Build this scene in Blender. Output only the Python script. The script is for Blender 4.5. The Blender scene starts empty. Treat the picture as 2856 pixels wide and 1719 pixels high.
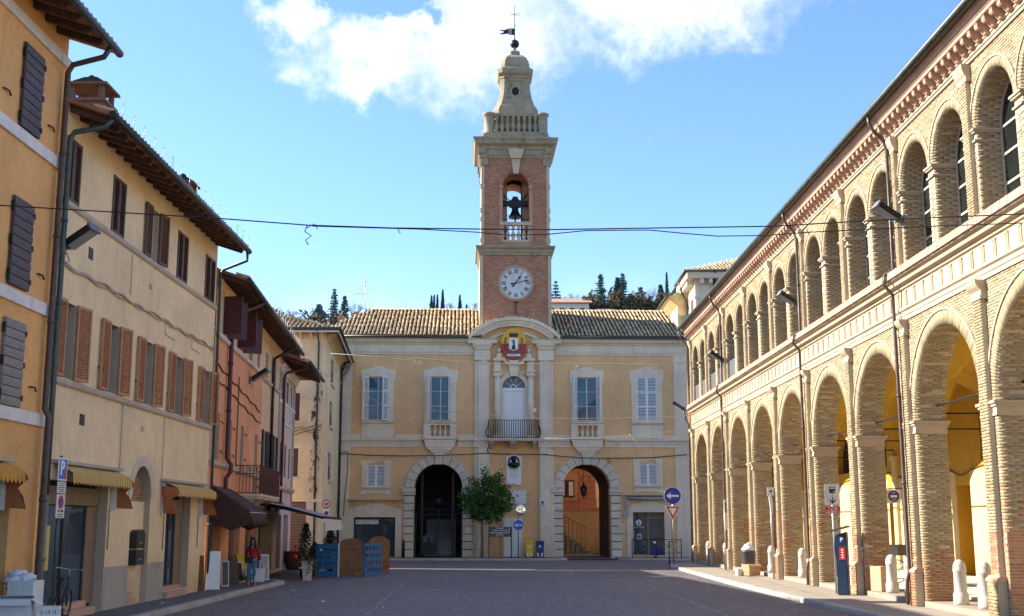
import bpy, bmesh, math, random
import numpy as np
from mathutils import Vector, Matrix, Euler
R_ = math.radians
random.seed(7)
rng = np.random.default_rng(7)
SC = bpy.context.scene
COL = SC.collection

# ---------------------------------------------------------------- camera
cam_d = bpy.data.cameras.new('camera')
cam = bpy.data.objects.new('camera', cam_d)
COL.objects.link(cam)
cam.location = (0, 0, 2.0)
cam.rotation_euler = (R_(90 + 10.2486), 0, 0)
cam_d.lens = 42.353
cam_d.sensor_width = 36
cam_d.clip_end = 3000
SC.camera = cam

# ---------------------------------------------------------------- sky, sun, exposure
SUN_D = Vector((1.65, -0.41, -1.0)).normalized()      # the way the light travels
SUN_EL = math.asin(-SUN_D.z)
SUN_AZ = math.atan2(-SUN_D.x, -SUN_D.y)               # from +Y towards +X
SKY_STRENGTH = 0.115
SUN_STRENGTH = 5.0
SC.view_settings.view_transform = 'Standard'
SC.view_settings.look = 'None'
SC.view_settings.gamma = 1.0
SC.view_settings.use_curve_mapping = False
SC.view_settings.exposure = 1.42

W = bpy.data.worlds.new('World')
SC.world = W
W.use_nodes = True
nt = W.node_tree
nt.nodes.clear()


class NT:
    """short-hand for building node trees"""
    def __init__(s, tree):
        s.t = tree

    def n(s, typ, **kw):
        nd = s.t.nodes.new(typ)
        for k, v in kw.items():
            setattr(nd, k, v)
        return nd

    def put(s, sock, v):
        if isinstance(v, bpy.types.NodeSocket):
            s.t.links.new(v, sock)
        elif v is not None:
            sock.default_value = v

    def m(s, op, a, b=None, c=None, clamp=False):
        nd = s.n('ShaderNodeMath', operation=op, use_clamp=clamp)
        for i, x in enumerate((a, b, c)):
            if x is not None:
                s.put(nd.inputs[i], x)
        return nd.outputs[0]

    def sstep(s, x, lo, hi):
        nd = s.n('ShaderNodeMapRange', interpolation_type='SMOOTHSTEP')
        s.put(nd.inputs[0], x)
        nd.inputs[1].default_value = lo
        nd.inputs[2].default_value = hi
        return nd.outputs[0]

    def noise(s, vec, scale, detail=3, rough=0.55, dist=0.0):
        nd = s.n('ShaderNodeTexNoise')
        if vec is not None:
            s.put(nd.inputs['Vector'], vec)
        nd.inputs['Scale'].default_value = scale
        nd.inputs['Detail'].default_value = detail
        nd.inputs['Roughness'].default_value = rough
        nd.inputs['Distortion'].default_value = dist
        return nd.outputs['Fac']

    def mix(s, f, a, b, blend='MIX'):
        nd = s.n('ShaderNodeMix', data_type='RGBA', blend_type=blend)
        s.put(nd.inputs[0], f)
        for sock, v in ((nd.inputs[6], a), (nd.inputs[7], b)):
            if isinstance(v, (tuple, list)) and len(v) == 3:
                v = (*v, 1)
            s.put(sock, v)
        return nd.outputs[2]

    def ramp(s, f, stops, interp='LINEAR'):
        nd = s.n('ShaderNodeValToRGB')
        cr = nd.color_ramp
        cr.interpolation = interp
        while len(cr.elements) < len(stops):
            cr.elements.new(0.5)
        for e, (p, c) in zip(cr.elements, stops):
            e.position = p
            e.color = (*c, 1) if len(c) == 3 else c
        s.put(nd.inputs[0], f)
        return nd.outputs[0]


def build_world():
    q = NT(nt)
    out = q.n('ShaderNodeOutputWorld')
    sky = q.n('ShaderNodeTexSky', sky_type='NISHITA')
    sky.sun_disc = False
    sky.sun_elevation = SUN_EL
    sky.sun_rotation = SUN_AZ
    sky.altitude = 100
    sky.air_density = 1.0
    sky.dust_density = 0.35
    sky.ozone_density = 2.6
    tc = q.n('ShaderNodeTexCoord')
    nrm = q.n('ShaderNodeVectorMath', operation='NORMALIZE')
    q.put(nrm.inputs[0], tc.outputs['Generated'])
    sep = q.n('ShaderNodeSeparateXYZ')
    q.put(sep.inputs[0], nrm.outputs[0])
    x, y, z = sep.outputs
    az = q.m('ARCTAN2', x, y)
    el = q.m('ARCSINE', z)
    n1 = q.noise(nrm.outputs[0], 9.0, 7, 0.6)
    w1 = q.noise(nrm.outputs[0], 13.0, 6, 0.62)
    off = q.n('ShaderNodeVectorMath', operation='ADD')
    q.put(off.inputs[0], nrm.outputs[0])
    off.inputs[1].default_value = (3.1, 1.7, 5.2)
    w2 = q.noise(off.outputs[0], 15.0, 6, 0.62)
    az = q.m('ADD', az, q.m('MULTIPLY', q.m('SUBTRACT', w1, 0.5), R_(11)))
    el0 = el
    el = q.m('ADD', el, q.m('MULTIPLY', q.m('SUBTRACT', w2, 0.5), R_(6.5)))
    n2 = q.noise(nrm.outputs[0], 26.0, 6, 0.62, 0.4)
    nz = q.m('ADD', q.m('MULTIPLY', q.m('SUBTRACT', n1, 0.5), 2.4), q.m('MULTIPLY', q.m('SUBTRACT', n2, 0.5), 1.5))

    def lobe(a0, e0, ra, re):
        u = q.m('DIVIDE', q.m('SUBTRACT', az, R_(a0)), R_(ra))
        v = q.m('DIVIDE', q.m('SUBTRACT', el, R_(e0)), R_(re))
        return q.m('SUBTRACT', 1.0, q.m('SQRT', q.m('ADD', q.m('MULTIPLY', u, u), q.m('MULTIPLY', v, v))))
    # the big cloud bank over the tower and its long tail to the right
    main = None
    for L in CLOUD_LOBES:
        l_ = lobe(*L)
        main = l_ if main is None else q.m('SMOOTH_MAX', main, l_, 0.35)
    hole = lobe(*CLOUD_HOLE)
    main = q.m('SUBTRACT', main, q.m('MULTIPLY', q.m('MAXIMUM', hole, 0.0), 2.0))
    d_main = q.sstep(q.m('ADD', q.m('MULTIPLY', main, 1.35), q.m('MULTIPLY', nz, 0.62)), -0.22, 1.15)
    d_main = q.m('MULTIPLY', d_main, q.m('MINIMUM', q.m('ADD', 0.22, q.m('MULTIPLY', n1, 1.35)), 1.0))
    # broken cloud over the rest of the sky, higher up and behind
    el = el0
    high = q.sstep(el, R_(28), R_(42))
    d_gen = q.m('MULTIPLY', q.sstep(q.m('ADD', q.noise(nrm.outputs[0], 2.6, 7, 0.58), 0.0), 0.50, 0.68), high)
    # thin haze veils low down
    low = q.m('MULTIPLY', q.sstep(q.m('SUBTRACT', 0.0, el), R_(-13), R_(-6)), q.sstep(n1, 0.47, 0.7))
    wisp = q.m('MULTIPLY', q.sstep(lobe(8.3, 17.6, 1.0, 1.7), -0.2, 1.0), q.sstep(n2, 0.45, 0.72))
    dens = q.m('MAXIMUM', q.m('MAXIMUM', d_main, d_gen), q.m('MAXIMUM', q.m('MULTIPLY', low, 0.55), q.m('MULTIPLY', wisp, 0.5)))
    dens = q.m('MINIMUM', dens, 1.0)
    shade = q.m('ADD', 0.62, q.m('MULTIPLY', w2, 0.75))
    ccol = q.n('ShaderNodeMix', data_type='RGBA', blend_type='MULTIPLY')
    ccol.inputs[0].default_value = 1.0
    ccol.inputs[6].default_value = (*CLOUD_COL, 1)
    q.put(ccol.inputs[7], shade)
    skyc = q.mix(1.0, sky.outputs[0], SKY_TINT, 'MULTIPLY')
    col = q.mix(dens, skyc, ccol.outputs[2])
    bg = q.n('ShaderNodeBackground')
    q.put(bg.inputs[0], col)
    bg.inputs[1].default_value = SKY_STRENGTH
    q.put(out.inputs[0], bg.outputs[0])


#            azimuth, elevation, half widths (degrees)
CLOUD_LOBES = [(-11.0, 23.6, 2.4, 2.0), (-7.2, 21.6, 4.2, 1.6), (-2.0, 23.0, 6.0, 3.4), (6.5, 25.0, 9.5, 2.8), (0.0, 28.5, 9.0, 3.6)]
CLOUD_HOLE = (-7.0, 25.3, 2.6, 2.2)
CLOUD_COL = (4.7, 4.75, 4.85)
SKY_TINT = (0.76, 0.875, 1.07)
build_world()

sun_d = bpy.data.lights.new('sun', 'SUN')
sun_d.energy = SUN_STRENGTH
sun_d.angle = R_(0.53)
sun_d.color = (1.0, 0.93, 0.82)
sun = bpy.data.objects.new('sun', sun_d)
COL.objects.link(sun)
sun.rotation_euler = SUN_D.to_track_quat('-Z', 'Y').to_euler()
sun.location = (-40, 30, 50)


# ---------------------------------------------------------------- objects: helpers
def tag(o, label=None, cat=None, group=None, kind=None):
    for k, v in (('label', label), ('category', cat), ('group', group), ('kind', kind)):
        if v is not None:
            o[k] = v
    return o


def thing(name, label, cat, loc=(0, 0, 0), rz=0.0, group=None):
    o = bpy.data.objects.new(name, None)
    COL.objects.link(o)
    o.empty_display_size = 0.2
    o.location = loc
    o.rotation_euler = (0, 0, rz)
    return tag(o, label, cat, group)


def put(name, me, parent=None, loc=None, rot=None, scale=None, kind=None, label=None):
    o = bpy.data.objects.new(name, me)
    COL.objects.link(o)
    if parent is not None:
        o.parent = parent
    if loc is not None:
        o.location = loc
    if rot is not None:
        o.rotation_euler = rot
    if scale is not None:
        o.scale = scale
    return tag(o, label, kind=kind)


def copy_tree(o, parent=None):
    c = o.copy()
    COL.objects.link(c)
    if parent is not None:
        c.parent = parent
    for ch in list(o.children):
        copy_tree(ch, c)
    return c


class MB:
    """collects shapes and links them as ONE mesh"""
    def __init__(s):
        s.v, s.f, s.mi, s.sm = [], [], [], []

    def add(s, vs, fs, mi=0, smooth=False):
        b = len(s.v)
        s.v.extend([tuple(p) for p in vs])
        for f in fs:
            s.f.append([i + b for i in f])
            s.mi.append(mi)
            s.sm.append(smooth)
        return s

    def quad(s, a, b, c, d, mi=0):
        return s.add([a, b, c, d], [(0, 1, 2, 3)], mi)

    def box(s, x0, x1, y0, y1, z0, z1, mi=0, M=None):
        vs = [(x0, y0, z0), (x1, y0, z0), (x1, y1, z0), (x0, y1, z0), (x0, y0, z1), (x1, y0, z1), (x1, y1, z1), (x0, y1, z1)]
        if M is not None:
            vs = [M @ Vector(p) for p in vs]
        return s.add(vs, [(0, 3, 2, 1), (4, 5, 6, 7), (0, 1, 5, 4), (1, 2, 6, 5), (2, 3, 7, 6), (3, 0, 4, 7)], mi)

    def prism(s, poly, d0, d1, axis='y', mi=0, M=None, smooth=False):
        """poly: 2-D outline (xz for axis y, yz for axis x, xy for axis z)"""
        n = len(poly)

        def P(p, d):
            return {'y': (p[0], d, p[1]), 'x': (d, p[0], p[1]), 'z': (p[0], p[1], d)}[axis]
        vs = [P(p, d0) for p in poly] + [P(p, d1) for p in poly]
        if M is not None:
            vs = [M @ Vector(p) for p in vs]
        fs = [tuple(range(n))[::-1], tuple(range(n, 2 * n))] + [(i, (i + 1) % n, n + (i + 1) % n, n + i) for i in range(n)]
        return s.add(vs, fs, mi, smooth)

    def tube(s, pts, r, n=8, mi=0, cap=True, smooth=True):
        pts = [Vector(p) for p in pts]
        k = len(pts)
        rs = r if isinstance(r, (list, tuple)) else [r] * k
        vs, up = [], None
        for i, p in enumerate(pts):
            t = (pts[min(i + 1, k - 1)] - pts[max(i - 1, 0)]).normalized()
            if up is None:
                up = Vector((0, 0, 1)) if abs(t.z) < 0.9 else Vector((1, 0, 0))
            a = t.cross(up).normalized()
            b = a.cross(t).normalized()
            up = b
            for j in range(n):
                w = 2 * math.pi * j / n
                vs.append(p + (a * math.cos(w) + b * math.sin(w)) * rs[i])
        fs = []
        for i in range(k - 1):
            for j in range(n):
                j2 = (j + 1) % n
                fs.append((i * n + j, i * n + j2, (i + 1) * n + j2, (i + 1) * n + j))
        s.add(vs, fs, mi, smooth)
        if cap:
            s.add(vs[:n], [tuple(range(n))[::-1]], mi)
            s.add(vs[-n:], [tuple(range(n))], mi)
        return s

    def lathe(s, prof, c=(0, 0, 0), n=16, mi=0, smooth=True, cap=True, rot0=0.0, M=None):
        vs = []
        for r, z in prof:
            for j in range(n):
                w = 2 * math.pi * j / n + rot0
                p = (c[0] + r * math.cos(w), c[1] + r * math.sin(w), c[2] + z)
                vs.append(M @ Vector(p) if M is not None else p)
        fs = []
        for i in range(len(prof) - 1):
            for j in range(n):
                j2 = (j + 1) % n
                fs.append((i * n + j, i * n + j2, (i + 1) * n + j2, (i + 1) * n + j))
        s.add(vs, fs, mi, smooth)
        if cap:
            s.add(vs[:n], [tuple(range(n))[::-1]], mi)
            s.add(vs[-n:], [tuple(range(n))], mi)
        return s

    def sphere(s, c, r, n=12, m=8, mi=0, sc=(1, 1, 1)):
        prof = [(max(1e-4, math.sin(math.pi * i / m)) * r, -math.cos(math.pi * i / m) * r) for i in range(m + 1)]
        vs, fs = [], []
        for rr, z in prof:
            for j in range(n):
                w = 2 * math.pi * j / n
                vs.append((c[0] + rr * math.cos(w) * sc[0], c[1] + rr * math.sin(w) * sc[1], c[2] + z * sc[2]))
        for i in range(m):
            for j in range(n):
                j2 = (j + 1) % n
                fs.append((i * n + j, i * n + j2, (i + 1) * n + j2, (i + 1) * n + j))
        return s.add(vs, fs, mi, True)

    def profile(s, prof, x0, x1, mi=0, cap=True):
        """moulding: outline of (y, z) swept along x"""
        return s.prism(prof, x0, x1, 'x', mi)

    def mesh(s, name, mats, fix=True):
        me = bpy.data.meshes.new(name)
        me.from_pydata(s.v, [], s.f)
        for m_ in (mats if isinstance(mats, (list, tuple)) else [mats]):
            me.materials.append(m_)
        me.polygons.foreach_set('material_index', s.mi)
        me.polygons.foreach_set('use_smooth', s.sm)
        if fix and len(s.f) < 20000:
            bm = bmesh.new()
            bm.from_mesh(me)
            bmesh.ops.remove_doubles(bm, verts=bm.verts, dist=1e-5)
            bmesh.ops.recalc_face_normals(bm, faces=bm.faces)
            bm.to_mesh(me)
            bm.free()
        me.update()
        return me

    def clusters(s, gap=0.02):
        """islands of faces, joined when their boxes touch"""
        n = len(s.v)
        up = list(range(n))

        def find(i):
            while up[i] != i:
                up[i] = up[up[i]]
                i = up[i]
            return i
        for f in s.f:
            a = find(f[0])
            for k in f[1:]:
                up[find(k)] = a
        isl = {}
        for i, f in enumerate(s.f):
            isl.setdefault(find(f[0]), []).append(i)
        if len(isl) == 1 or len(isl) > 400:
            return [list(range(len(s.f)))]
        boxes = []
        for fs in isl.values():
            pts = np.array([s.v[k] for i in fs for k in s.f[i]])
            boxes.append((pts.min(0) - gap, pts.max(0) + gap))
        m_ = len(boxes)
        g = list(range(m_))

        def fg(i):
            while g[i] != i:
                i = g[i]
            return i
        for i in range(m_):
            for j in range(i + 1, m_):
                if np.all(boxes[i][0] < boxes[j][1]) and np.all(boxes[j][0] < boxes[i][1]):
                    g[fg(j)] = fg(i)
        out = {}
        for i, fs in enumerate(isl.values()):
            out.setdefault(fg(i), []).extend(fs)
        return list(out.values())

    def build(s, name, mats, parent=None, kind=None, label=None, split=True, **kw):
        if kind is None and split and parent is not None:
            cl = s.clusters()
            if len(cl) > 1:
                last = None
                for fs in cl:
                    t = MB()
                    ids = {}
                    for i in fs:
                        t.f.append([ids.setdefault(k, len(ids)) for k in s.f[i]])
                        t.mi.append(s.mi[i])
                        t.sm.append(s.sm[i])
                    t.v = [s.v[k] for k in ids]
                    last = put(name, t.mesh(name, mats), parent, kind=kind, label=label, **kw)
                return last
        return put(name, s.mesh(name, mats), parent, kind=kind, label=label, **kw)


def arc(cx, cz, r, a0, a1, n, rz=None):
    rz = r if rz is None else rz
    return [(cx + r * math.cos(R_(a0 + (a1 - a0) * i / n)), cz + rz * math.sin(R_(a0 + (a1 - a0) * i / n))) for i in range(n + 1)]


def ring(mb, cx, cz, r0, r1, a0, a1, n, y0, y1, mi=0):
    """an arched band of constant thickness"""
    o, i_ = arc(cx, cz, r1, a0, a1, n), arc(cx, cz, r0, a0, a1, n)
    vs = []
    for p, q in zip(o, i_):
        vs += [(p[0], y0, p[1]), (q[0], y0, q[1]), (q[0], y1, q[1]), (p[0], y1, p[1])]
    fs = [(0, 1, 2, 3), (4 * n + 3, 4 * n + 2, 4 * n + 1, 4 * n)]
    for k in range(n):
        a, b = 4 * k, 4 * k + 4
        for e in range(4):
            f = (e + 1) % 4
            fs.append((a + e, b + e, b + f, a + f))
    mb.add(vs, fs, mi)


def wall(mb, x0, x1, z0, z1, ops=(), y=0.0, depth=0.25, mi=0, mir=None, seg=20):
    """front sheet of a wall with real openings and their reveals.
    ops: dict(x0,x1,z0,z1[,arch][,depth])   z1 is the springing when arch"""
    mir = mi if mir is None else mir
    xs, zs = {x0, x1}, {z0, z1}
    for o in ops:
        xs |= {o['x0'], o['x1']}
        top = o['z1'] + ((o['x1'] - o['x0']) / 2 if o.get('arch') else 0)
        o['top'] = top
        zs |= {o['z0'], top}
    xs = sorted(v for v in xs if x0 <= v <= x1)
    zs = sorted(v for v in zs if z0 <= v <= z1)
    for i in range(len(xs) - 1):
        for j in range(len(zs) - 1):
            cx, cz = (xs[i] + xs[i + 1]) / 2, (zs[j] + zs[j + 1]) / 2
            if any(o['x0'] < cx < o['x1'] and o['z0'] < cz < o['top'] for o in ops):
                continue
            mb.quad((xs[i], y, zs[j]), (xs[i + 1], y, zs[j]), (xs[i + 1], y, zs[j + 1]), (xs[i], y, zs[j + 1]), mi)
    for o in ops:
        d = y + o.get('depth', depth)
        a, b, c, e = o['x0'], o['x1'], o['z0'], o['z1']
        if o.get('arch'):
            r = (b - a) / 2
            cx = (a + b) / 2
            A = arc(cx, e, r, 180, 0, seg)
            h = seg // 2
            for k in range(h):
                p, q = A[k], A[k + 1]
                mb.quad((p[0], y, p[1]), (q[0], y, q[1]), (q[0], y, e + r), (p[0], y, e + r), mi)
            for k in range(h, seg):
                p, q = A[k], A[k + 1]
                mb.quad((p[0], y, p[1]), (q[0], y, q[1]), (q[0], y, e + r), (p[0], y, e + r), mi)
            for k in range(seg):
                p, q = A[k], A[k + 1]
                mb.quad((p[0], y, p[1]), (q[0], y, q[1]), (q[0], d, q[1]), (p[0], d, p[1]), mir)
        else:
            mb.quad((a, y, e), (b, y, e), (b, d, e), (a, d, e), mir)
        mb.quad((a, y, c), (a, y, e), (a, d, e), (a, d, c), mir)
        mb.quad((b, y, c), (b, y, e), (b, d, e), (b, d, c), mir)
        if c > z0 + 1e-6 or o.get('floor'):
            mb.quad((a, y, c), (b, y, c), (b, d, c), (a, d, c), mir)


def text_mb(body, size, mb=None, M=None, depth=0.004, mi=0, align='CENTER', bold=0.0):
    cu = bpy.data.curves.new('lettering', 'FONT')
    cu.body = body
    cu.size = size
    cu.align_x = align
    cu.align_y = 'CENTER'
    cu.extrude = depth
    cu.offset = bold
    cu.resolution_u = 3
    ob = bpy.data.objects.new('lettering', cu)
    COL.objects.link(ob)
    dg = bpy.context.evaluated_depsgraph_get()
    ev = ob.evaluated_get(dg)
    me = ev.to_mesh()
    vs = [v.co.copy() for v in me.vertices]
    fs = [tuple(p.vertices) for p in me.polygons]
    ev.to_mesh_clear()
    bpy.data.objects.remove(ob)
    bpy.data.curves.remove(cu)
    mb = mb or MB()
    M = M or Matrix()
    return mb.add([M @ v for v in vs], fs, mi)


def upright(x, y, z, rz=0.0):
    """stand lettering up, facing local -y"""
    return Matrix.Translation((x, y, z)) @ Matrix.Rotation(rz, 4, 'Z') @ Matrix.Rotation(R_(90), 4, 'X')


def pieces(name, meshes, parent, places, cap=300, stuff_mats=None):
    """alike pieces: the first `cap` are parts of their own, the rest one joined part.
    places: (loc, rot, scale) in the parent's space, largest in view first"""
    ms = meshes if isinstance(meshes, (list, tuple)) else [meshes]
    for i, (l, r, sc) in enumerate(places[:cap]):
        put(name, ms[i % len(ms)], parent, l, r, sc)
    rest = places[cap:]
    if rest:
        vs, fs, b = [], [], 0
        base = [([v.co.copy() for v in m_.vertices], [tuple(p.vertices) for p in m_.polygons]) for m_ in ms]
        for i, (l, r, sc) in enumerate(rest):
            M = Matrix.LocRotScale(Vector(l), Euler(r or (0, 0, 0)), Vector(sc or (1, 1, 1)))
            bv, bf = base[i % len(base)]
            vs.extend(M @ v for v in bv)
            fs.extend(tuple(k + b for k in f) for f in bf)
            b += len(bv)
        me = bpy.data.meshes.new(name + 's')
        me.from_pydata(vs, [], fs)
        me.materials.append(ms[0].materials[0])
        rn = me.attributes.new('rnd', 'FLOAT', 'FACE')
        k = len(ms[0].polygons)
        vals = np.repeat(rng.random(len(rest)), [len(base[i % len(base)][1]) for i in range(len(rest))])
        rn.data.foreach_set('value', vals.astype(np.float32))
        me.update()
        put(name + 's', me, parent, kind='stuff')
# ---------------------------------------------------------------- materials
def new_mat(name):
    m_ = bpy.data.materials.new(name)
    m_.use_nodes = True
    q = NT(m_.node_tree)
    b = m_.node_tree.nodes['Principled BSDF']
    return m_, q, b


def pos(q, sc=(1, 1, 1)):
    g = q.n('ShaderNodeNewGeometry')
    mp = q.n('ShaderNodeMapping')
    mp.inputs['Scale'].default_value = sc
    q.put(mp.inputs[0], g.outputs['Position'])
    return mp.outputs[0]


def bump(q, b, h, strength, dist=0.02):
    bn = q.n('ShaderNodeBump')
    bn.inputs['Strength'].default_value = strength
    bn.inputs['Distance'].default_value = dist
    q.put(bn.inputs['Height'], h)
    q.put(b.inputs['Normal'], bn.outputs[0])


def plain(name, col, rough=0.6, metal=0.0, var=0.12, scale=6.0, bmp=0.0, spec=0.5):
    m_, q, b = new_mat(name)
    n = q.noise(pos(q), scale, 4)
    lo = tuple(c * (1 - var) for c in col)
    hi = tuple(min(1, c * (1 + var)) for c in col)
    q.put(b.inputs['Base Color'], q.ramp(n, [(0.3, lo), (0.7, hi)]))
    b.inputs['Roughness'].default_value = rough
    b.inputs['Metallic'].default_value = metal
    b.inputs['Specular IOR Level'].default_value = spec
    if bmp:
        bump(q, b, q.noise(pos(q), scale * 8, 3), bmp, 0.01)
    return m_


def stucco(name, col, stain=(0.35, 0.27, 0.17), amt=0.35, damp=0.0, streak=0.3):
    """painted render: blotches, rain streaks, patches and a trowelled surface"""
    m_, q, b = new_mat(name)
    p = pos(q)
    n1 = q.noise(p, 0.55, 5, 0.6)
    n2 = q.noise(p, 4.5, 5, 0.6)
    ns = q.noise(pos(q, (2.2, 2.2, 0.16)), 1.6, 5, 0.65)
    lo = tuple(c * 0.80 for c in col)
    hi = tuple(min(1, c * 1.10) for c in col)
    c1 = q.ramp(q.m('ADD', q.m('MULTIPLY', n1, 0.65), q.m('MULTIPLY', n2, 0.35)), [(0.33, lo), (0.66, hi)])
    c2 = q.mix(q.m('MULTIPLY', q.sstep(ns, 0.52, 0.78), streak * 1.25), c1, stain)
    n4 = q.noise(p, 1.3, 7, 0.7)
    c3 = q.mix(q.m('MULTIPLY', q.sstep(n4, 0.58, 0.72), amt * 1.2), c2, stain)
    if damp:
        z = q.n('ShaderNodeSeparateXYZ')
        q.put(z.inputs[0], p)
        f = q.m('MULTIPLY', q.sstep(q.m('SUBTRACT', q.m('MULTIPLY', n2, 1.6), z.outputs[2]), -0.9, 0.6), damp)
        c3 = q.mix(f, c3, tuple(c * 0.6 for c in stain))
    q.put(b.inputs['Base Color'], c3)
    b.inputs['Roughness'].default_value = 0.9
    b.inputs['Specular IOR Level'].default_value = 0.2
    bump(q, b, q.m('ADD', q.noise(p, 38, 4), q.m('MULTIPLY', q.noise(p, 5, 3), 1.2)), 0.35, 0.012)
    return m_


def stone(name, col, dark=(0.10, 0.09, 0.07), amt=0.5, moss=0.0):
    m_, q, b = new_mat(name)
    p = pos(q)
    n = q.noise(p, 3.0, 7, 0.65)
    c = q.ramp(q.noise(p, 1.1, 4), [(0.3, tuple(x * 0.82 for x in col)), (0.7, tuple(min(1, x * 1.08) for x in col))])
    c = q.mix(q.m('MULTIPLY', q.sstep(n, 0.54, 0.72), amt), c, dark)
    if moss:
        c = q.mix(q.m('MULTIPLY', q.sstep(q.noise(p, 1.9, 6, 0.7), 0.5, 0.66), moss), c, (0.17, 0.15, 0.05))
    q.put(b.inputs['Base Color'], c)
    b.inputs['Roughness'].default_value = 0.85
    b.inputs['Specular IOR Level'].default_value = 0.25
    bump(q, b, q.noise(p, 22, 5, 0.65), 0.4, 0.015)
    return m_


def by_rnd(name, stops, rough=0.85, fine=18.0, bmp=0.4, weather=None, attr=True):
    """pieces (bricks, tiles): one tone per piece, from a stored number or the object's own"""
    m_, q, b = new_mat(name)
    at = q.n('ShaderNodeAttribute', attribute_name='rnd')
    oi = q.n('ShaderNodeObjectInfo')
    f = q.m('FRACT', q.m('ADD', at.outputs['Fac'], oi.outputs['Random']))
    p = pos(q)
    c = q.ramp(f, stops)
    c = q.mix(q.m('MULTIPLY', q.sstep(q.noise(p, fine, 4), 0.45, 0.75), 0.18), c, tuple(x * 0.6 for x in stops[0][1]))
    if weather:
        colw, sc, lo, hi, amt = weather
        c = q.mix(q.m('MULTIPLY', q.sstep(q.noise(p, sc, 6, 0.65), lo, hi), amt), c, colw)
    q.put(b.inputs['Base Color'], c)
    b.inputs['Roughness'].default_value = rough
    b.inputs['Specular IOR Level'].default_value = 0.2
    bump(q, b, q.noise(p, fine * 3, 4), bmp, 0.008)
    return m_


def brick_mat(name, stops, mortar, low_red=None):
    m_ = by_rnd(name, stops, weather=((0.26, 0.20, 0.13), 0.7, 0.5, 0.75, 0.4))
    if low_red:
        q = NT(m_.node_tree)
        b = m_.node_tree.nodes['Principled BSDF']
        src = b.inputs['Base Color'].links[0].from_socket
        p = pos(q)
        z = q.n('ShaderNodeSeparateXYZ')
        q.put(z.inputs[0], p)
        at = q.n('ShaderNodeAttribute', attribute_name='rnd')
        oi = q.n('ShaderNodeObjectInfo')
        own = q.m('FRACT', q.m('MULTIPLY', q.m('ADD', at.outputs['Fac'], oi.outputs['Random']), 7.3))
        f = q.sstep(q.m('ADD', q.m('SUBTRACT', 2.3, z.outputs[2]), q.m('MULTIPLY', q.m('SUBTRACT', own, 0.5), 2.8)), -0.2, 1.1)
        f = q.m('MULTIPLY', f, q.sstep(q.noise(p, 0.5, 3), 0.38, 0.56))
        q.put(b.inputs['Base Color'], q.mix(q.m('MULTIPLY', f, 0.8), src, low_red))
    return m_


def glass(name, tint=(0.03, 0.04, 0.05)):
    m_, q, b = new_mat(name)
    q.put(b.inputs['Base Color'], q.ramp(q.noise(pos(q), 0.8, 3), [(0.3, tint), (0.7, tuple(c * 2.2 for c in tint))]))
    b.inputs['Roughness'].default_value = 0.04
    b.inputs['Specular IOR Level'].default_value = 0.5
    bump(q, b, q.noise(pos(q), 1.2, 2), 0.09, 0.04)
    return m_


def paving():
    """worn porphyry setts laid in fans, with tar-dark joints, wheel tracks and dust"""
    m_, q, b = new_mat('porphyry_setts')
    p = pos(q)
    v = q.n('ShaderNodeTexVoronoi', feature='F1')
    wob = q.n('ShaderNodeVectorMath', operation='ADD')
    q.put(wob.inputs[0], p)
    nn = q.n('ShaderNodeTexNoise')
    nn.inputs['Scale'].default_value = 0.7
    q.put(nn.inputs['Vector'], p)
    q.put(wob.inputs[1], nn.outputs['Color'])
    q.put(v.inputs['Vector'], wob.outputs[0])
    v.inputs['Scale'].default_value = 9.0
    v.inputs['Randomness'].default_value = 0.55
    e = q.n('ShaderNodeTexVoronoi', feature='DISTANCE_TO_EDGE')
    q.put(e.inputs['Vector'], wob.outputs[0])
    e.inputs['Scale'].default_value = 9.0
    e.inputs['Randomness'].default_value = 0.55
    sepc = q.n('ShaderNodeSeparateColor')
    q.put(sepc.inputs[0], v.outputs['Color'])
    base = q.ramp(sepc.outputs[0], [(0.0, (0.125, 0.105, 0.102)), (0.35, (0.18, 0.15, 0.145)), (0.7, (0.22, 0.18, 0.17)), (1.0, (0.27, 0.24, 0.23))])
    joint = q.sstep(e.outputs['Distance'], 0.02, 0.10)
    c = q.mix(joint, (0.06, 0.053, 0.052), base)
    big = q.noise(p, 0.16, 5, 0.6)
    c = q.mix(q.m('MULTIPLY', q.sstep(big, 0.42, 0.62), 0.6), c, (0.125, 0.11, 0.108))
    tracks = q.noise(pos(q, (0.25, 0.9, 1)), 0.9, 5, 0.65)
    c = q.mix(q.m('MULTIPLY', q.sstep(tracks, 0.56, 0.74), 0.45), c, (0.25, 0.225, 0.22))
    q.put(b.inputs['Base Color'], c)
    b.inputs['Roughness'].default_value = 0.62
    b.inputs['Specular IOR Level'].default_value = 0.35
    bump(q, b, q.m('ADD', joint, q.m('MULTIPLY', q.noise(p, 40, 3), 0.3)), 0.5, 0.012)
    return m_


M_ = {}
M_['paving'] = paving()
M_['asphalt'] = stone('sidewalk_asphalt', (0.14, 0.13, 0.125), (0.07, 0.065, 0.06), 0.5)
M_['walk'] = stone('sun_toned_walk', (0.33, 0.275, 0.21), (0.19, 0.16, 0.125), 0.5)  # lighter, warmer pavement copy: sunlight is put into its colour
M_['kerb'] = stone('kerb_granite', (0.40, 0.37, 0.32), (0.16, 0.14, 0.12), 0.5)
M_['ochre'] = stucco('ochre_render', (0.79, 0.42, 0.155), (0.48, 0.26, 0.10), 0.3, damp=0.3)
M_['cream'] = stucco('cream_render', (0.84, 0.635, 0.375), (0.45, 0.31, 0.18), 0.25, damp=0.4, streak=0.2)
M_['salmon'] = stucco('salmon_render', (0.76, 0.335, 0.175), (0.45, 0.22, 0.12), 0.25, damp=0.35)
M_['buff'] = stucco('buff_render', (0.76, 0.53, 0.31), (0.40, 0.29, 0.18), 0.3, damp=0.4)
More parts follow.
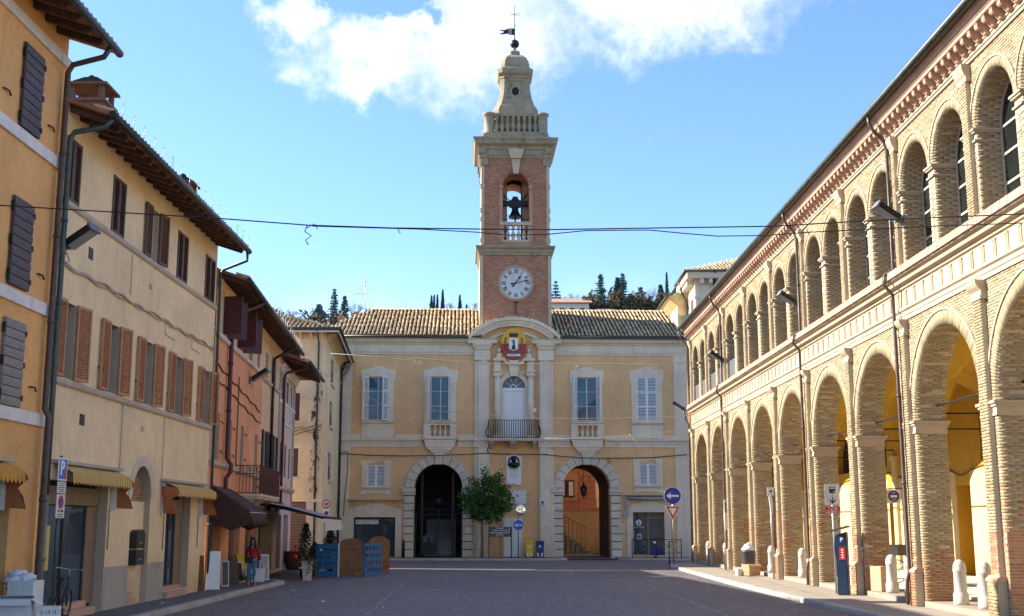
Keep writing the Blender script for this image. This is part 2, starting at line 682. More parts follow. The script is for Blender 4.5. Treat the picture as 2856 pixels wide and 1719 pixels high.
M_['pink'] = stucco('pink_render', (0.72, 0.53, 0.45), (0.36, 0.30, 0.25), 0.35, damp=0.5)
M_['pale'] = stucco('pale_yellow_render', (0.78, 0.61, 0.36), (0.34, 0.29, 0.20), 0.45, damp=0.5)
M_['hall'] = stucco('tan_render', (0.74, 0.45, 0.215), (0.46, 0.31, 0.18), 0.35, damp=0.3, streak=0.25)
M_['trim'] = stucco('grey_beige_trim', (0.73, 0.61, 0.445), (0.40, 0.33, 0.25), 0.35, damp=0.3, streak=0.4)
M_['whiteband'] = stucco('white_band', (0.76, 0.70, 0.63), (0.25, 0.22, 0.19), 0.6, streak=0.6)
M_['greyband'] = stucco('grey_sill', (0.52, 0.43, 0.34), (0.24, 0.2, 0.16), 0.4)
M_['plinth'] = stucco('grey_plinth', (0.40, 0.36, 0.30), (0.2, 0.17, 0.14), 0.6)
M_['yellow'] = stucco('yellow_render', (0.50, 0.30, 0.035), (0.38, 0.22, 0.04), 0.25, damp=0.2, streak=0.15)
M_['yellowlow'] = stucco('pale_yellow_lower_wall', (0.62, 0.49, 0.25), (0.5, 0.36, 0.12), 0.3, damp=0.4)
M_['stone'] = stone('weathered_stone', (0.34, 0.28, 0.185), (0.075, 0.062, 0.04), 0.75, moss=0.45)
M_['stonecl'] = stone('clean_stone', (0.64, 0.55, 0.42), (0.25, 0.22, 0.17), 0.35)
M_['bollard'] = stone('bollard_stone', (0.52, 0.48, 0.41), (0.22, 0.2, 0.17), 0.5)
BUFF = [(0.0, (0.32, 0.24, 0.14)), (0.25, (0.385, 0.30, 0.175)), (0.55, (0.44, 0.355, 0.21)), (0.9, (0.37, 0.275, 0.16)), (1.0, (0.33, 0.20, 0.12))]
M_['brick'] = brick_mat('buff_brick', BUFF, None, (0.34, 0.135, 0.06))
M_['mortar'] = stone('lime_mortar', (0.50, 0.425, 0.29), (0.36, 0.29, 0.2), 0.3)
M_['terra'] = stone('terracotta_moulding', (0.52, 0.325, 0.225), (0.42, 0.25, 0.16), 0.4)
M_['buffmould'] = stone('buff_moulding', (0.52, 0.41, 0.275), (0.42, 0.32, 0.2), 0.4)
RED = [(0.0, (0.32, 0.14, 0.08)), (0.3, (0.41, 0.19, 0.11)), (0.6, (0.45, 0.225, 0.135)), (0.85, (0.37, 0.16, 0.09)), (1.0, (0.48, 0.28, 0.18))]
M_['redbrick'] = brick_mat('tower_brick', RED, None)
M_['redmortar'] = stone('tower_mortar', (0.46, 0.26, 0.165), (0.36, 0.2, 0.15), 0.5)
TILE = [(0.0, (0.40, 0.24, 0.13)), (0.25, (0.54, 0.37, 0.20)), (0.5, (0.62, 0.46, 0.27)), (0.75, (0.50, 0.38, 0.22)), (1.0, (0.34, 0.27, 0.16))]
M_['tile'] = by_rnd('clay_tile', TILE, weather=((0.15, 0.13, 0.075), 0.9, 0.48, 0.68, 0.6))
M_['tilebed'] = stone('roof_bed', (0.055, 0.038, 0.025), (0.05, 0.04, 0.03), 0.5)  # bed darkened: shade between the tiles is put into its colour
M_['wood'] = plain('dark_rafter_wood', (0.105, 0.05, 0.028), 0.8, var=0.35, bmp=0.3)
M_['soffit'] = plain('terracotta_soffit', (0.33, 0.15, 0.085), 0.9, var=0.3, scale=3)
M_['gutter'] = plain('dark_gutter_metal', (0.045, 0.047, 0.04), 0.45, 0.3, var=0.3)
M_['gutgreen'] = plain('green_grey_gutter', (0.055, 0.062, 0.05), 0.45, 0.3, var=0.3)
M_['pipe'] = plain('downpipe_brown', (0.085, 0.058, 0.047), 0.45, 0.2, var=0.25)
M_['pipegreen'] = plain('downpipe_green', (0.055, 0.085, 0.075), 0.45, 0.2, var=0.25)
M_['pipegrey'] = plain('cast_iron_grey', (0.20, 0.19, 0.18), 0.5, 0.3, var=0.25)
M_['brownshut'] = plain('brown_shutter', (0.085, 0.055, 0.055), 0.6, var=0.2, scale=9)
M_['greyshut'] = plain('grey_shutter', (0.235, 0.205, 0.175), 0.65, var=0.15, scale=9)
M_['rust'] = plain('orange_brown_shutter', (0.45, 0.215, 0.105), 0.6, var=0.15, scale=7)
M_['walnut'] = plain('walnut_shutter', (0.115, 0.055, 0.036), 0.6, var=0.25, scale=7)
M_['burg'] = plain('burgundy_shutter', (0.075, 0.018, 0.020), 0.5, var=0.2)
M_['blind'] = plain('grey_green_blind', (0.215, 0.20, 0.15), 0.7, var=0.1)
M_['blackshut'] = plain('black_shutter', (0.018, 0.016, 0.016), 0.5, var=0.3)
M_['white'] = plain('white_paint', (0.74, 0.73, 0.70), 0.55, var=0.06)
M_['offwhite'] = plain('offwhite_paint', (0.62, 0.60, 0.54), 0.6, var=0.1)
M_['glass'] = glass('window_glass')
M_['glassdark'] = glass('dark_loggia_glass', (0.008, 0.010, 0.009))
M_['glassdark'].node_tree.nodes['Principled BSDF'].inputs['Specular IOR Level'].default_value = 0.22
M_['glassblue'] = glass('upper_window_glass', (0.025, 0.06, 0.10))  # blue tint puts the reflected sky into the pane colour
M_['dark'] = plain('dark_interior', (0.012, 0.011, 0.010), 0.9, var=0.3)
M_['darkgreen'] = plain('dark_green_shop_frame', (0.012, 0.022, 0.017), 0.5, var=0.3)
M_['iron'] = plain('wrought_iron', (0.02, 0.02, 0.021), 0.5, 0.4, var=0.3)
M_['rustiron'] = plain('rusty_iron', (0.12, 0.045, 0.025), 0.7, 0.2, var=0.3)
M_['galv'] = plain('galvanised_steel', (0.42, 0.43, 0.43), 0.4, 0.7, var=0.15)
M_['cable'] = plain('black_cable', (0.02, 0.02, 0.022), 0.5, var=0.2)
M_['cablelit'] = plain('lit_pale_cable', (0.42, 0.37, 0.29), 0.6, var=0.2)  # sunlight on the wires is put into their pale colour
M_['blue'] = plain('sign_blue', (0.006, 0.025, 0.33), 0.35, var=0.05)
M_['blue2'] = plain('sign_light_blue', (0.015, 0.10, 0.48), 0.35, var=0.05)
M_['red'] = plain('sign_red', (0.48, 0.02, 0.02), 0.4, var=0.06)
M_['yel'] = plain('bin_yellow', (0.72, 0.50, 0.02), 0.5, var=0.08)
M_['binblue'] = plain('bin_blue', (0.012, 0.035, 0.20), 0.5, var=0.1)
M_['crateblue'] = plain('pallet_blue', (0.012, 0.13, 0.30), 0.65, var=0.25, bmp=0.2)
M_['board'] = plain('weathered_board', (0.235, 0.105, 0.048), 0.8, var=0.28, scale=4, bmp=0.3)
M_['card'] = plain('cardboard', (0.46, 0.29, 0.16), 0.85, var=0.12)
M_['bag'] = plain('plastic_bag_white', (0.68, 0.68, 0.69), 0.45, var=0.12)
M_['black'] = plain('black_plastic', (0.014, 0.014, 0.015), 0.45, var=0.2)
M_['greyplastic'] = plain('grey_panel', (0.05, 0.052, 0.06), 0.45, var=0.12)
M_['awnyel'] = plain('yellow_awning_cloth', (0.56, 0.36, 0.11), 0.85, var=0.1, scale=5)
M_['awnoch'] = plain('ochre_awning_cloth', (0.60, 0.28, 0.04), 0.85, var=0.12, scale=5)
M_['awnrust'] = plain('rust_awning_cloth', (0.36, 0.11, 0.035), 0.85, var=0.15, scale=5)
M_['awnbrown'] = plain('brown_awning_cloth', (0.052, 0.020, 0.013), 0.85, var=0.3, scale=5)
M_['awngrey'] = plain('grey_awning_cloth', (0.30, 0.31, 0.31), 0.7, var=0.1)
M_['pot'] = plain('beige_planter', (0.50, 0.44, 0.33), 0.7, var=0.15)
M_['terrapot'] = plain('dark_terracotta_pot', (0.115, 0.035, 0.022), 0.7, var=0.3)
M_['leaf'] = by_rnd('tree_leaf', [(0.0, (0.018, 0.055, 0.010)), (0.5, (0.035, 0.105, 0.018)), (1.0, (0.075, 0.17, 0.03))], 0.5, 8, 0.1)
M_['fir'] = by_rnd('fir_needles', [(0.0, (0.010, 0.022, 0.010)), (1.0, (0.030, 0.055, 0.022))], 0.7, 8, 0.1)
M_['conifer'] = by_rnd('far_conifer', [(0.0, (0.07, 0.16, 0.165)), (0.5, (0.10, 0.20, 0.19)), (1.0, (0.16, 0.25, 0.19))], 0.8, 3, 0.1)  # blue-green stands in for distance haze, on the cypresses too
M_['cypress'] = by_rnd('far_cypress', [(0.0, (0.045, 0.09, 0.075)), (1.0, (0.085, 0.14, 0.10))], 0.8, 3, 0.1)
M_['oak'] = by_rnd('brown_thicket', [(0.0, (0.085, 0.075, 0.055)), (0.6, (0.135, 0.115, 0.075)), (1.0, (0.10, 0.115, 0.06))], 0.9, 3, 0.1)
M_['bare'] = plain('bare_branches', (0.23, 0.20, 0.19), 0.9, var=0.2)
M_['bark'] = plain('trunk_bark', (0.20, 0.145, 0.095), 0.9, var=0.3, scale=14, bmp=0.5)
M_['grass'] = plain('hill_grass', (0.13, 0.11, 0.07), 0.95, var=0.4, scale=0.3)
M_['bronze'] = plain('dark_bronze', (0.022, 0.026, 0.026), 0.4, 0.7, var=0.4, scale=20)
M_['clock'] = stucco('clock_enamel', (0.60, 0.60, 0.57), (0.36, 0.38, 0.36), 0.6, streak=0.5)
M_['gold'] = plain('crest_yellow', (0.70, 0.36, 0.012), 0.5, var=0.08)
M_['crestred'] = plain('crest_red', (0.42, 0.028, 0.014), 0.5, var=0.15)
M_['orange'] = plain('orange_brick_house', (0.50, 0.205, 0.10), 0.9, var=0.15)
M_['tunnel'] = stucco('passage_shade_render', (0.12, 0.085, 0.058), (0.03, 0.024, 0.02), 0.5)  # deep passage shade is put into this dark render colour
M_['chimbrick'] = stone('shade_toned_chimney_brick', (0.17, 0.10, 0.07), (0.08, 0.05, 0.04), 0.5)  # brick darkened so its colour carries the backlit shade
M_['joint'] = stone('dark_joint', (0.16, 0.12, 0.085), (0.08, 0.06, 0.05), 0.4)
M_['meter'] = plain('meter_navy', (0.010, 0.032, 0.062), 0.4, var=0.15)
M_['reveal'] = stucco('painted_shade_reveal', (0.46, 0.35, 0.24), (0.3, 0.22, 0.15), 0.3)  # recess shade is put into this darker reveal colour
M_['courtwall'] = stucco('courtyard_render', (0.58, 0.36, 0.15), (0.4, 0.26, 0.12), 0.3)  # tan render, the courtyard walls' own colour
M_['brownroll'] = plain('brown_roller_shutter', (0.115, 0.062, 0.040), 0.6, var=0.12)
M_['shopwood'] = plain('shop_brown_metal', (0.21, 0.145, 0.09), 0.6, var=0.1)
M_['palegreen'] = plain('pale_green_shutter', (0.32, 0.40, 0.30), 0.6, var=0.08)
M_['hair'] = plain('dark_hair', (0.014, 0.010, 0.009), 0.55, var=0.3, scale=30)
M_['skin'] = plain('skin', (0.42, 0.24, 0.17), 0.55, var=0.06)
M_['coat'] = plain('red_jumper', (0.30, 0.010, 0.018), 0.85, var=0.2, scale=14)
M_['jeans'] = plain('blue_jeans', (0.085, 0.17, 0.27), 0.85, var=0.25, scale=10)
M_['shoe'] = plain('beige_boots', (0.33, 0.25, 0.19), 0.7, var=0.15)
M_['paper'] = plain('paper_white', (0.66, 0.65, 0.61), 0.7, var=0.05)
M_['yelpaper'] = plain('yellow_poster', (0.62, 0.52, 0.10), 0.7, var=0.05)
M_['mirror'], _q, _b = new_mat('traffic_mirror')
_b.inputs['Metallic'].default_value = 1.0
_b.inputs['Roughness'].default_value = 0.03
_q.put(_b.inputs['Base Color'], _q.ramp(_q.noise(pos(_q), 3, 2), [(0.3, (0.85, 0.85, 0.83)), (0.7, (0.9, 0.9, 0.9))]))
M_['carpaint'] = plain('white_car_paint', (0.66, 0.66, 0.66), 0.2, var=0.03)
M_['flag'] = plain('flag_black', (0.012, 0.012, 0.014), 0.5, var=0.2)
M_['paint'] = plain('faded_road_paint', (0.27, 0.245, 0.235), 0.8, var=0.3, scale=9)
# ================================================================ GROUND
def sheet(name, pts, z, mat, kind='structure'):
    mb = MB()
    mb.add([(x, y, z) for x, y in pts], [tuple(range(len(pts)))])
    return put(name, mb.mesh(name, [mat], fix=False), None, kind=kind)


mb = MB()
mb.quad((-900, -300, -.03), (900, -300, -.03), (900, 1500, -.03), (-900, 1500, -.03))
put('ground', mb.mesh('ground', [M_['grass']]), None, kind='structure')
sheet('square', [(-60, -60), (60, -60), (60, 130), (-60, 130)], 0.0, M_['paving'])


def raised(name, pts, z, mat, skirt=True):
    mb = MB()
    mb.prism(pts, -.05, z, 'z')
    return put(name, mb.mesh(name, [mat]), None, kind='structure')


# pavements: an asphalt walk inside an edging of single kerb stones
LK = [(-7.93, -5.0), (-7.90, 30.0), (-7.96, 39.0), (-7.9, 42.6), (-7.95, 43.5), (-8.35, 44.0), (-9.5, 44.05)]
RK = [(7.95, -5.0), (7.90, 26.0), (7.62, 34.0), (7.52, 42.5), (7.62, 55.5), (7.78, 60.5), (7.98, 62.0), (8.5, 62.9), (9.6, 63.3)]
FK = [(-10.4, 71.7), (-6.0, 71.72), (0.0, 71.95), (2.2, 72.05), (2.9, 72.35), (3.3, 73.2)]
FK2 = [(6.3, 73.4), (6.7, 72.5), (7.4, 72.2), (12.0, 72.4)]


def offset(pts, d):
    out = []
    for i, p in enumerate(pts):
        a = Vector(pts[max(i - 1, 0)])
        b = Vector(pts[min(i + 1, len(pts) - 1)])
        t = (b - a).normalized()
        out.append((p[0] + t.y * d, p[1] - t.x * d))
    return out


def resample(pts, step):
    P = [Vector(p) for p in pts]
    L = [0]
    for a, b in zip(P, P[1:]):
        L.append(L[-1] + (b - a).length)
    n = max(1, int(L[-1] / step))
    out = []
    for k in range(n + 1):
        d = L[-1] * k / n
        i = max(j for j in range(len(L)) if L[j] <= d + 1e-9)
        i = min(i, len(P) - 2)
        t = (d - L[i]) / max(L[i + 1] - L[i], 1e-9)
        out.append(P[i].lerp(P[i + 1], t))
    return out


def pavement(name, kerb, inner, side, z=.12, w=.22, step=1.1, mat='asphalt'):
    base = raised(name, offset(kerb, side * w) + inner, z - .004, M_[mat])
    pts = resample(kerb, step)
    for a, b in zip(pts, pts[1:]):
        t = (b - a)
        L = t.length
        mb = MB()
        g, h = .012, z + random.uniform(-.004, .004)
        y0, y1 = (0, w) if side < 0 else (-w, 0)
        k0 = .03
        face = y0 if side < 0 else y1
        # local x along the kerb, y across; rounded arris on the road side
        sgn = 1 if side < 0 else -1
        prof = [(face, -.05), (face + sgn * .01, h - k0), (face + sgn * k0, h), (face + sgn * w, h), (face + sgn * w, -.05)]
        mb.prism(prof, g, L - g, 'x')
        put('kerb_stone', mb.mesh('kerb_stone', [M_['kerb']]), base, (a.x, a.y, 0), (0, 0, math.atan2(t.y, t.x)))
    return base


pavement('left_pavement', LK, [(-9.4, 44.05), (-9.6, 30), (-9.6, -5)], -1)
pavement('right_pavement', RK[::-1], [(9.96, -5), (9.8, 30), (9.62, 63.3)], -1, mat='walk')
pavement('hall_pavement', FK, [(3.3, 74.95), (-10.9, 74.55)], -1)
pavement('hall_pavement', FK2, [(12.0, 75.4), (6.3, 75.1)], -1)
sheet('side_pavement', [(-13.5, 44.05), (-9.4, 44.05), (-9.75, 58.5), (-13.5, 58.5)], .006, M_['asphalt'])
sheet('passage_floor', [(3.2, 73.2), (6.3, 73.3), (5.6, 87.2), (2.6, 87.0)], .05, M_['asphalt'])
sheet('courtyard', [(0, 86.9), (16, 86.9), (16, 112), (0, 112)], .06, M_['asphalt'])
# worn parking lines
for i, (a, b) in enumerate((((-3.9, 44.5), (-3.2, 25.0)), ((4.6, 46), (4.9, 24.0)), ((5.2, 58), (5.9, 50)))):
    p, q_ = Vector(a), Vector(b)
    n_ = Vector((-(q_ - p).y, (q_ - p).x)).normalized() * .05
    for k in range(14):
        u, v = p.lerp(q_, k / 14 + random.uniform(0, .02)), p.lerp(q_, (k + random.uniform(.45, .95)) / 14)
        mb = MB()
        mb.add([(*(u + n_), .004), (*(u - n_), .004), (*(v - n_), .004), (*(v + n_), .004)], [(0, 1, 2, 3)])
        put('parking_line', mb.mesh('parking_line', [M_['paint']], fix=False), None, kind='structure')
# ---------------------------------------------------------------- bricks and tiles as real pieces
class Bricks:
    """gathers bricks (centre, along, up, out, half length, half height) and links them fast"""
    def __init__(s):
        s.C, s.U, s.V, s.N, s.hu, s.hv, s.t = [], [], [], [], [], [], []

    def patch(s, o, u, v, n, w, h, L=0.25, H=0.064, joint=0.012, keep=None, proud=0.006):
        """a flat field of running bond from corner o, w along u and h along v"""
        o, u, v, n = (np.array(a, float) for a in (o, u, v, n))
        rows = int(h / H)
        H = h / rows
        for r in range(rows):
            off = (0.5 * L if r % 2 else 0.0)
            a = np.arange(-off, w, L)
            x0 = np.maximum(a, 0)
            x1 = np.minimum(a + L, w)
            if len(x0) > 1 and x1[-1] - x0[-1] < .07:
                x1[-2] = w
                x0, x1 = x0[:-1], x1[:-1]
            if len(x0) > 1 and x1[0] - x0[0] < .07:
                x0[1] = 0
                x0, x1 = x0[1:], x1[1:]
            xc, hv = (x0 + x1) / 2, H / 2
            vc = np.full_like(xc, (r + 0.5) * H)
            if keep is not None:
                k = keep(xc, vc)
                x0, x1, xc, vc = x0[k], x1[k], xc[k], vc[k]
            if not len(xc):
                continue
            s._add(o + np.outer(xc, u) + np.outer(vc, v), u, v, n, (x1 - x0) / 2 - joint / 2, np.full_like(xc, hv - joint / 2), proud)

    def _add(s, C, u, v, n, hu, hv, proud):
        k = len(C)
        s.C.append(C)
        s.U.append(np.broadcast_to(u, (k, 3)))
        s.V.append(np.broadcast_to(v, (k, 3)))
        s.N.append(np.broadcast_to(n, (k, 3)))
        s.hu.append(hu)
        s.hv.append(hv)
        s.t.append(proud + rng.normal(0, 0.0025, k))

    def arch_face(s, cx, cz, r0, r1, y, H=0.07, proud=0.012, a0=0, a1=180):
        n = int((r0 + r1) / 2 * R_(a1 - a0) / H)
        a = R_(a0) + (np.arange(n) + 0.5) / n * R_(a1 - a0)
        rm = (r0 + r1) / 2
        C = np.stack([cx + rm * np.cos(a), np.full(n, y), cz + rm * np.sin(a)], 1)
        U = np.stack([np.cos(a), 0 * a, np.sin(a)], 1)
        V = np.stack([-np.sin(a), 0 * a, np.cos(a)], 1)
        s._add(C, U, V, np.array([0, -1, 0]), np.full(n, (r1 - r0) / 2 - 0.004), np.full(n, H / 2 - 0.006), proud)

    def arch_soffit(s, cx, cz, r, y0, y1, L=0.25, H=0.064, proud=0.006):
        n = int(math.pi * r / H)
        for i in range(n):
            a = (i + 0.5) / n * math.pi
            off = (0.5 * L if i % 2 else 0)
            b = np.arange(y0 - off, y1, L)
            x0, x1 = np.maximum(b, y0), np.minimum(b + L, y1)
            ok = x1 - x0 > 0.05
            x0, x1 = x0[ok], x1[ok]
            k = len(x0)
            C = np.stack([np.full(k, cx + r * math.cos(a)), (x0 + x1) / 2, np.full(k, cz + r * math.sin(a))], 1)
            s._add(C, np.array([0, 1, 0]), np.array([-math.sin(a), 0, math.cos(a)]), np.array([-math.cos(a), 0, -math.sin(a)]), (x1 - x0) / 2 - 0.006, np.full(k, H / 2 - 0.006), proud)

    def arrays(s):
        return tuple(np.concatenate(a) for a in (s.C, s.U, s.V, s.N, s.hu, s.hv, s.t))

    def build(s, parent, mat, own=0, own_near=None):
        C, U, V, N, hu, hv, t = s.arrays()
        idx = np.arange(len(C))
        if own:
            order = np.argsort(own_near(C))
            mine = order[:own]
            for i in mine:
                me = bpy.data.meshes.get('brick_%d' % (i % 10)) if False else None
                key = (round(float(hu[i]), 2), round(float(hv[i]), 3))
                me = s.cache.get(key)
                if me is None:
                    mb = MB()
                    mb.box(-1, 1, -1, 1, -1, 1)
                    mb.v = [(a * hu[i], b * 0.03, c * hv[i]) for a, b, c in mb.v]
                    me = mb.mesh('brick', [mat])
                    s.cache[key] = me
                M = Matrix((U[i], -N[i], V[i])).transposed()
                put('brick', me, parent, Vector(C[i] + N[i] * (t[i] - 0.03)), M.to_euler())
            idx = order[own:]
        C, U, V, N, hu, hv, t = (a[idx] for a in (C, U, V, N, hu, hv, t))
        k = len(C)
        P = []
        for su, sv, out in ((-1, -1, 0), (1, -1, 0), (1, 1, 0), (-1, 1, 0), (-1, -1, 1), (1, -1, 1), (1, 1, 1), (-1, 1, 1)):
            P.append(C + U * (su * hu)[:, None] + V * (sv * hv)[:, None] + N * (t if out else np.full(k, -0.02))[:, None])
        co = np.stack(P, 1).reshape(-1, 3)
        quads = np.array([(4, 5, 6, 7), (0, 1, 5, 4), (1, 2, 6, 5), (2, 3, 7, 6), (3, 0, 4, 7)])
        F = (np.arange(k)[:, None, None] * 8 + quads[None]).reshape(-1, 4)
        me = bpy.data.meshes.new('brickwork')
        me.vertices.add(len(co))
        me.vertices.foreach_set('co', co.astype(np.float32).ravel())
        me.loops.add(F.size)
        me.loops.foreach_set('vertex_index', F.astype(np.int32).ravel())
        me.polygons.add(len(F))
        me.polygons.foreach_set('loop_start', np.arange(0, F.size, 4, dtype=np.int32))
        me.polygons.foreach_set('loop_total', np.full(len(F), 4, dtype=np.int32))
        at = me.attributes.new('rnd', 'FLOAT', 'FACE')
        at.data.foreach_set('value', np.repeat(rng.random(k), 5).astype(np.float32))
        me.materials.append(mat)
        me.update(calc_edges=True)
        return put('brickwork', me, parent, kind='stuff')
    cache = {}


def make_tile(n=6, L=0.62, r0=0.105, r1=0.085, mat=None, th=0.016):
    """one clay cover tile: half pipe, wide end down-slope, real thickness at the end"""
    mb = MB()
    vs = []
    for y, r in ((0.0, r0), (L, r1)):
        for rr in (r, r - th):
            for j in range(n + 1):
                a = math.pi * j / n
                vs.append((rr * math.cos(a), y, rr * math.sin(a)))
    k = n + 1
    fs = []
    for j in range(n):
        fs.append((j, j + 1, 2 * k + j + 1, 2 * k + j))
        fs.append((k + j, k + j + 1, j + 1, j))
    mb.add(vs, fs, 0, True)
    return mb.mesh('roof_tile', [mat or M_['tile']])


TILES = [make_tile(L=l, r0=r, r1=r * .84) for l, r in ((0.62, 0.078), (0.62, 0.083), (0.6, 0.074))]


def tile_roof(parent, x0, x1, ye, ze, yr, zr, pitch=0.25, rows=12, own=300, x_at=None, first='front', bed=True):
    """clay tiles on the slope from eave (ye, ze) to ridge (yr, zr); x_at(t) gives the limits at slope share t"""
    L = math.hypot(yr - ye, zr - ze)
    sl = math.atan2(zr - ze, yr - ye)
    nx = int(round((x1 - x0) / pitch))
    P = []
    for r in range(rows):
        t = r / rows
        for i in range(nx):
            x = x0 + (i + 0.5) * pitch
            if x_at:
                a, b = x_at(t)
                if not a <= x <= b:
                    continue
            jx, jz = random.gauss(0, 0.008), random.gauss(0, 0.006)
            P.append(((x + jx, ye + (yr - ye) * t, ze + (zr - ze) * t + 0.05 + jz + 0.012 * (r % 2)), (sl - 0.03 + random.gauss(0, 0.012), random.gauss(0, 0.03), random.gauss(0, 0.018)), (1, L / rows / 0.55, 1)))
    pieces('roof_tile', TILES, parent, P, own)
    if bed:
        mb = MB()
        a0, b0 = x_at(0) if x_at else (x0, x1)
        a1, b1 = x_at(1) if x_at else (x0, x1)
        mb.add([(a0, ye, ze), (b0, ye, ze), (b1, yr, zr), (a1, yr, zr), (a0, ye, ze - 0.08), (b0, ye, ze - 0.08), (b1, yr, zr - 0.08), (a1, yr, zr - 0.08)],
               [(0, 1, 2, 3), (7, 6, 5, 4), (0, 4, 5, 1), (1, 5, 6, 2), (2, 6, 7, 3), (3, 7, 4, 0)])
        mb.build('roof_bed', [M_['tilebed']], parent)


def baluster_prof(h, r=0.075):
    return [(r * .9, 0), (r * .9, h * .06), (r * .55, h * .09), (r * .8, h * .16), (r * 1.15, h * .3), (r * .95, h * .42), (r * .5, h * .6), (r * .42, h * .72), (r * .7, h * .76), (r * .55, h * .82), (r * .9, h * .92), (r * .9, h)]


def louvre_leaf(parent, x0, x1, z0, z1, y, mat, n, hinge=None, ang=0.0, own=0, th=0.045, rails=2, st=0.07, tilt=0.75, name='shutter'):
    """one louvred leaf; when hinge ('l'/'r') is given it swings out by ang about that edge"""
    w = x1 - x0
    mb = MB()
    mb.box(0, st, 0, th, 0, z1 - z0)
    mb.box(w - st, w, 0, th, 0, z1 - z0)
    zz = [0, z1 - z0 - st] + [(z1 - z0 - st) * k / rails for k in range(1, rails)]
    for k in zz:
        mb.box(st, w - st, 0.003, th - 0.003, k, k + st)
    hx = 0 if hinge in (None, 'l') else w
    me_v = [(p[0] - hx, p[1], p[2]) for p in mb.v]
    mb.v = me_v
    leaf = mb.build(name, [mat], parent)
    leaf.location = (x0 + hx, y, z0)
    leaf.rotation_euler = (0, 0, (-ang if hinge == 'l' else ang))
    sl = MB()
    P = []
    H = (z1 - z0 - st) / rails
    k = max(2, n // rails)
    ch = min(.05, (H - st) / k * .46)
    sl.box(-(w - 2 * st) / 2, (w - 2 * st) / 2, -ch, ch, -0.005, 0.005)
    for r in range(rails):
        for i in range(k):
            z = r * H + st + (i + 0.5) * (H - st) / k
            P.append(((w / 2 - hx, th / 2, z), (tilt, 0, 0), None))
    if own:
        me = sl.mesh('slat', [mat])
        pieces('slat', me, leaf, P, own)
    else:
        m2 = MB()
        for l, r, _ in P:
            M = Matrix.LocRotScale(Vector(l), Euler(r), Vector((1, 1, 1)))
            m2.add([M @ Vector(p) for p in sl.v], sl.f)
        m2.build('slats', [mat], leaf, kind='stuff')
    return leaf


def window_glazed(parent, x0, x1, z0, z1, y, fmat, gmat, rows=3, cols=2, fw=0.06, arch=0.0, name='window'):
    """frame with mullion and glazing bars, panes as sub-parts"""
    mb = MB()
    t = 0.06
    mb.box(x0, x0 + fw, y, y + t, z0, z1)
    mb.box(x1 - fw, x1, y, y + t, z0, z1)
    mb.box(x0 + fw, x1 - fw, y + .002, y + t - .002, z0, z0 + fw)
    mb.box(x0 + fw, x1 - fw, y + .002, y + t - .002, z1 - fw, z1)
    for c in range(1, cols):
        xc = x0 + (x1 - x0) * c / cols
        mb.box(xc - fw * .6, xc + fw * .6, y - .004, y + t - .004, z0 + fw, z1 - fw)
    for r in range(1, rows):
        zc = z0 + (z1 - z0) * r / rows
        mb.box(x0 + fw, x1 - fw, y + .004, y + t - .01, zc - .018, zc + .018)
    fr = mb.build(name, [fmat], parent)
    for c in range(cols):
        for r in range(rows):
            a, b = x0 + (x1 - x0) * c / cols, x0 + (x1 - x0) * (c + 1) / cols
            e, f = z0 + (z1 - z0) * r / rows, z0 + (z1 - z0) * (r + 1) / rows
            p = MB()
            tl = random.uniform(-.006, .006)
            p.add([(a, y + .035, e), (b, y + .035 + tl, e), (b, y + .035 + tl, f), (a, y + .035, f)], [(0, 1, 2, 3)])
            p.build('pane', [gmat], fr)
    return fr


def downpipe(parent, pts, r, mat, name='downpipe'):
    mb = MB()
    mb.tube(pts, r, 8)
    # collars
    for i in range(len(pts) - 1):
        a, b = Vector(pts[i]), Vector(pts[i + 1])
        d = b - a
        if abs(d.z) > 2.0:
            k = int(abs(d.z) / 2.2)
            for j in range(1, k + 1):
                c = a + d * (j / (k + 1))
                u = d.normalized() * 0.035
                mb.tube([c - u, c + u], r * 1.25, 8)
    return mb.build(name, [mat], parent)


# ================================================================ TOWN HALL
HALL_RZ = R_(2.3)
hall = thing('town_hall', 'tan and grey town hall with two rusticated arches and a curved pediment', 'building', (0, 75, 0), HALL_RZ)
H_W = [(-8.96, -7.70, 8.43, 11.15), (-5.08, -3.82, 8.43, 11.17), (4.06, 5.32, 8.44, 11.17), (7.83, 9.09, 8.42, 11.20)]
ops = [dict(x0=a, x1=b, z0=c, z1=d, depth=.22) for a, b, c, d in H_W]
ops += [dict(x0=-.60, x1=.82, z0=7.26, z1=10.5, arch=True, depth=.3)]
ops += [dict(x0=-8.91, x1=-7.81, z0=4.35, z1=5.69, depth=.15), dict(x0=7.90, x1=9.0, z0=4.46, z1=5.81, depth=.15)]
ops += [dict(x0=-6.0, x1=-3.05, z0=0.0, z1=4.3, arch=True, depth=.9), dict(x0=3.15, x1=6.08, z0=0.0, z1=4.3, arch=True, depth=.9)]
ops += [dict(x0=-9.66, x1=-7.13, z0=.14, z1=2.52, depth=.35), dict(x0=7.44, x1=9.40, z0=.22, z1=2.83, depth=.35)]
mb = MB()
wall(mb, -10.85, 11.0, 0, 13.3, ops)
mb.quad((-10.85, 0, 0), (-10.85, 12, 0), (-10.85, 12, 13.3), (-10.85, 0, 13.3))
mb.quad((11.0, 0, 0), (11.0, 6.4, 0), (11.0, 6.4, 13.3), (11.0, 0, 13.3))
wall(mb, 2.8, 11.0, 0, 16.3, [dict(x0=3.15, x1=6.08, z0=0.0, z1=4.3, arch=True, depth=.01)], y=6.4)
mb.quad((2.8, 6.4, 0), (2.8, 12, 0), (2.8, 12, 13.3), (2.8, 6.4, 13.3))
mb.quad((2.8, 12, 0), (-10.85, 12, 0), (-10.85, 12, 13.3), (2.8, 12, 13.3))
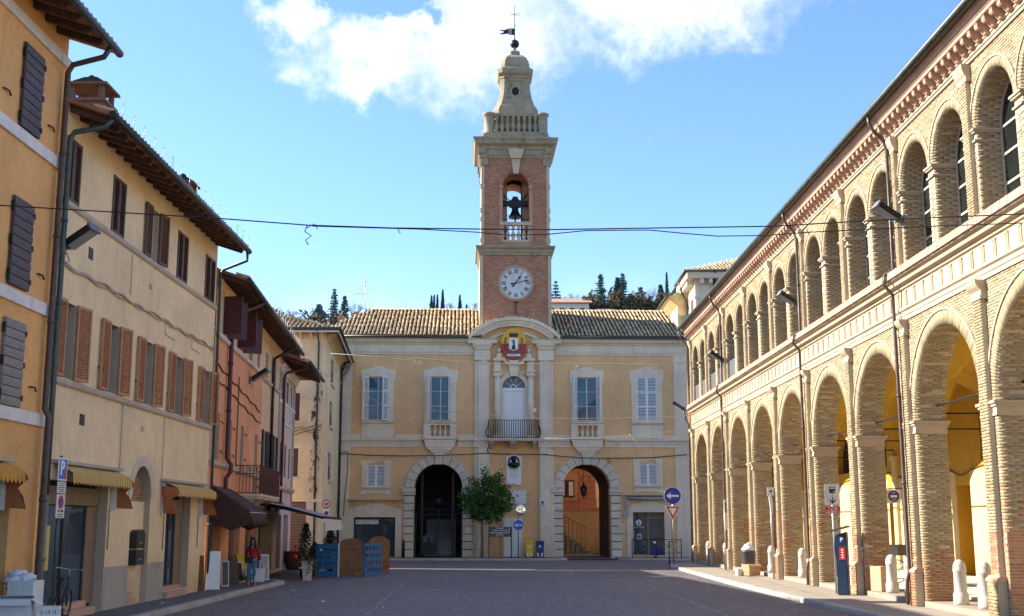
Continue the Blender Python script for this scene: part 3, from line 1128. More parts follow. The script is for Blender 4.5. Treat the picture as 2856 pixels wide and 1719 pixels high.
# tympanum behind the curved pediment
mb.prism([(-2.85, 13.3)] + arc(.13, 10.93, 3.7, 130, 50, 14)[0:] + [(3.1, 13.3)], -0.02, 0.3, 'y')
mb.add([(11.0, 0, 13.3), (11.0, 6.4, 13.3), (11.0, 6.4, 16.2), (11.0, 6.0, 16.3)], [(0, 1, 2, 3)])
mb.build('wall', [M_['hall']], hall)

# grey trim: corner strips, string course, dado band, cornice
mb = MB()
for a, b in ((-10.86, -9.97), (10.16, 11.01)):
    mb.box(a, b, -.035, 0.05, 0, 6.8)
    mb.box(a, b, -.035, 0.05, 7.55, 12.56)
mb.build('corner_pilaster', [M_['trim']], hall)
mb = MB()
for a, b in ((-10.9, -5.6), (-3.35, -2.36), (2.6, 3.6), (5.76, 11.04)):
    mb.profile([(0.05, 6.80), (-.05, 6.80), (-.05, 6.98), (-.09, 7.0), (-.09, 7.10), (-.16, 7.16), (-.20, 7.22), (-.20, 7.28), (-.03, 7.31), (0.05, 7.31)], a, b)
mb.build('string_course', [M_['trim']], hall)
mb = MB()
for a, b in ((-10.85, -9.42), (-7.25, -5.5), (-3.4, -2.34), (2.58, 3.64), (5.72, 7.45), (9.47, 11.0)):
    mb.box(a, b, -.022, .05, 7.31, 7.56)
mb.build('dado_band', [M_['trim']], hall)
COR = [(0.05, 12.56), (-.06, 12.56), (-.06, 12.66), (-.11, 12.70), (-.11, 12.77), (-.03, 12.80), (-.03, 13.16), (-.10, 13.20), (-.16, 13.28), (-.30, 13.34), (-.33, 13.46), (-.40, 13.52), (-.46, 13.60), (0.05, 13.60)]
mb = MB()
mb.profile(COR, -10.95, -2.40)
mb.profile(COR, 2.66, 11.06)
mb.build('cornice', [M_['trim']], hall)
mb = MB()
for a, b in ((-11.0, -2.75), (3.0, 11.1)):
    mb.tube([(a, -.56, 13.62), (b, -.56, 13.60)], 0.085, 8)
mb.build('gutter', [M_['gutter']], hall)

# centre bay: giant pilasters with capitals and bases
for sx, (oa, ob_, fa, fb) in enumerate(((-2.33, -1.40, -2.10, -1.50), (1.66, 2.58, 1.75, 2.35))):
    mb = MB()
    mb.box(oa, ob_, -.13, .05, 7.35, 12.2)
    mb.box(fa, fb, -.26, -.12, 7.36, 12.2)
    mb.box(oa, ob_, -.12, .05, 0.9, 6.78)
    mb.box(fa, fb, -.24, -.11, 0.95, 6.80)
    mb.profile([(0, 6.78), (-.28, 6.78), (-.28, 6.98), (-.32, 7.0), (-.32, 7.12), (-.40, 7.18), (-.40, 7.30), (-.31, 7.36), (0, 7.36)], oa - .06, ob_ + .06)
    mb.prism([(fa - .10, .12), (fb + .10, .12), (fb + .10, .75), (fb + .02, .95), (fa - .02, .95), (fa - .10, .75)], -.34, -.11)
    mb.box(oa - .08, ob_ + .08, -.18, .05, .05, .85)
    # capital
    mb.profile([(0, 12.18), (-.32, 12.18), (-.34, 12.24), (-.32, 12.30), (-.28, 12.32), (-.28, 12.80), (-.32, 12.86), (-.38, 12.9), (-.38, 12.98), (-.44, 13.06), (-.50, 13.16), (-.50, 13.24), (0, 13.24)], oa - .03, ob_ + .03)
    mb.prism([(oa - .04, 12.98), (ob_ + .04, 12.98), (ob_ + .2, 13.24), (oa - .2, 13.24)], -.40, -.05)
    # drop ornament under the astragal
    xc = (fa + fb) / 2
    mb.lathe([(.02, -.26), (.07, -.2), (.05, -.12), (.09, -.04), (.09, 0)], (xc, -.28, 12.18), 8)
    mb.build('pilaster', [M_['trim']], hall)
mb = MB()
mb.profile([(0.0, 13.24), (-.46, 13.24), (-.48, 13.30), (-.48, 13.44), (-.56, 13.52), (0.0, 13.52)], -2.80, -.97)
mb.profile([(0.0, 13.24), (-.46, 13.24), (-.48, 13.30), (-.48, 13.44), (-.56, 13.52), (0.0, 13.52)], 1.23, 3.10)
mb.build('pediment_ledge', [M_['trim']], hall)
mb = MB()
A0, A1, AL, AR = 137.5, 42.5, 105.0, 75.0
for a, b, dy in ((A0, AL, 0.0), (AL, AR, .10), (AR, A1, 0.0)):
    n = 8
    ring(mb, .13, 10.93, 3.44, 3.62, a, b, n, -.40 + dy, .2)
    ring(mb, .13, 10.93, 3.615, 3.80, a, b, n, -.48 + dy, .2)
    ring(mb, .13, 10.93, 3.795, 4.02, a, b, n, -.62 + dy, .6)
ring(mb, .13, 10.93, 2.98, 3.12, 132, 48, 16, -.14, .1)
mb.build('curved_pediment', [M_['trim']], hall)
P = []
for k in range(27):
    a = R_(137 - 94 * k / 26)
    P.append(((.13 + 4.03 * math.cos(a), -.66 + random.uniform(-.03, .03), 10.93 + 4.03 * math.sin(a)), (random.uniform(-.06, .1), math.pi / 2 - a + random.uniform(-.12, .12), 0), (1.0, 1.5, .8)))
pieces('roof_tile', TILES, hall, P)

# balcony door between slim columns, fanlight over white leaves
mb = MB()
for a, b in ((-1.12, -.72), (.95, 1.37)):
    xc = (a + b) / 2
    mb.lathe([(.19, 0), (.19, 3.68)], (xc, -.16, 7.5), 12)
    mb.box(a - .04, b + .04, -.40, 0.05, 7.28, 7.52)
    mb.box(a - .02, b + .02, -.36, .05, 11.16, 11.22)
    mb.box(a - .07, b + .07, -.40, .05, 11.222, 11.32)
    mb.box(a - .03, b + .03, -.30, .05, 11.322, 11.46)
    mb.box(a - .09, b + .09, -.42, .05, 11.462, 11.54)
    mb.box(a, b, -.22, .05, 11.542, 12.16)
mb.build('door_column', [M_['trim']], hall)
mb = MB()
mb.box(-.71, .94, -.06, .05, 11.36, 11.50)
ring(mb, .11, 10.5, .71, .98, 180, 0, 18, -.06, .05)
mb.box(-.98, -.72 + .12, -.05, .05, 7.3, 10.5)
mb.box(.94 - .12, .82 + .28, -.05, .05, 7.3, 10.5)
mb.prism([(-.10, 11.2), (.34, 11.2), (.46, 11.9), (-.22, 11.9)], -.24, .05)
mb.box(-.30, .54, -.34, .05, 11.902, 12.02)
mb.box(-.2, .42, -.28, .05, 12.022, 12.20)
for s_ in (-1, 1):
    cx = .12 + s_ * .93
    mb.prism([(cx - .42, 12.16), (cx + .42, 12.16), (cx + .34, 12.3), (cx + .12, 12.40), (cx - .12, 12.40), (cx - .34, 12.3)], -.40, .05)
    # scroll running down to the keystone
    pts = [(cx - s_ * .3, 12.32), (cx - s_ * .48, 12.14), (cx - s_ * .66, 11.98), (cx - s_ * .6, 11.86), (cx - s_ * .36, 12.02), (cx - s_ * .16, 12.2)]
    mb.prism(pts, -.3, .04)
    mb.box(cx - .14, cx + .14, -.3, .0, 12.40, 12.62)
    mb.lathe([(.05, 0), (.05, .06), (.11, .12), (.14, .2), (.11, .29), (.04, .34), (.01, .36)], (cx, -.15, 12.62), 10)
mb.build('door_surround', [M_['trim']], hall)
for a, b in ((-.60, .108), (.112, .82)):
    mb = MB()
    mb.box(a, b, .14, .19, 7.27, 10.28)
    for c, d in ((7.45, 8.6), (8.75, 10.12)):
        mb.box(a + .10, b - .10, .125, .15, c, d)
    mb.build('door_leaf', [M_['white']], hall)
mb = MB()
mb.box(-.60, .82, .10, .2, 10.28, 10.5)
ring(mb, .11, 10.5, .16, .22, 180, 0, 10, .12, .18)
for k in range(1, 5):
    a = R_(180 - 36 * k)
    mb.tube([(.11 + .2 * math.cos(a), .15, 10.5 + .2 * math.sin(a)), (.11 + .7 * math.cos(a), .15, 10.5 + .7 * math.sin(a))], .02, 6)
fan = mb.build('fanlight', [M_['white']], hall)
mb = MB()
mb.add([(p[0], .17, p[1]) for p in arc(.11, 10.5, .71, 180, 0, 18)], [tuple(range(19))])
mb.build('pane', [M_['glass']], fan)

# bombe balcony
mb = MB()
mb.box(-1.50, 1.62, -.95, .0, 7.13, 7.20)
mb.box(-1.54, 1.66, -.99, .0, 7.2, 7.27)
mb.build('balcony_slab', [M_['stonecl']], hall)
for xc, w in ((-1.27, .22), (.07, .44), (1.38, .22)):
    mb = MB()
    mb.prism([(0, 6.72), (-.25, 6.74), (-.4, 6.86), (-.62, 6.92), (-.8, 7.02), (-.86, 7.128), (0, 7.128)], xc - w / 2, xc + w / 2, 'x')
    mb.build('balcony_bracket', [M_['stonecl']], hall)


def bulge(h):
    return .02 + .16 * max(0, math.sin(math.pi * min(1, h / .72))) * (1 - .35 * h) if h < .72 else .02 - .02 * (h - .72)


rail = MB()
rail.tube([(-1.46, .0, 8.40), (-1.46, -.90, 8.40), (1.58, -.90, 8.40), (1.58, 0, 8.40)], .022, 6)
rail.tube([(-1.46, .0, 7.32), (-1.46, -.90, 7.32), (1.58, -.90, 7.32), (1.58, 0, 7.32)], .018, 6)
rail = rail.build('balcony_railing', [M_['iron']], hall)
bar = MB()
bar.tube([(0, -bulge(i / 14), i / 14 * 1.06) for i in range(15)], .023, 5)
bar_me = bar.mesh('railing_bar', [M_['iron']])
P = [((-1.46 + 3.04 * i / 22, -.90, 7.33), None, None) for i in range(23)]
P += [((-1.46, -.9 + .88 * i / 6, 7.33), (0, 0, -math.pi / 2), None) for i in range(1, 6)] + [((1.58, -.9 + .88 * i / 6, 7.33), (0, 0, math.pi / 2), None) for i in range(1, 6)]
pieces('railing_bar', bar_me, rail, P)


# window surrounds with the wavy heads
def surround(x0, x1, z0, z1, ox, ear, sill_z, base=None, peak=.68, flat=.44):
    cx = (x0 + x1) / 2
    mb = MB()
    w = (x1 - x0) / 2
    # head with ears and the swelling top
    L, Rr = cx - ox, cx + ox
    top = z1 + flat
    head = [(L + .08, z1 - ear), (x0, z1 - ear), (x0, z1), (x1, z1), (x1, z1 - ear), (Rr - .08, z1 - ear), (Rr - .07, z1 - ear + .12), (Rr, z1 - ear + .2), (Rr, top)]
    for k in range(13):
        t = k / 12
        xx = Rr - .28 - (2 * ox - .56) * t
        head.append((xx, top + (peak - flat) * (math.sin(math.pi * t) ** 2)))
    head += [(L, top), (L, z1 - ear + .2), (L + .07, z1 - ear + .12)]
    mb.prism(head, -.045, .03)
    mb.box(L + .10, x0, -.043, .03, sill_z, z1 - ear - .0005)
    mb.box(x1, Rr - .10, -.043, .03, sill_z, z1 - ear - .0005)
    mb.build('window_surround', [M_['trim']], hall)
    mb = MB()
    mb.profile([(.2, sill_z - .10), (-.10, sill_z - .10), (-.16, sill_z - .03), (-.20, sill_z), (-.20, sill_z + .06), (.2, sill_z + .06)], cx - ox + .06, cx + ox - .06)
    mb.build('window_sill', [M_['trim']], hall)
    if base is not None:
        mb = MB()
        mb.box(cx - ox + .10, cx + ox - .10, -.043, .02, base, sill_z - .10)
        mb.box(cx - ox + .22, cx + ox - .22, -.058, -.04, base + .02, sill_z - .13)
        mb.build('under_window_panel', [M_['trim']], hall)


for i, (a, b, c, d) in enumerate(H_W):
    surround(a, b, c, d, 1.08, .42, 8.31, 7.33 if i in (0, 3) else None)
for (a, b, c, d) in ((-8.91, -7.81, 4.35, 5.69), (7.90, 9.0, 4.46, 5.81)):
    cx = (a + b) / 2
    mb = MB()
    mb.prism([(cx - .95, d + .28), (cx - .95, d + .05), (cx - .89, d - .1), (cx - .89, c - .12), (cx - .93, c - .45), (cx - .62, c - .45), (cx - .58, c - .38), (cx + .58, c - .38), (cx + .62, c - .45), (cx + .93, c - .45), (cx + .89, c - .12), (cx + .89, d - .1), (cx + .95, d + .05), (cx + .95, d + .28),
              (cx + .4, d + .30), (b, d), (b, c), (a, c), (a, d), (cx + .4 - .01, d + .30)], -.04, .03)
    mb.build('window_surround', [M_['trim']], hall)
    mb = MB()
    mb.box(cx - .84, cx + .84, -.13, .03, c - .12, c - .02)
    mb.build('window_sill', [M_['greyband']], hall)
    for p, q_, hh in ((a, cx - .002, 'l'), (cx + .002, b, 'r')):
        louvre_leaf(hall, p, q_, c, d, .03, M_['white'], 14, own=0, rails=1)
    mb = MB()
    mb.box(a, b, .10, .14, c, d)
    mb.build('window_back', [M_['dark']], hall)
# upper windows: glazing and white louvred leaves
for i, (a, b, c, d) in enumerate(H_W[:3]):
    window_glazed(hall, a, b, c, d, .12, M_['offwhite'], M_['glassblue'], 3, 2)
cfg = [(118, 62), (102, 82), (112, 106)]
for (a, b, c, d), (la, ra) in zip(H_W[:3], cfg):
    louvre_leaf(hall, a, (a + b) / 2, c, d, -.01, M_['white'], 27, 'l', R_(la), rails=3)
    louvre_leaf(hall, (a + b) / 2, b, c, d, -.01, M_['white'], 27, 'r', R_(ra), rails=3)
a, b, c, d = H_W[3]
for p, q_ in ((a, (a + b) / 2 - .003), ((a + b) / 2 + .003, b)):
    louvre_leaf(hall, p, q_, c, d, .0, M_['white'], 27, rails=3)
mb = MB()
mb.box(a, b, .14, .18, c, d)
mb.build('window_back', [M_['dark']], hall)

# little balustrades with stepped corbels under the two inner windows
for xc in (-4.46, 4.68):
    mb = MB()
    mb.box(xc - 1.02, xc - .64, -.30, .05, 7.34, 8.21)
    mb.box(xc + .64, xc + 1.02, -.30, .05, 7.34, 8.21)
    mb.box(xc - .64, xc + .64, -.28, .05, 7.34, 7.44)
    mb.box(xc - .64, xc + .64, -.28, .05, 8.13, 8.21)
    mb.box(xc - .64, xc + .64, .02, .05, 7.44, 8.13, 1)  # dark sheet puts the shade behind the balusters into colour
    bl = mb.build('balustrade', [M_['trim'], M_['brownroll']], hall)
    one = MB()
    one.lathe(baluster_prof(.69, .098), (0, 0, 0), 10)
    me = one.mesh('baluster', [M_['trim']])
    pieces('baluster', me, bl, [((xc - .64 + .32 * k, -.14, 7.44), None, None) for k in range(5)])
    mb = MB()
    mb.profile([(0, 7.22), (-.34, 7.22), (-.40, 7.28), (-.40, 7.34), (0, 7.34)], xc - 1.1, xc + 1.1)
    for w, z0, z1, y in ((1.0, 7.06, 7.22, .33), (.93, 6.78, 7.06, .31), (.78, 6.60, 6.78, .27), (.60, 6.44, 6.60, .22), (.42, 6.28, 6.44, .17)):
        mb.prism([(xc - w + .06, z0), (xc + w - .06, z0), (xc + w, z1), (xc - w, z1)], -y, .03)
    mb.build('corbel', [M_['trim']], hall)

# rusticated arches: every voussoir and jamb block is a stone of its own
blk = MB()
blk.prism([(-.31, 0), (.31, 0), (.31, .415), (-.31, .415)], -.10, .06)
bm_ = bmesh.new()
bm_.from_mesh(blk.mesh('tmp', [M_['trim']]))
bmesh.ops.bevel(bm_, geom=bm_.edges[:], offset=.022, segments=1, affect='EDGES')
qme = bpy.data.meshes.new('quoin')
bm_.to_mesh(qme)
bm_.free()
qme.materials.append(M_['stonecl'])
for cx, hw in ((-4.525, 1.475), (4.615, 1.465)):
    for s_ in (-1, 1):
        for k in range(8):
            put('quoin', qme, hall, (cx + s_ * (hw + .335), 0, .14 + .463 * k), None, (1 + random.uniform(-.01, .01), 1, 1))
        xi = cx + s_ * hw
        mb = MB()
        mb.box(min(xi + s_ * .03, xi + s_ * .63), max(xi + s_ * .03, xi + s_ * .63), -.03, .05, .0, 3.88)
        mb.build('joint_bed', [M_['joint']], hall)
        mb = MB()
        x0, x1 = sorted((xi - s_ * .06, xi + s_ * .75))
        mb.profile([(.5, 3.86), (-.10, 3.86), (-.12, 3.92), (-.12, 4.0), (-.18, 4.04), (-.18, 4.28), (.5, 4.28)], x0, x1)
        mb.box(min(xi, xi + s_ * .7), max(xi, xi + s_ * .7), -.14, .05, 0.0, .13)
        mb.build('impost', [M_['stonecl']], hall)
    nv = 11
    for k in range(nv):
        a0, a1 = 180 - 180 * k / nv, 180 - 180 * (k + 1) / nv
        key = k == nv // 2
        g = -.55
        if k == 0:
            m3 = MB()
            ring(m3, cx, 4.3, hw + .012, hw + .54, 180, 0, 22, -.03, .06)
            m3.build('joint_bed', [M_['joint']], hall)
        r0, r1 = (hw - .04, hw + .64) if key else (hw + .003, hw + .56)
        mb = MB()
        mb.prism(arc(cx, 4.3, r1, a0 + g, a1 - g, 3) + arc(cx, 4.3, r0, a1 - g, a0 + g, 3), -.16 if key else -.10, .07)
        mb.build('keystone' if key else 'voussoir', [M_['stonecl']], hall)

# shops left and right
for (a, b, c, d, ox, pk) in ((-9.66, -7.13, .14, 2.52, 1.62, 3.35), (7.44, 9.40, .22, 2.83, 1.36, 3.52)):
    cx = (a + b) / 2
    mb = MB()
    top = [(cx + ox, pk - .36)] + [(cx + ox * math.cos(math.pi * t / 14), pk - .36 + .36 * math.sin(math.pi * t / 14) ** 3) for t in range(1, 14)] + [(cx - ox, pk - .36)]
    mb.prism([(b, d), (cx + ox, d)] + top + [(cx - ox, d), (a, d)], -.04, .03)
    mb.box(cx - ox, a, -.04, .03, .05, d)
    mb.box(b, cx + ox, -.04, .03, .05, d)
    mb.build('shop_surround', [M_['trim']], hall)
mb = MB()
mb.box(-10.0, -6.74, -.32, .02, 3.55, 3.63)
for x in (-9.7, -8.3, -6.95):
    mb.box(x - .04, x + .04, -.25, .0, 3.40, 3.55)
mb.build('shelf_ledge', [M_['greyband']], hall)
mb = MB()
mb.box(7.0, 9.86, -.36, .02, 3.84, 3.90)
mb.build('shelf_ledge', [M_['greyband']], hall)
# left shop: black frame, lettered panel, two panes
mb = MB()
for x0, x1 in ((-9.66, -9.56), (-8.14, -7.92), (-7.24, -7.13)):
    mb.box(x0, x1, .20, .32, .14, 2.52)
mb.box(-9.56, -8.14, .205, .315, 2.38, 2.52)
mb.box(-7.92, -7.24, .205, .315, 2.38, 2.52)
mb.box(-7.92, -7.24, .205, .315, .14, .75)
mb.box(-9.56, -8.14, .205, .315, .14, .5)
shop = mb.build('shop_front', [M_['darkgreen']], hall)
for x0, x1, z0, z1 in ((-9.56, -8.14, .5, 2.38), (-7.92, -7.24, .75, 2.38)):
    m2 = MB()
    m2.quad((x0, .27, z0), (x1, .27, z0), (x1, .27, z1), (x0, .27, z1))
    m2.build('pane', [M_['glass']], shop)
m2 = MB()
m2.box(-9.54, -8.16, .16, .2, 2.10, 2.37)
text_mb('SPORTELLO UFFICIO TURISTICO', .088, m2, upright(-8.78, .158, 2.285), .003, 1)
text_mb('DI BRISIGHELLA', .088, m2, upright(-8.85, .158, 2.175), .003, 1)
m2.lathe([(.05, 0), (.05, .003)], (0, 0, 0), 10, 1, M=upright(-9.42, .158, 2.235))
m2.lathe([(.025, 0), (.025, .003)], (0, 0, 0), 8, 1, M=upright(-8.26, .158, 2.235))
m2.build('lettered_panel', [M_['paper'], M_['black']], shop)
m2 = MB()
m2.box(-9.56, -7.24, .9, .92, .14, 2.5)
m2.build('shop_interior', [M_['dark']], shop)
# right shop
mb = MB()
for x0, x1 in ((7.44, 7.50), (8.36, 8.48), (9.30, 9.40)):
    mb.box(x0, x1, .20, .30, .22, 2.83)
mb.box(7.50, 8.36, .205, .295, 2.75, 2.83)
mb.box(8.48, 9.30, .205, .295, 2.75, 2.83)
mb.box(8.48, 9.30, .205, .295, 2.45, 2.52)
mb.box(8.48, 9.30, .205, .295, .22, .75, 1)
mb.box(7.50, 8.36, .205, .295, .22, .30)
shop = mb.build('shop_front', [M_['shopwood'], M_['binblue']], hall)
for x0, x1, z0, z1 in ((7.50, 8.36, .30, 2.75), (8.48, 9.30, .75, 2.45), (8.48, 9.30, 2.52, 2.75)):
    m2 = MB()
    m2.quad((x0, .25, z0), (x1, .25, z0), (x1, .25, z1), (x0, .25, z1))
    m2.build('pane', [M_['glass']], shop)
m2 = MB()
m2.lathe([(.18, 0), (.18, .004)], (0, 0, 0), 20, 0, M=upright(7.84, .245, 2.2))
m2.add([(upright(7.84, .239, 2.2) @ Vector(p)) for p in ((-.05, -.1, 0), (.07, -.1, 0), (.07, -.02, 0), (.0, .0, 0), (-.01, .11, 0), (-.05, .11, 0))], [(0, 1, 2, 3, 4, 5)], 1)
text_mb('LA BOTTEGA', .11, m2, upright(7.86, .245, 1.92), .002, 0)
ring(m2, 7.86, 1.36, .10, .15, 200, -20, 10, .243, .246)
m2.box(7.70, 8.02, .243, .246, 1.20, 1.25)
m2.build('window_sticker', [M_['paper'], M_['black']], shop)
m2 = MB()
m2.box(7.44, 9.40, .95, .97, .22, 2.8)
m2.build('shop_interior', [M_['dark']], shop)
# rolled grey awning of the right shop
aw = thing('rolled_awning', 'rolled grey shop awning with its loose end hanging beside the right arch', 'awning', (0, 75, 0), HALL_RZ)
mb = MB()
mb.tube([(7.05, -.2, 3.70), (8.4, -.2, 3.66), (9.75, -.2, 3.70)], .11, 8)
mb.build('awning_roll', [M_['awngrey']], aw)
mb = MB()
mb.add([(7.22, -.22, 3.62), (7.02, -.26, 3.55), (6.98, -.24, 3.0), (6.84, -.26, 2.55), (7.12, -.22, 2.55), (7.18, -.22, 3.1), (7.22, -.18, 3.62), (7.02, -.22, 3.55), (6.98, -.20, 3.0), (6.84, -.22, 2.55), (7.12, -.18, 2.55), (7.18, -.18, 3.1)],
       [(0, 1, 2, 5), (2, 3, 4, 5), (6, 11, 8, 7), (8, 11, 10, 9), (0, 5, 11, 6), (5, 4, 10, 11), (4, 3, 9, 10), (3, 2, 8, 9), (2, 1, 7, 8), (1, 0, 6, 7)])
mb.build('awning_flap', [M_['awngrey']], aw)

# passages behind the arches
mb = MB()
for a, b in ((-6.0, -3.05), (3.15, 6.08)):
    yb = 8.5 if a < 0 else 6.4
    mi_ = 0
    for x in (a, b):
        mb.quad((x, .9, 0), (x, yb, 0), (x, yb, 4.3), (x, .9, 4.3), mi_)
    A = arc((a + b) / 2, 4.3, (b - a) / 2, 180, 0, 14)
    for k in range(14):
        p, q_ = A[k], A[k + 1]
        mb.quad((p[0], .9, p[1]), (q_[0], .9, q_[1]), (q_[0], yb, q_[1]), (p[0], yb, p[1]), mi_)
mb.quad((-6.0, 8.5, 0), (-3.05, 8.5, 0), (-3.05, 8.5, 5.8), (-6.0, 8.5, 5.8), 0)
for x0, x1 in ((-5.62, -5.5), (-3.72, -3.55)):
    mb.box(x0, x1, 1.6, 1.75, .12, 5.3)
mb.build('passage_wall', [M_['tunnel'], M_['courtwall']], hall)
for k in range(14):
    mb = MB()
    mb.box(-5.4, -3.5, 2.6 + .30 * k, 2.6 + .30 * (k + 1), .12, .12 + .165 * (k + 1))
    mb.build('step', [M_['plinth']], hall)
# iron gate of the left arch: left leaf ajar against the stairs
gate = thing('iron_gate', 'tall wrought iron gate with scrollwork closing the left arch', 'gate', (0, 75, 0), HALL_RZ)
mb = MB()
for x in (-5.9, -5.55, -4.52, -3.45, -3.12):
    mb.box(x - .025, x + .025, .70, .75, .12, 2.75 + (.3 if x == -4.52 else 0))
for z in (.25, 1.25, 2.68, 3.02):
    mb.box(-5.9, -3.12, .71, .74, z - .02, z + .02)
mb.build('gate_frame', [M_['iron']], gate)
b_ = MB()
b_.tube([(0, 0, 0), (0, 0, 1.42)], .012, 5)
me = b_.mesh('gate_bar', [M_['iron']])
pieces('gate_bar', me, gate, [((-5.85 + .152 * k, .725, 1.26), None, None) for k in range(19)])
mb = MB()
for k in range(9):
    x = -5.7 + .3 * k
    mb.tube([(x + .10 * math.cos(t * .7) * (1 - t * .06), .725, 2.85 + .12 * math.sin(t * .7) * (1 - t * .06)) for t in range(10)], .012, 4)
    h = .35 * math.exp(-((x + 4.52) / .7) ** 2)
    mb.tube([(x + .12 * math.cos(t * .75), .725, 3.12 + h * .5 + (.10 + .25 * h) * math.sin(t * .75)) for t in range(9)], .013, 4)
mb.lathe([(.02, 0), (.2, .12), (.26, .3), (.2, .5), (.05, .62)], (-4.5, .72, 3.12), 8)
mb.box(-5.6, -4.6, .69, .70, .25, 1.24)
mb.build('scrollwork', [M_['iron']], gate)
for x, z in ((-5.45, 1.0), (-5.02, .95)):
    mb = MB()
    mb.box(x, x + .26, .55, .66, z, z + .42)
    mb.box(x + .02, x + .24, .54, .56, z + .3, z + .34)
    tag(mb.build('letter_box', [M_['greyplastic']], None), 'grey letter box on the iron gate, %s one' % ('left and higher' if z > .97 else 'right and lower'), 'letter box', 'letter boxes on the gate')
    bpy.data.objects['letter_box' if z > .97 else 'letter_box.001'].matrix_world = hall.matrix_basis

# roof
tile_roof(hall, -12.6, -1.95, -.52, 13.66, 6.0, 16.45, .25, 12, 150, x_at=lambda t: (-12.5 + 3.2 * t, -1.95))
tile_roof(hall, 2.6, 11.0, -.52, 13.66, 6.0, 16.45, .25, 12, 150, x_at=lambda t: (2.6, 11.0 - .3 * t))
mb = MB()
mb.add([(-9.3, 6, 16.42), (2.7, 6, 16.42), (2.7, 12.5, 13.6), (-12.5, 12.5, 13.6)], [(0, 1, 2, 3)])
mb.add([(2.71, 6, 16.42), (10.7, 6, 16.42), (10.9, 6.9, 16.1), (2.71, 6.9, 16.1)], [(0, 1, 2, 3)])
mb.build('rear_roof', [M_['tilebed']], hall)
rt = make_tile(6, .45, .13, .115)
pieces('ridge_tile', rt, hall, [((-9.3 + .4 * k + (4.9 if k >= 17 else 0), 6.0, 16.44), (0, 0, -math.pi / 2), None) for k in range(38)])

# oval crest under the pediment
crest = thing('coat_of_arms', 'oval yellow and red coat of arms board with crown and white shield', 'coat of arms', (0, 75, 0), HALL_RZ)
mb = MB()
cx, cz, rx, rz_ = .09, 13.24, .80, .98
el = [(cx + rx * math.cos(R_(a)), cz + rz_ * math.sin(R_(a))) for a in range(0, 360, 10)]
mb.prism(el, -.30, -.10, 'y', 1)
up_ = [p for p in [(cx + rx * math.cos(R_(a)), cz + rz_ * math.sin(R_(a))) for a in range(0, 181, 10)]]
mb.prism(up_, -.304, -.29, 'y', 0)
crest_b = mb.build('board', [M_['gold'], M_['crestred']], crest)
mb = MB()
mb.prism([(cx - .27, 13.68), (cx - .23, 13.66), (cx + .23, 13.66), (cx + .27, 13.68), (cx + .30, 13.92), (cx + .22, 13.86), (cx + .17, 13.93), (cx + .1, 13.86), (cx + .04, 13.93), (cx - .02, 13.86), (cx - .08, 13.93), (cx - .14, 13.86), (cx - .2, 13.93), (cx - .24, 13.86), (cx - .30, 13.92)], -.325, -.30)
mb.build('crown', [M_['black']], crest)
mb = MB()
mb.prism([(cx - .28, 13.58), (cx + .28, 13.58), (cx + .28, 12.92), (cx + .14, 12.84), (cx, 12.80), (cx - .14, 12.84), (cx - .28, 12.92)], -.33, -.30)
mb.build('shield', [M_['white']], crest)
mb = MB()
mb.prism([(cx - .12, 12.86), (cx + .12, 12.86), (cx + .10, 13.08), (cx + .06, 13.12), (cx + .08, 13.36), (cx + .02, 13.5), (cx - .05, 13.48), (cx - .02, 13.36), (cx - .09, 13.38), (cx - .09, 13.33), (cx - .01, 13.3), (cx - .08, 13.22), (cx - .02, 13.18), (cx - .1, 13.08)], -.342, -.328)
mb.prism([(cx - .06, 13.42), (cx - .16, 13.45), (cx - .17, 13.41), (cx - .06, 13.37)], -.341, -.329)
mb.build('shield_beast', [M_['black']], crest)
mb = MB()
for s_ in (-1, 1):
    for k in range(5):
        x, z, a = cx + s_ * (.50 + .05 * (k % 2)), 12.95 + .15 * k, .7 * (1 if k % 2 else -1)
        M = Matrix.Translation((x, -.318, z)) @ Matrix.Rotation(a, 4, 'Y')
        mb.prism([(-.04, 0), (0, -.13), (.04, 0), (0, .13)], -.008, .012, M=M)
    mb.tube([(cx + s_ * .42, -.315, 12.75), (cx + s_ * .52, -.315, 13.2), (cx + s_ * .46, -.315, 13.65)], .014, 5)
mb.prism([(cx - .36, 12.74), (cx - .1, 12.78), (cx - .05, 12.66), (cx + .12, 12.66), (cx + .16, 12.78), (cx + .4, 12.74), (cx + .3, 12.6), (cx - .3, 12.6)], -.32, -.3)
mb.build('laurel', [M_['cypress']], crest)
mb = MB()
mb.box(cx - .40, cx + .42, -.335, -.305, 12.44, 12.58)
text_mb('BRISIGHELLA', .105, mb, upright(cx + .01, -.336, 12.51), .002, 1)
mb.build('scroll', [M_['white'], M_['black']], crest)

# memorial plaque with a bronze bust
pq = thing('memorial_plaque', 'white marble memorial plaque with a dark bronze bust above its inscription', 'plaque', (0, 75, 0), HALL_RZ)
mb = MB()
px = .11
mb.prism([(px - .46, 4.48), (px - .2, 4.48), (px - .1, 4.52), (px + .1, 4.52), (px + .2, 4.48), (px + .46, 4.48), (px + .46, 5.45), (px + .5, 5.5), (px + .46, 5.6), (px + .5, 5.7), (px + .46, 5.8), (px + .47, 6.12), (px + .5, 6.2), (px + .25, 6.24), (px + .16, 6.36), (px, 6.42), (px - .16, 6.36), (px - .25, 6.24), (px - .5, 6.2), (px - .47, 6.12), (px - .46, 5.8), (px - .5, 5.7), (px - .46, 5.6), (px - .5, 5.5), (px - .46, 5.45)], -.08, 0)
ring(mb, px, 5.0, .40, .42, 190, 350, 14, -.088, -.07)
for k, w in enumerate((.30, .26, .24, .28, .22, .26, .2)):
    mb.box(px - w, px + w, -.0835, -.078, 5.42 - .085 * k, 5.445 - .085 * k, 1)
mb.build('marble_slab', [M_['white'], M_['greyband']], pq)
mb = MB()
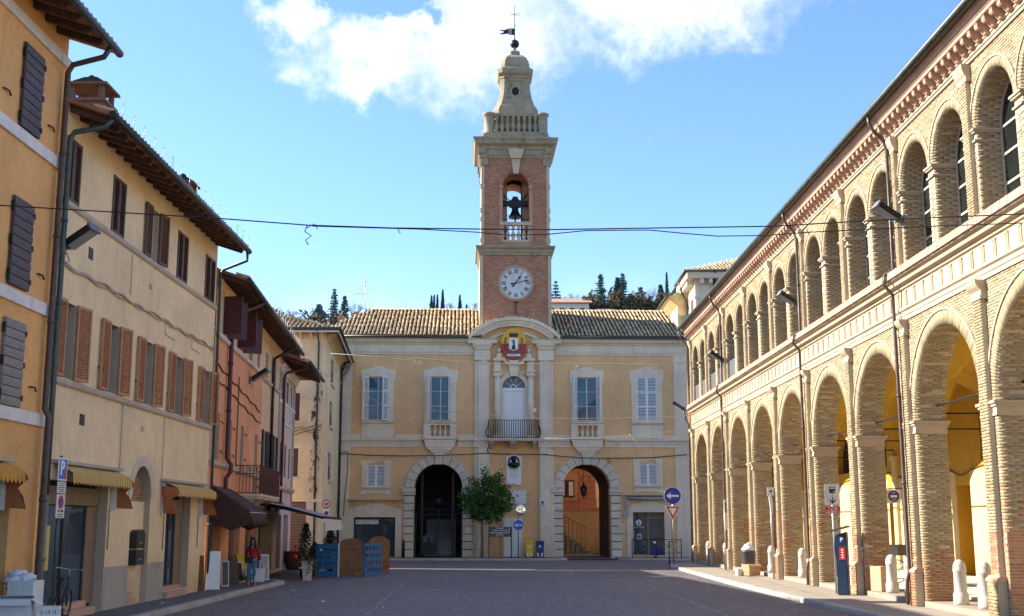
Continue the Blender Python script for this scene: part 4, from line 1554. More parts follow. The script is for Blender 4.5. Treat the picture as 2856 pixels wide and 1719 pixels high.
mb.sphere((px - .01, -.2, 6.05), .16, 12, 10, 0, (1, .9, 1.2))
mb.sphere((px - .01, -.32, 6.0), .05, 8, 6, 0, (.7, 1, 1.3))
mb.sphere((px, -.12, 5.72), .30, 14, 8, 0, (1.1, .5, .55))
ring(mb, px, 5.9, .26, .36, 200, -20, 14, -.12, -.06)
for k in range(9):
    a = R_(200 + 140 * k / 8)
    M = Matrix.Translation((px + .33 * math.cos(a), -.14, 5.86 + .30 * math.sin(a))) @ Matrix.Rotation(-a, 4, 'Y')
    mb.prism([(-.05, 0), (.02, -.06), (.12, 0), (.02, .06)], -.03, .03, M=M)
mb.build('bust', [M_['bronze']], pq)
nb = thing('notice_board', 'glazed white notice board with grey frame behind the tree crown', 'notice board', (0, 75, 0), HALL_RZ)
mb = MB()
mb.box(-.12, .90, -.07, -.0, 3.30, 4.18)
mb.build('frame', [M_['galv']], nb)
mb = MB()
mb.box(-.06, .84, -.076, -.069, 3.36, 4.12)
mb.build('notice', [M_['paper']], nb)
cb = thing('utility_cabinet', 'white painted metal utility cabinet doors under the notice board', 'cabinet', (0, 75, 0), HALL_RZ)
mb = MB()
mb.box(-.62, .64, -.10, .0, 0.1, 2.55)
mb.build('surround', [M_['trim']], cb)
for a, b in ((-.5, -.01), (.01, .5)):
    mb = MB()
    mb.box(a, b, -.14, -.1, .16, 2.42)
    mb.box(b - .1 if a < 0 else a + .05, b - .05 if a < 0 else a + .1, -.155, -.138, 1.2, 1.26)
    mb.build('cabinet_door', [M_['white']], cb)
for i, (x, z, w, h, m1, m2_, nm, lb) in enumerate(((1.86, 3.46, .17, .21, 'paper', 'binblue', 'ceramic_plate', 'small white ceramic plate with a blue picture on the right pilaster'), (6.72, 1.85, .22, .28, 'stonecl', 'greyband', 'stone_tablet', 'square stone tablet with a carved ring on the right arch jamb'), (-2.72, 1.75, .16, .22, 'trim', 'white', 'niche_figure', 'small relief tablet with a white figure left of the tree trunk'))):
    t_ = thing(nm, lb, 'plaque', (0, 75, 0), HALL_RZ)
    yf = -.28 if i == 0 else -.12
    mb = MB()
    mb.box(x - w, x + w, yf, yf + .06, z - h, z + h, 0)
    if i == 1:
        ring(mb, x, z + .05, .09, .12, 0, 360, 16, yf - .012, yf + .01, 1)
        mb.box(x - .1, x + .1, yf - .008, yf + .01, z - .2, z - .17, 1)
    elif i == 0:
        mb.prism([(x - .08, z - .1), (x + .08, z - .1), (x + .08, z - .02), (x + .03, z + .02), (x - .03, z + .05), (x - .08, z)], yf - .006, yf + .01, 'y', 1)
        mb.box(x - .10, x + .10, yf - .004, yf + .01, z - .17, z - .13, 1)
    else:
        mb.prism([(x - .05, z - .18), (x + .05, z - .18), (x + .04, z + .05), (x, z + .14), (x - .04, z + .05)], yf - .02, yf + .01, 'y', 1)
    mb.build('tablet', [M_[m1], M_[m2_]], t_)
# ================================================================ CLOCK TOWER
tower = thing('clock_tower', 'red brick clock tower with bell arch and stone lantern above the town hall', 'tower', (0, 75, 0), HALL_RZ)
XC, YF, HB = .25, .6, 2.27
mb = MB()
mb.box(XC - HB, XC + HB, YF, YF + 2 * HB, 12.0, 19.15)
mb.build('shaft', [M_['redmortar']], tower)
BH = 2.19
YB = YF + .08
cbx, hwx = .28, .86
mb = MB()
op = lambda: [dict(x0=cbx - hwx, x1=cbx + hwx, z0=20.0, z1=23.78, arch=True, depth=.85)]
sub = MB()
wall(sub, XC - BH, XC + BH, 19.7, 26.2, op(), y=YB)
for quarter in range(4):
    M = Matrix.Translation((XC, YB + BH, 0)) @ Matrix.Rotation(quarter * math.pi / 2, 4, 'Z') @ Matrix.Translation((-XC, -YB - BH, 0))
    mb.add([M @ Vector(p) for p in sub.v], sub.f)
# inner sheets and floor/ceiling of the bell chamber
mb2 = MB()
wall(mb2, XC - BH + .85, XC + BH - .85, 19.9, 26.0, op(), y=YB + .85, depth=.001)
for quarter in range(4):
    M = Matrix.Translation((XC, YB + BH, 0)) @ Matrix.Rotation(quarter * math.pi / 2, 4, 'Z') @ Matrix.Translation((-XC, -YB - BH, 0))
    mb.add([M @ Vector(p) for p in mb2.v], mb2.f)
mb.box(XC - BH + .02, XC + BH - .02, YB + .02, YB + 2 * BH - .02, 25.6, 26.1)
mb.box(XC - BH + .02, XC + BH - .02, YB + .02, YB + 2 * BH - .02, 19.72, 19.98)
mb.build('bell_chamber', [M_['redmortar']], tower)

br = Bricks()
br.patch((XC - HB, YF, 12.6), (1, 0, 0), (0, 0, 1), (0, -1, 0), 2 * HB, 6.5, proud=.004, keep=lambda x, v: (x - HB - .02) ** 2 + (v + 12.6 - 17.28) ** 2 > 1.2 ** 2)
kf = lambda x, v: ~((np.abs(x + XC - BH - cbx) < hwx + .05) & (v + 19.75 < 23.78)) & (((x + XC - BH - cbx) ** 2 + (v + 19.75 - 23.78) ** 2) > (hwx + .03) ** 2)
br.patch((XC - BH, YB, 19.75), (1, 0, 0), (0, 0, 1), (0, -1, 0), 2 * BH, 6.4, proud=.004, keep=kf)
br.patch((XC - HB, YF + 2 * HB, 12.6), (0, -1, 0), (0, 0, 1), (-1, 0, 0), 2 * HB, 6.5, proud=.004)
br.patch((XC - BH, YB + 2 * BH, 19.75), (0, -1, 0), (0, 0, 1), (-1, 0, 0), 2 * BH, 6.4, proud=.004)
br.patch((XC + HB, YF, 12.6), (0, 1, 0), (0, 0, 1), (1, 0, 0), 2 * HB, 6.5, proud=.004)
br.patch((XC + BH, YB, 19.75), (0, 1, 0), (0, 0, 1), (1, 0, 0), 2 * BH, 6.4, proud=.004)
for sgn in (-1, 1):
    o = (cbx + sgn * hwx, YB, 20.0) if sgn < 0 else (cbx + sgn * hwx, YB + .85, 20.0)
    br.patch(o, (0, 1, 0) if sgn < 0 else (0, -1, 0), (0, 0, 1), (-sgn, 0, 0), .85, 3.78, proud=.004)
br.arch_soffit(cbx, 23.78, hwx, YB, YB + .85, proud=.004)
br.arch_face(cbx, 23.78, hwx + .01, hwx + .28, YB, proud=.03)
br.build(tower, M_['redbrick'], own=120, own_near=lambda C: np.abs(C[:, 2] - 15.0) + np.where(C[:, 1] > YF + .01, 50, 0))

# stone-edged corner strips
mb = MB()
for s_ in (-1, 1):
    x = XC + s_ * (HB + .03)
    mb.box(min(x, x - s_ * .22), max(x, x - s_ * .22), YF - .05, YF + 2 * HB + .05, 13.0, 19.1)
    x = XC + s_ * (BH + .03)
    mb.box(min(x, x - s_ * .2), max(x, x - s_ * .2), YB - .05, YB + 2 * BH + .05, 19.8, 26.2)
    for z in (20.0, 21.4, 22.0, 23.6):
        mb.box(min(x + s_ * .05, x - s_ * .22), max(x + s_ * .05, x - s_ * .22), YB - .06, YB + .3, z, z + .25)
mb.build('corner_strip', [M_['buffmould']], tower)


def square_moulding(mb, prof, mi=0):
    """(half width, z) outline swept round the square tower"""
    cy = YF + HB
    vs = []
    for h, z in prof:
        vs += [(XC - h, cy - h, z), (XC + h, cy - h, z), (XC + h, cy + h, z), (XC - h, cy + h, z)]
    fs = []
    for i in range(len(prof) - 1):
        for j in range(4):
            k = (j + 1) % 4
            fs.append((4 * i + j, 4 * i + k, 4 * i + 4 + k, 4 * i + 4 + j))
    fs += [(3, 2, 1, 0), tuple(len(vs) - 4 + j for j in range(4))]
    mb.add(vs, fs, mi)


mb = MB()
square_moulding(mb, [(HB - .1, 19.10), (HB + .08, 19.12), (HB + .08, 19.25), (HB + .14, 19.32), (HB + .14, 19.48), (HB + .28, 19.58), (HB + .30, 19.70), (HB - .1, 19.78)])
mb.build('string_course', [M_['stone']], tower)
mb = MB()
square_moulding(mb, [(BH - .1, 25.60), (BH + .06, 25.62), (BH + .06, 25.75), (BH + .12, 25.8), (BH + .12, 26.15), (BH + .2, 26.2), (BH + .22, 26.36), (BH + .34, 26.44), (BH + .46, 26.5), (BH + .52, 26.72), (BH + .58, 26.78), (BH + .58, 26.90), (BH - .2, 26.96)])
# the cornice breaks forward at the corners and over the keystone
cy = YF + HB
for sx in (-1, 1):
    for sy in (-1, 1):
        for h, z0, z1 in ((.16, 25.1, 25.62), (.22, 25.621, 25.9), (.30, 25.901, 26.3)):
            x1 = XC + sx * (BH + h - .06)
            y1 = cy + sy * (BH + h - .06)
            mb.box(min(x1, x1 - sx * .5), max(x1, x1 - sx * .5), min(y1, y1 - sy * .5), max(y1, y1 - sy * .5), z0, z1)
mb.build('cornice', [M_['stone']], tower)
mb = MB()
mb.prism([(cbx - .16, 24.55), (cbx + .16, 24.55), (cbx + .30, 25.55), (cbx - .30, 25.55)], YB - .16, YB + .1)
mb.prism([(cbx - .36, 25.56), (cbx + .36, 25.56), (cbx + .52, 26.2), (cbx - .52, 26.2)], YB - .30, YB + .1)
mb.build('keystone', [M_['buffmould']], tower)
mb = MB()
for s_ in (-1, 1):
    x = cbx + s_ * (hwx + .11)
    mb.box(x - .14, x + .14, YB - .09, YB + .4, 23.56, 23.80)
    mb.box(x - .10, x + .10, YB - .04, YB + .1, 20.0, 23.56)
mb.build('impost', [M_['redmortar']], tower)
# recessed panel lines round the bell arch
mb = MB()
mb.box(cbx - 1.1, cbx + 1.1, YB - .025, YB + .02, 25.02, 25.08)
mb.box(cbx - 1.1, cbx - 1.05, YB - .025, YB + .02, 19.9, 25.02)
mb.box(cbx + 1.05, cbx + 1.1, YB - .025, YB + .02, 19.9, 25.02)
mb.build('panel_edge', [M_['redmortar']], tower)
# balustrade in the bell arch
mb = MB()
mb.box(cbx - 1.06, cbx + 1.06, YB - .10, YB + .25, 21.12, 21.34)
mb.box(cbx - hwx, cbx + hwx, YB - .04, YB + .25, 20.0, 20.14)
bl = mb.build('bell_balustrade', [M_['buffmould']], tower)
one = MB()
one.lathe(baluster_prof(.98, .135), (0, 0, 0), 10)
me = one.mesh('baluster', [M_['buffmould']])
pieces('baluster', me, bl, [((cbx - hwx + .344 * k, YB + .1, 20.14), None, None) for k in range(6)])
# the bell with its headstock and wheel
mb = MB()
mb.lathe([(.02, .78), (.17, .76), (.20, .62), (.24, .40), (.32, .22), (.42, .08), (.45, 0)], (cbx, YB + 1.2, 21.95), 18)
mb.lathe([(.05, 0), (.07, -.12), (.02, -.16)], (cbx, YB + 1.2, 21.95), 8)
bell = mb.build('bell', [M_['bronze']], tower)
mb = MB()
mb.prism([(cbx - .86, 22.75), (cbx - .45, 22.72), (cbx - .25, 22.6), (cbx + .25, 22.6), (cbx + .45, 22.72), (cbx + .86, 22.75), (cbx + .86, 22.92), (cbx + .5, 23.02), (cbx + .25, 23.12), (cbx + .14, 23.34), (cbx - .14, 23.34), (cbx - .25, 23.12), (cbx - .5, 23.02), (cbx - .86, 22.92)], YB + 1.05, YB + 1.35)
mb.box(cbx - .055, cbx + .055, YB + 1.0, YB + 1.06, 21.35, 22.7)
mb.tube([(cbx - .86, YB + 1.2, 23.05), (cbx + .86, YB + 1.2, 23.05)], .03, 6)
mb.tube([(cbx - .86, YB + .9, 21.75), (cbx + .86, YB + .9, 21.75)], .02, 6)
for s_ in (-1, 1):
    mb.tube([(cbx + s_ * .86, YB + 1.2, 23.6), (cbx + s_ * .38, YB + 1.2, 23.1)], .03, 6)
mb.build('headstock', [M_['iron']], bell)
mb = MB()
mb.tube([(cbx - .62 + .62 * math.cos(R_(a)), YB + 1.45, 22.72 + .62 * math.sin(R_(a))) for a in range(150, 300, 10)], .022, 6, cap=True)
for a in (170, 215, 260):
    mb.tube([(cbx - .62, YB + 1.45, 22.72), (cbx - .62 + .62 * math.cos(R_(a)), YB + 1.45, 22.72 + .62 * math.sin(R_(a)))], .018, 5)
mb.build('bell_wheel', [M_['iron']], bell)

# clock
CX, CZ, CR = .27, 17.28, 1.05
mb = MB()
mb.prism(arc(CX, CZ, CR, 0, 360, 48)[:-1], YF - .07, YF + .02)
face = mb.build('clock_face', [M_['clock']], tower)
mb = MB()
ring(mb, CX, CZ, CR - .01, CR + .06, 0, 360, 48, YF - .12, YF + .02)
ring(mb, CX, CZ, CR + .055, CR + .14, 0, 360, 48, YF - .08, YF + .02)
mb.build('clock_rim', [M_['redmortar']], face)
NUM = ['XII', 'I', 'II', 'III', 'IIII', 'V', 'VI', 'VII', 'VIII', 'IX', 'X', 'XI']
for k, s_ in enumerate(NUM):
    a = R_(90 - 30 * k)
    M = Matrix.Translation((CX + .76 * math.cos(a), YF - .072, CZ + .76 * math.sin(a))) @ Matrix.Rotation(R_(90), 4, 'X') @ Matrix.Rotation(a - R_(90), 4, 'Z') @ Matrix.Diagonal((.72 if len(s_) > 2 else .9, 1.25, 1, 1))
    text_mb(s_, .30, None, M, .004, 0, bold=.008).build('numeral', [M_['black']], face)
mb = MB()
for k in range(60):
    a = R_(6 * k)
    M = Matrix.Translation((CX + .965 * math.cos(a), YF - .0735, CZ + .965 * math.sin(a))) @ Matrix.Rotation(-a, 4, 'Y')
    mb.box(-.026, .026, -.003, .003, -.012 if k % 5 else -.02, .012 if k % 5 else .02, 0, M)
mb.build('minute_track', [M_['black']], face)
for nm, ang, L, w in (('minute_hand', 90 - 77, .98, .04), ('hour_hand', 90 - 37, .62, .055)):
    a = R_(ang)
    M = Matrix.Translation((CX - .03, YF - (.10 if nm == 'minute_hand' else .09), CZ)) @ Matrix.Rotation(-a, 4, 'Y')
    mb = MB()
    sh = [(-.3, -.05), (-.24, -.06), (-.05, -.02), (L * .55, -w * .45), (L * .7, -w * 1.5), (L, 0), (L * .7, w * 1.5), (L * .55, w * .45), (-.05, .02), (-.24, .06), (-.3, .05)]
    mb.prism(sh, -.008, .008, M=M)
    mb.lathe([(.06, -.012), (.06, .012)], (0, 0, 0), 12, M=Matrix.Translation((CX - .03, YF - .095, CZ)) @ Matrix.Rotation(R_(90), 4, 'X'))
    mb.build(nm, [M_['black']], face)
mb = MB()
mb.tube([(CX - .02, YF - .05, 16.12), (CX - .01, YF - .05, 15.7), (CX - .04, YF - .06, 15.3), (CX, YF - .05, 14.9)], .03, 6)
mb.tube([(CX - .14, YF - .06, 16.0), (CX, YF - .07, 16.08), (CX + .14, YF - .06, 16.0)], .04, 6)
mb.build('lightning_rod', [M_['rustiron']], tower)

# stone gallery with corner drums
cyt = YF + HB
mb = MB()
GH = 2.12
for h, z0, z1 in ((GH + .10, 26.95, 27.12), (GH, 27.121, 27.34)):
    mb.box(XC + .05 - h, XC + .05 + h, cyt - h, cyt + h, z0, z1)
mb.build('gallery_base', [M_['stone']], tower)
GX = XC + .05
for sx in (-1, 1):
    for sy in (-1, 1):
        mb = MB()
        mb.lathe([(.40, 0), (.40, .1), (.34, .14), (.34, 1.2), (.38, 1.26), (.44, 1.34), (.44, 1.44), (.30, 1.5)], (GX + sx * (GH - .36), cyt + sy * (GH - .36), 27.34), 14)
        mb.build('gallery_drum', [M_['stone']], tower)
one = MB()
one.lathe(baluster_prof(1.06, .15), (0, 0, 0), 10)
me = one.mesh('baluster', [M_['stone']])
for quarter in range(4):
    M = Matrix.Translation((GX, cyt, 0)) @ Matrix.Rotation(quarter * math.pi / 2, 4, 'Z')
    mb = MB()
    w = GH - .66
    mb.box(-w, w, -GH + .06, -GH + .36, 28.56, 28.76, 0, M)
    mb.box(-w, w, -GH + .10, -GH + .34, 27.34, 27.5, 0, M)
    rl = mb.build('gallery_rail', [M_['stone']], tower)
    for k in range(8):
        put('baluster', me, rl, M @ Vector((-w + .18 + (2 * w - .36) * k / 7, -GH + .2, 27.5)))


def chamfered(mb, prof, mi=0, ch=.26):
    """(half width, z) outline swept round a square with cut corners"""
    vs, n = [], 8
    for h, z in prof:
        c = h * ch
        for x, y in ((h - c, -h), (h, -h + c), (h, h - c), (h - c, h), (-h + c, h), (-h, h - c), (-h, -h + c), (-h + c, -h)):
            vs.append((GX - .0 + x, cyt + y, z))
    fs = []
    for i in range(len(prof) - 1):
        for j in range(n):
            k = (j + 1) % n
            fs.append((n * i + j, n * i + k, n * i + n + k, n * i + n + j))
    fs += [tuple(range(n))[::-1], tuple(len(vs) - n + j for j in range(n))]
    mb.add(vs, fs, mi)


mb = MB()
chamfered(mb, [(1.55, 27.34), (1.52, 29.2), (1.38, 29.55), (1.30, 29.62), (1.24, 29.8), (1.12, 30.2), (1.04, 30.6), (1.0, 31.0), (.99, 31.6)])
lant = mb.build('lantern', [M_['stone']], tower)
mb = MB()
yl = cyt - 1.0
mb.box(GX - .52, GX - .46, yl - .03, yl + .2, 30.0, 31.45)
mb.box(GX + .46, GX + .52, yl - .03, yl + .2, 30.0, 31.45)
mb.box(GX - .46, GX + .46, yl - .03, yl + .1, 31.39, 31.45)
ring(mb, GX, 30.62, .24, .33, 0, 360, 20, yl - .12, yl + .2)
mb.v = [(p[0], p[1], 30.62 + (p[2] - 30.62) * 1.25 if abs(p[2] - 30.62) < .34 and abs(p[0] - GX) < .34 else p[2]) for p in mb.v]
mb.build('oculus_frame', [M_['stone']], lant)
mb = MB()
mb.prism([(GX + .24 * math.cos(R_(a)), 30.62 + .31 * math.sin(R_(a))) for a in range(0, 360, 18)], yl - .10, yl + .2)
mb.build('oculus', [M_['dark']], lant)
mb = MB()
chamfered(mb, [(.95, 31.6), (1.03, 31.62), (1.03, 31.8), (1.12, 31.86), (1.18, 31.95), (1.20, 32.25), (1.12, 32.34), (.9, 32.36)])
mb.build('lantern_cornice', [M_['stone']], tower)
mb = MB()
chamfered(mb, [(.97, 32.34), (.96, 32.62), (.90, 32.92), (.77, 33.2), (.58, 33.40), (.40, 33.48)])
chamfered(mb, [(.34, 33.46), (.34, 33.78), (.27, 33.84), (.14, 33.88), (.10, 34.0), (.11, 34.14)])
mb.build('dome', [M_['stone']], tower)
mb = MB()
mb.sphere((GX, cyt, 34.42), .31, 16, 10)
mb.build('ball', [M_['bronze']], tower)
mb = MB()
mb.tube([(GX, cyt, 34.7), (GX, cyt, 35.9), (GX - .02, cyt, 36.6), (GX - .03, cyt, 37.35)], [.035, .03, .025, .012], 6)
for z in (34.8, 35.75):
    mb.lathe([(.02, -.06), (.06, 0), (.02, .06)], (GX, cyt, z), 8)
vane = mb.build('weathervane', [M_['iron']], tower)
mb = MB()
for s_ in (-1, 1):
    mb.tube([(GX - .02, cyt, 36.58), (GX + s_ * .18, cyt, 36.62), (GX + s_ * .3, cyt, 36.66), (GX + s_ * .36, cyt, 36.58), (GX + s_ * .3, cyt, 36.5), (GX + s_ * .18, cyt, 36.54), (GX - .02, cyt, 36.58)], .014, 5)
mb.build('cross_arm', [M_['galv']], vane)
fl = [(GX - .03, 35.55), (GX - .35, 35.57), (GX - .55, 35.5), (GX - .75, 35.42), (GX - .95, 35.47), (GX - 1.05, 35.4), (GX - .85, 35.36), (GX - .72, 35.3), (GX - .85, 35.22), (GX - 1.05, 35.18), (GX - .9, 35.12), (GX - .7, 35.13), (GX - .5, 35.17), (GX - .35, 35.1), (GX - .03, 35.08)]
mb = MB()
mb.prism(fl, cyt - .01, cyt + .01)
flg = mb.build('flag', [M_['flag']], vane)
mb = MB()
for x0, x1, z0, z1 in ((-.40, -.22, 35.48, 35.52), (-.40, -.36, 35.16, 35.479), (-.26, -.22, 35.16, 35.479), (-.359, -.261, 35.16, 35.19)):
    mb.box(GX + x0, GX + x1, cyt - .016, cyt + .016, z0, z1)
mb.build('flag_emblem', [M_['white']], flg)
# ================================================================ BRICK ARCADE on the right
AR = -0.005564483638
AR_RZ = -math.pi / 2 - AR
arcade = thing('arcade_building', 'two storey buff brick loggia with tall arches along the right side of the square', 'building', (9.95, 0, 0), AR_RZ)
BAY, S0 = 4.88, 27.15
KS = list(range(-2, 8))
AW, ASP = 2.03, 4.50          # lower arch radius and springing
UW, USP, UO = .965, 10.26, 1.16
SX = lambda s: -s
X_END, X_BEG = SX(64.35), SX(S0 - 2.5 * BAY)
PD = .72                      # pier depth


def bay_x(k):
    return SX(S0 + BAY * k)


ops = []
for k in KS:
    c = bay_x(k)
    ops.append(dict(x0=c - AW, x1=c + AW, z0=0.0, z1=ASP, arch=True, depth=PD))
    for d in (-UO, UO):
        ops.append(dict(x0=c + d - UW, x1=c + d + UW, z0=8.30, z1=USP, arch=True, depth=.62))
mb = MB()
wall(mb, X_END, X_BEG, 0, 11.9, ops, seg=24)
# inner sheet of the lower storey, end wall, solid flank
ops2 = [dict(x0=bay_x(k) - AW, x1=bay_x(k) + AW, z0=0.0, z1=ASP, arch=True, depth=.0005) for k in KS]
wall(mb, X_END, X_BEG, 0, 6.9, ops2, y=PD, seg=24)
mb.quad((X_END, 0, 0), (X_END, 9, 0), (X_END, 9, 12.45), (X_END, 0, 12.45))
mb.quad((X_BEG, 0, 6.9), (X_BEG, 9, 6.9), (X_BEG, 9, 11.75), (X_BEG, 0, 11.75))
mb.build('wall', [M_['mortar']], arcade, split=False)

# brickwork, brick by brick
br = Bricks()


def keep_lower(o):
    def f(x, v):
        X, Z = o[0] + x, o[2] + v
        ok = np.ones(len(X), bool)
        for k in KS:
            c = bay_x(k)
            d = np.hypot(X - c, Z - ASP)
            ok &= ~((np.abs(X - c) < AW) & (Z < ASP)) & (d > AW + .30)
            if Z.mean() < ASP:
                ok &= ~((np.abs(X - c) < AW + .02))
        return ok
    return f


def keep_upper(o):
    def f(x, v):
        X, Z = o[0] + x, o[2] + v
        ok = np.ones(len(X), bool)
        for k in KS:
            for dd in (-UO, UO):
                c = bay_x(k) + dd
                ok &= ~((np.abs(X - c) < UW + .02) & (Z < USP)) & (np.hypot(X - c, Z - USP) > UW + .20)
        return ok
    return f


XA = bay_x(7) - BAY / 2
XB = bay_x(-2) + BAY / 2
for k in KS:
    # pier fronts between arches, both pier reveals, arch ring and soffit
    c = bay_x(k)
    for x0, x1 in ((c - BAY / 2, c - AW), (c + AW, c + BAY / 2)):
        br.patch((x0, 0, .12), (1, 0, 0), (0, 0, 1), (0, -1, 0), x1 - x0, 4.38)
    br.patch((c - AW, 0, .12), (0, 1, 0), (0, 0, 1), (1, 0, 0), PD, 4.38)
    br.patch((c + AW, PD, .12), (0, -1, 0), (0, 0, 1), (-1, 0, 0), PD, 4.38)
    br.arch_soffit(c, ASP, AW, 0.0, PD)
    br.arch_face(c, ASP, AW + .005, AW + .31, 0.0, proud=.022)
    o = (c - BAY / 2, 0, 4.5)
    br.patch(o, (1, 0, 0), (0, 0, 1), (0, -1, 0), BAY, 2.52, keep=keep_lower(o))
    o = (c - BAY / 2, 0, 8.34)
    br.patch(o, (1, 0, 0), (0, 0, 1), (0, -1, 0), BAY, 3.4, keep=keep_upper(o))
    for d in (-UO, UO):
        cu = c + d
        br.patch((cu - UW, 0, 8.34), (0, 1, 0), (0, 0, 1), (1, 0, 0), .62, 1.92)
        br.patch((cu + UW, .62, 8.34), (0, -1, 0), (0, 0, 1), (-1, 0, 0), .62, 1.92)
        br.arch_soffit(cu, USP, UW, 0.0, .62)
        br.arch_face(cu, USP, UW + .005, UW + .20, 0.0, proud=.020)
# pilasters in brick
for k in range(-2, 9):
    x = bay_x(k) + BAY / 2
    br.patch((x - .21, -.12, .95), (1, 0, 0), (0, 0, 1), (0, -1, 0), .42, 5.85)
    br.patch((x - .21, 0, .95), (0, -1, 0), (0, 0, 1), (-1, 0, 0), .12, 5.85)
    br.patch((x - .27, -.20, .12), (1, 0, 0), (0, 0, 1), (0, -1, 0), .54, .82)
    br.patch((x - .27, 0, .12), (0, -1, 0), (0, 0, 1), (-1, 0, 0), .20, .82)
    br.patch((x - .17, -.10, 8.34), (1, 0, 0), (0, 0, 1), (0, -1, 0), .34, 3.03)
    br.patch((x - .17, 0, 8.34), (0, -1, 0), (0, 0, 1), (-1, 0, 0), .10, 3.03)
near = (SX(24.7), .36, 1.2)
br.build(arcade, M_['brick'], own=300, own_near=lambda C: (C[:, 0] - near[0]) ** 2 * 1.0 + (C[:, 1] - near[1]) ** 2 + (C[:, 2] - near[2]) ** 2 * .55)

for k in range(-2, 9):
    x = bay_x(k) + BAY / 2
    if x - .3 < X_END - .2:
        continue
    mb = MB()
    mb.box(x - .205, x + .205, -.112, .05, .95, 6.80)
    mb.box(x - .265, x + .265, -.192, .05, .0, .94)
    mb.box(x - .165, x + .165, -.092, .05, 8.30, 11.4)
    mb.build('pilaster_core', [M_['mortar']], arcade, split=False)
    mb = MB()
    mb.profile([(.05, 6.62), (-.15, 6.62), (-.15, 6.70), (-.13, 6.70), (-.13, 6.80), (-.2, 6.88), (-.24, 6.95), (-.24, 7.02), (.05, 7.02)], x - .28, x + .28)
    mb.build('pilaster_capital', [M_['buffmould']], arcade)
    mb = MB()
    mb.profile([(.05, .90), (-.22, .90), (-.22, .95), (-.14, 1.02), (.05, 1.02)], x - .285, x + .285)
    mb.build('pilaster_base', [M_['terra']], arcade)
    mb = MB()
    mb.profile([(.05, 11.36), (-.12, 11.36), (-.12, 11.46), (-.16, 11.52), (-.20, 11.64), (-.20, 11.74), (.05, 11.74)], x - .25, x + .25)
    mb.build('pilaster_capital', [M_['buffmould']], arcade)
    # impost mouldings wrap the piers
    w = BAY / 2 - AW
    mb = MB()
    for z0, z1, o in ((4.20, 4.25, .025), (4.252, 4.38, .015), (4.382, 4.44, .05), (4.442, 4.50, .085)):
        mb.box(x - w - o, x + w + o, -.02 - o, PD + o, z0, z1)
    mb.build('impost', [M_['buffmould']], arcade, split=False)
for k in KS:
    c = bay_x(k)
    for a, b in ((c - .20, c + .20), (c - BAY / 2 + .18, c - UO - UW + .0), (c + UO + UW, c + BAY / 2 - .18)):
        mb = MB()
        for z0, z1, o in ((9.99, 10.03, .02), (10.18, 10.22, .03), (10.222, 10.27, .06)):
            mb.box(a - (o if a > c - 1 else 0) - .0, b + o, -.03 - o, .60, z0, z1)
        mb.build('impost', [M_['buffmould']], arcade, split=False)

# outer mouldings of the big arches (hood line)
for k in KS:
    mb = MB()
    ring(mb, bay_x(k), ASP, AW + .315, AW + .37, 180, 0, 28, -.05, .02)
    mb.build('arch_hood', [M_['buffmould']], arcade)
    for d in (-UO, UO):
        mb = MB()
        ring(mb, bay_x(k) + d, USP, UW + .205, UW + .245, 180, 0, 20, -.045, .02)
        mb.build('arch_hood', [M_['buffmould']], arcade)

# entablature between the storeys: one length per bay
reg = MB()
for j in range(3):
    reg.box(-.075 + .06 * j, -.045 + .06 * j, -.055, -.02, 7.33, 7.70)
reg.box(-.085, .085, -.065, -.02, 7.70, 7.74)
tri_me = reg.mesh('triglyph', [M_['buffmould']])
TR = []
for k in KS:
    x0, x1 = bay_x(k) - BAY / 2, bay_x(k) + BAY / 2
    x0 = max(x0, X_END)
    mb = MB()
    mb.profile([(.02, 7.02), (-.04, 7.02), (-.04, 7.12), (-.06, 7.13), (-.06, 7.22), (-.11, 7.26), (-.11, 7.31), (-.03, 7.31), (-.03, 7.78), (-.08, 7.80), (.02, 7.80)], x0, x1)
    mb.build('frieze', [M_['buffmould']], arcade)
    mb = MB()
    mb.profile([(.02, 7.80), (-.08, 7.80), (-.10, 7.86), (-.20, 7.9), (-.22, 7.98), (-.30, 8.02), (-.32, 8.05), (.02, 8.05)], x0, x1)
    mb.build('belt_cornice', [M_['buffmould']], arcade)
    mb = MB()
    n = int((x1 - x0) / .125)
    for i in range(n):
        a = x0 + (x1 - x0) * i / n
        dz = random.uniform(-.006, .006)
        mb.add([(a + .005, -.36 + dz, 8.06), (a + .12, -.36 + dz, 8.06), (a + .12, -.33 + dz, 8.25), (a + .005, -.33 + dz, 8.25), (a + .005, .02, 8.06), (a + .12, .02, 8.06), (a + .12, .02, 8.32), (a + .005, .02, 8.32)],
               [(0, 1, 2, 3), (3, 2, 6, 7), (0, 3, 7, 4), (1, 5, 6, 2), (0, 4, 5, 1)])
    mb.build('sill_bricks', [M_['terra']], arcade, kind='stuff')
    for i in range(8):
        x = bay_x(k) - BAY / 2 + .305 + .61 * i
        if x > X_END + .1:
            TR.append(((x, 0, 0), None, None))
TR.sort(key=lambda p: -p[0][0])
pieces('triglyph', tri_me, arcade, TR)

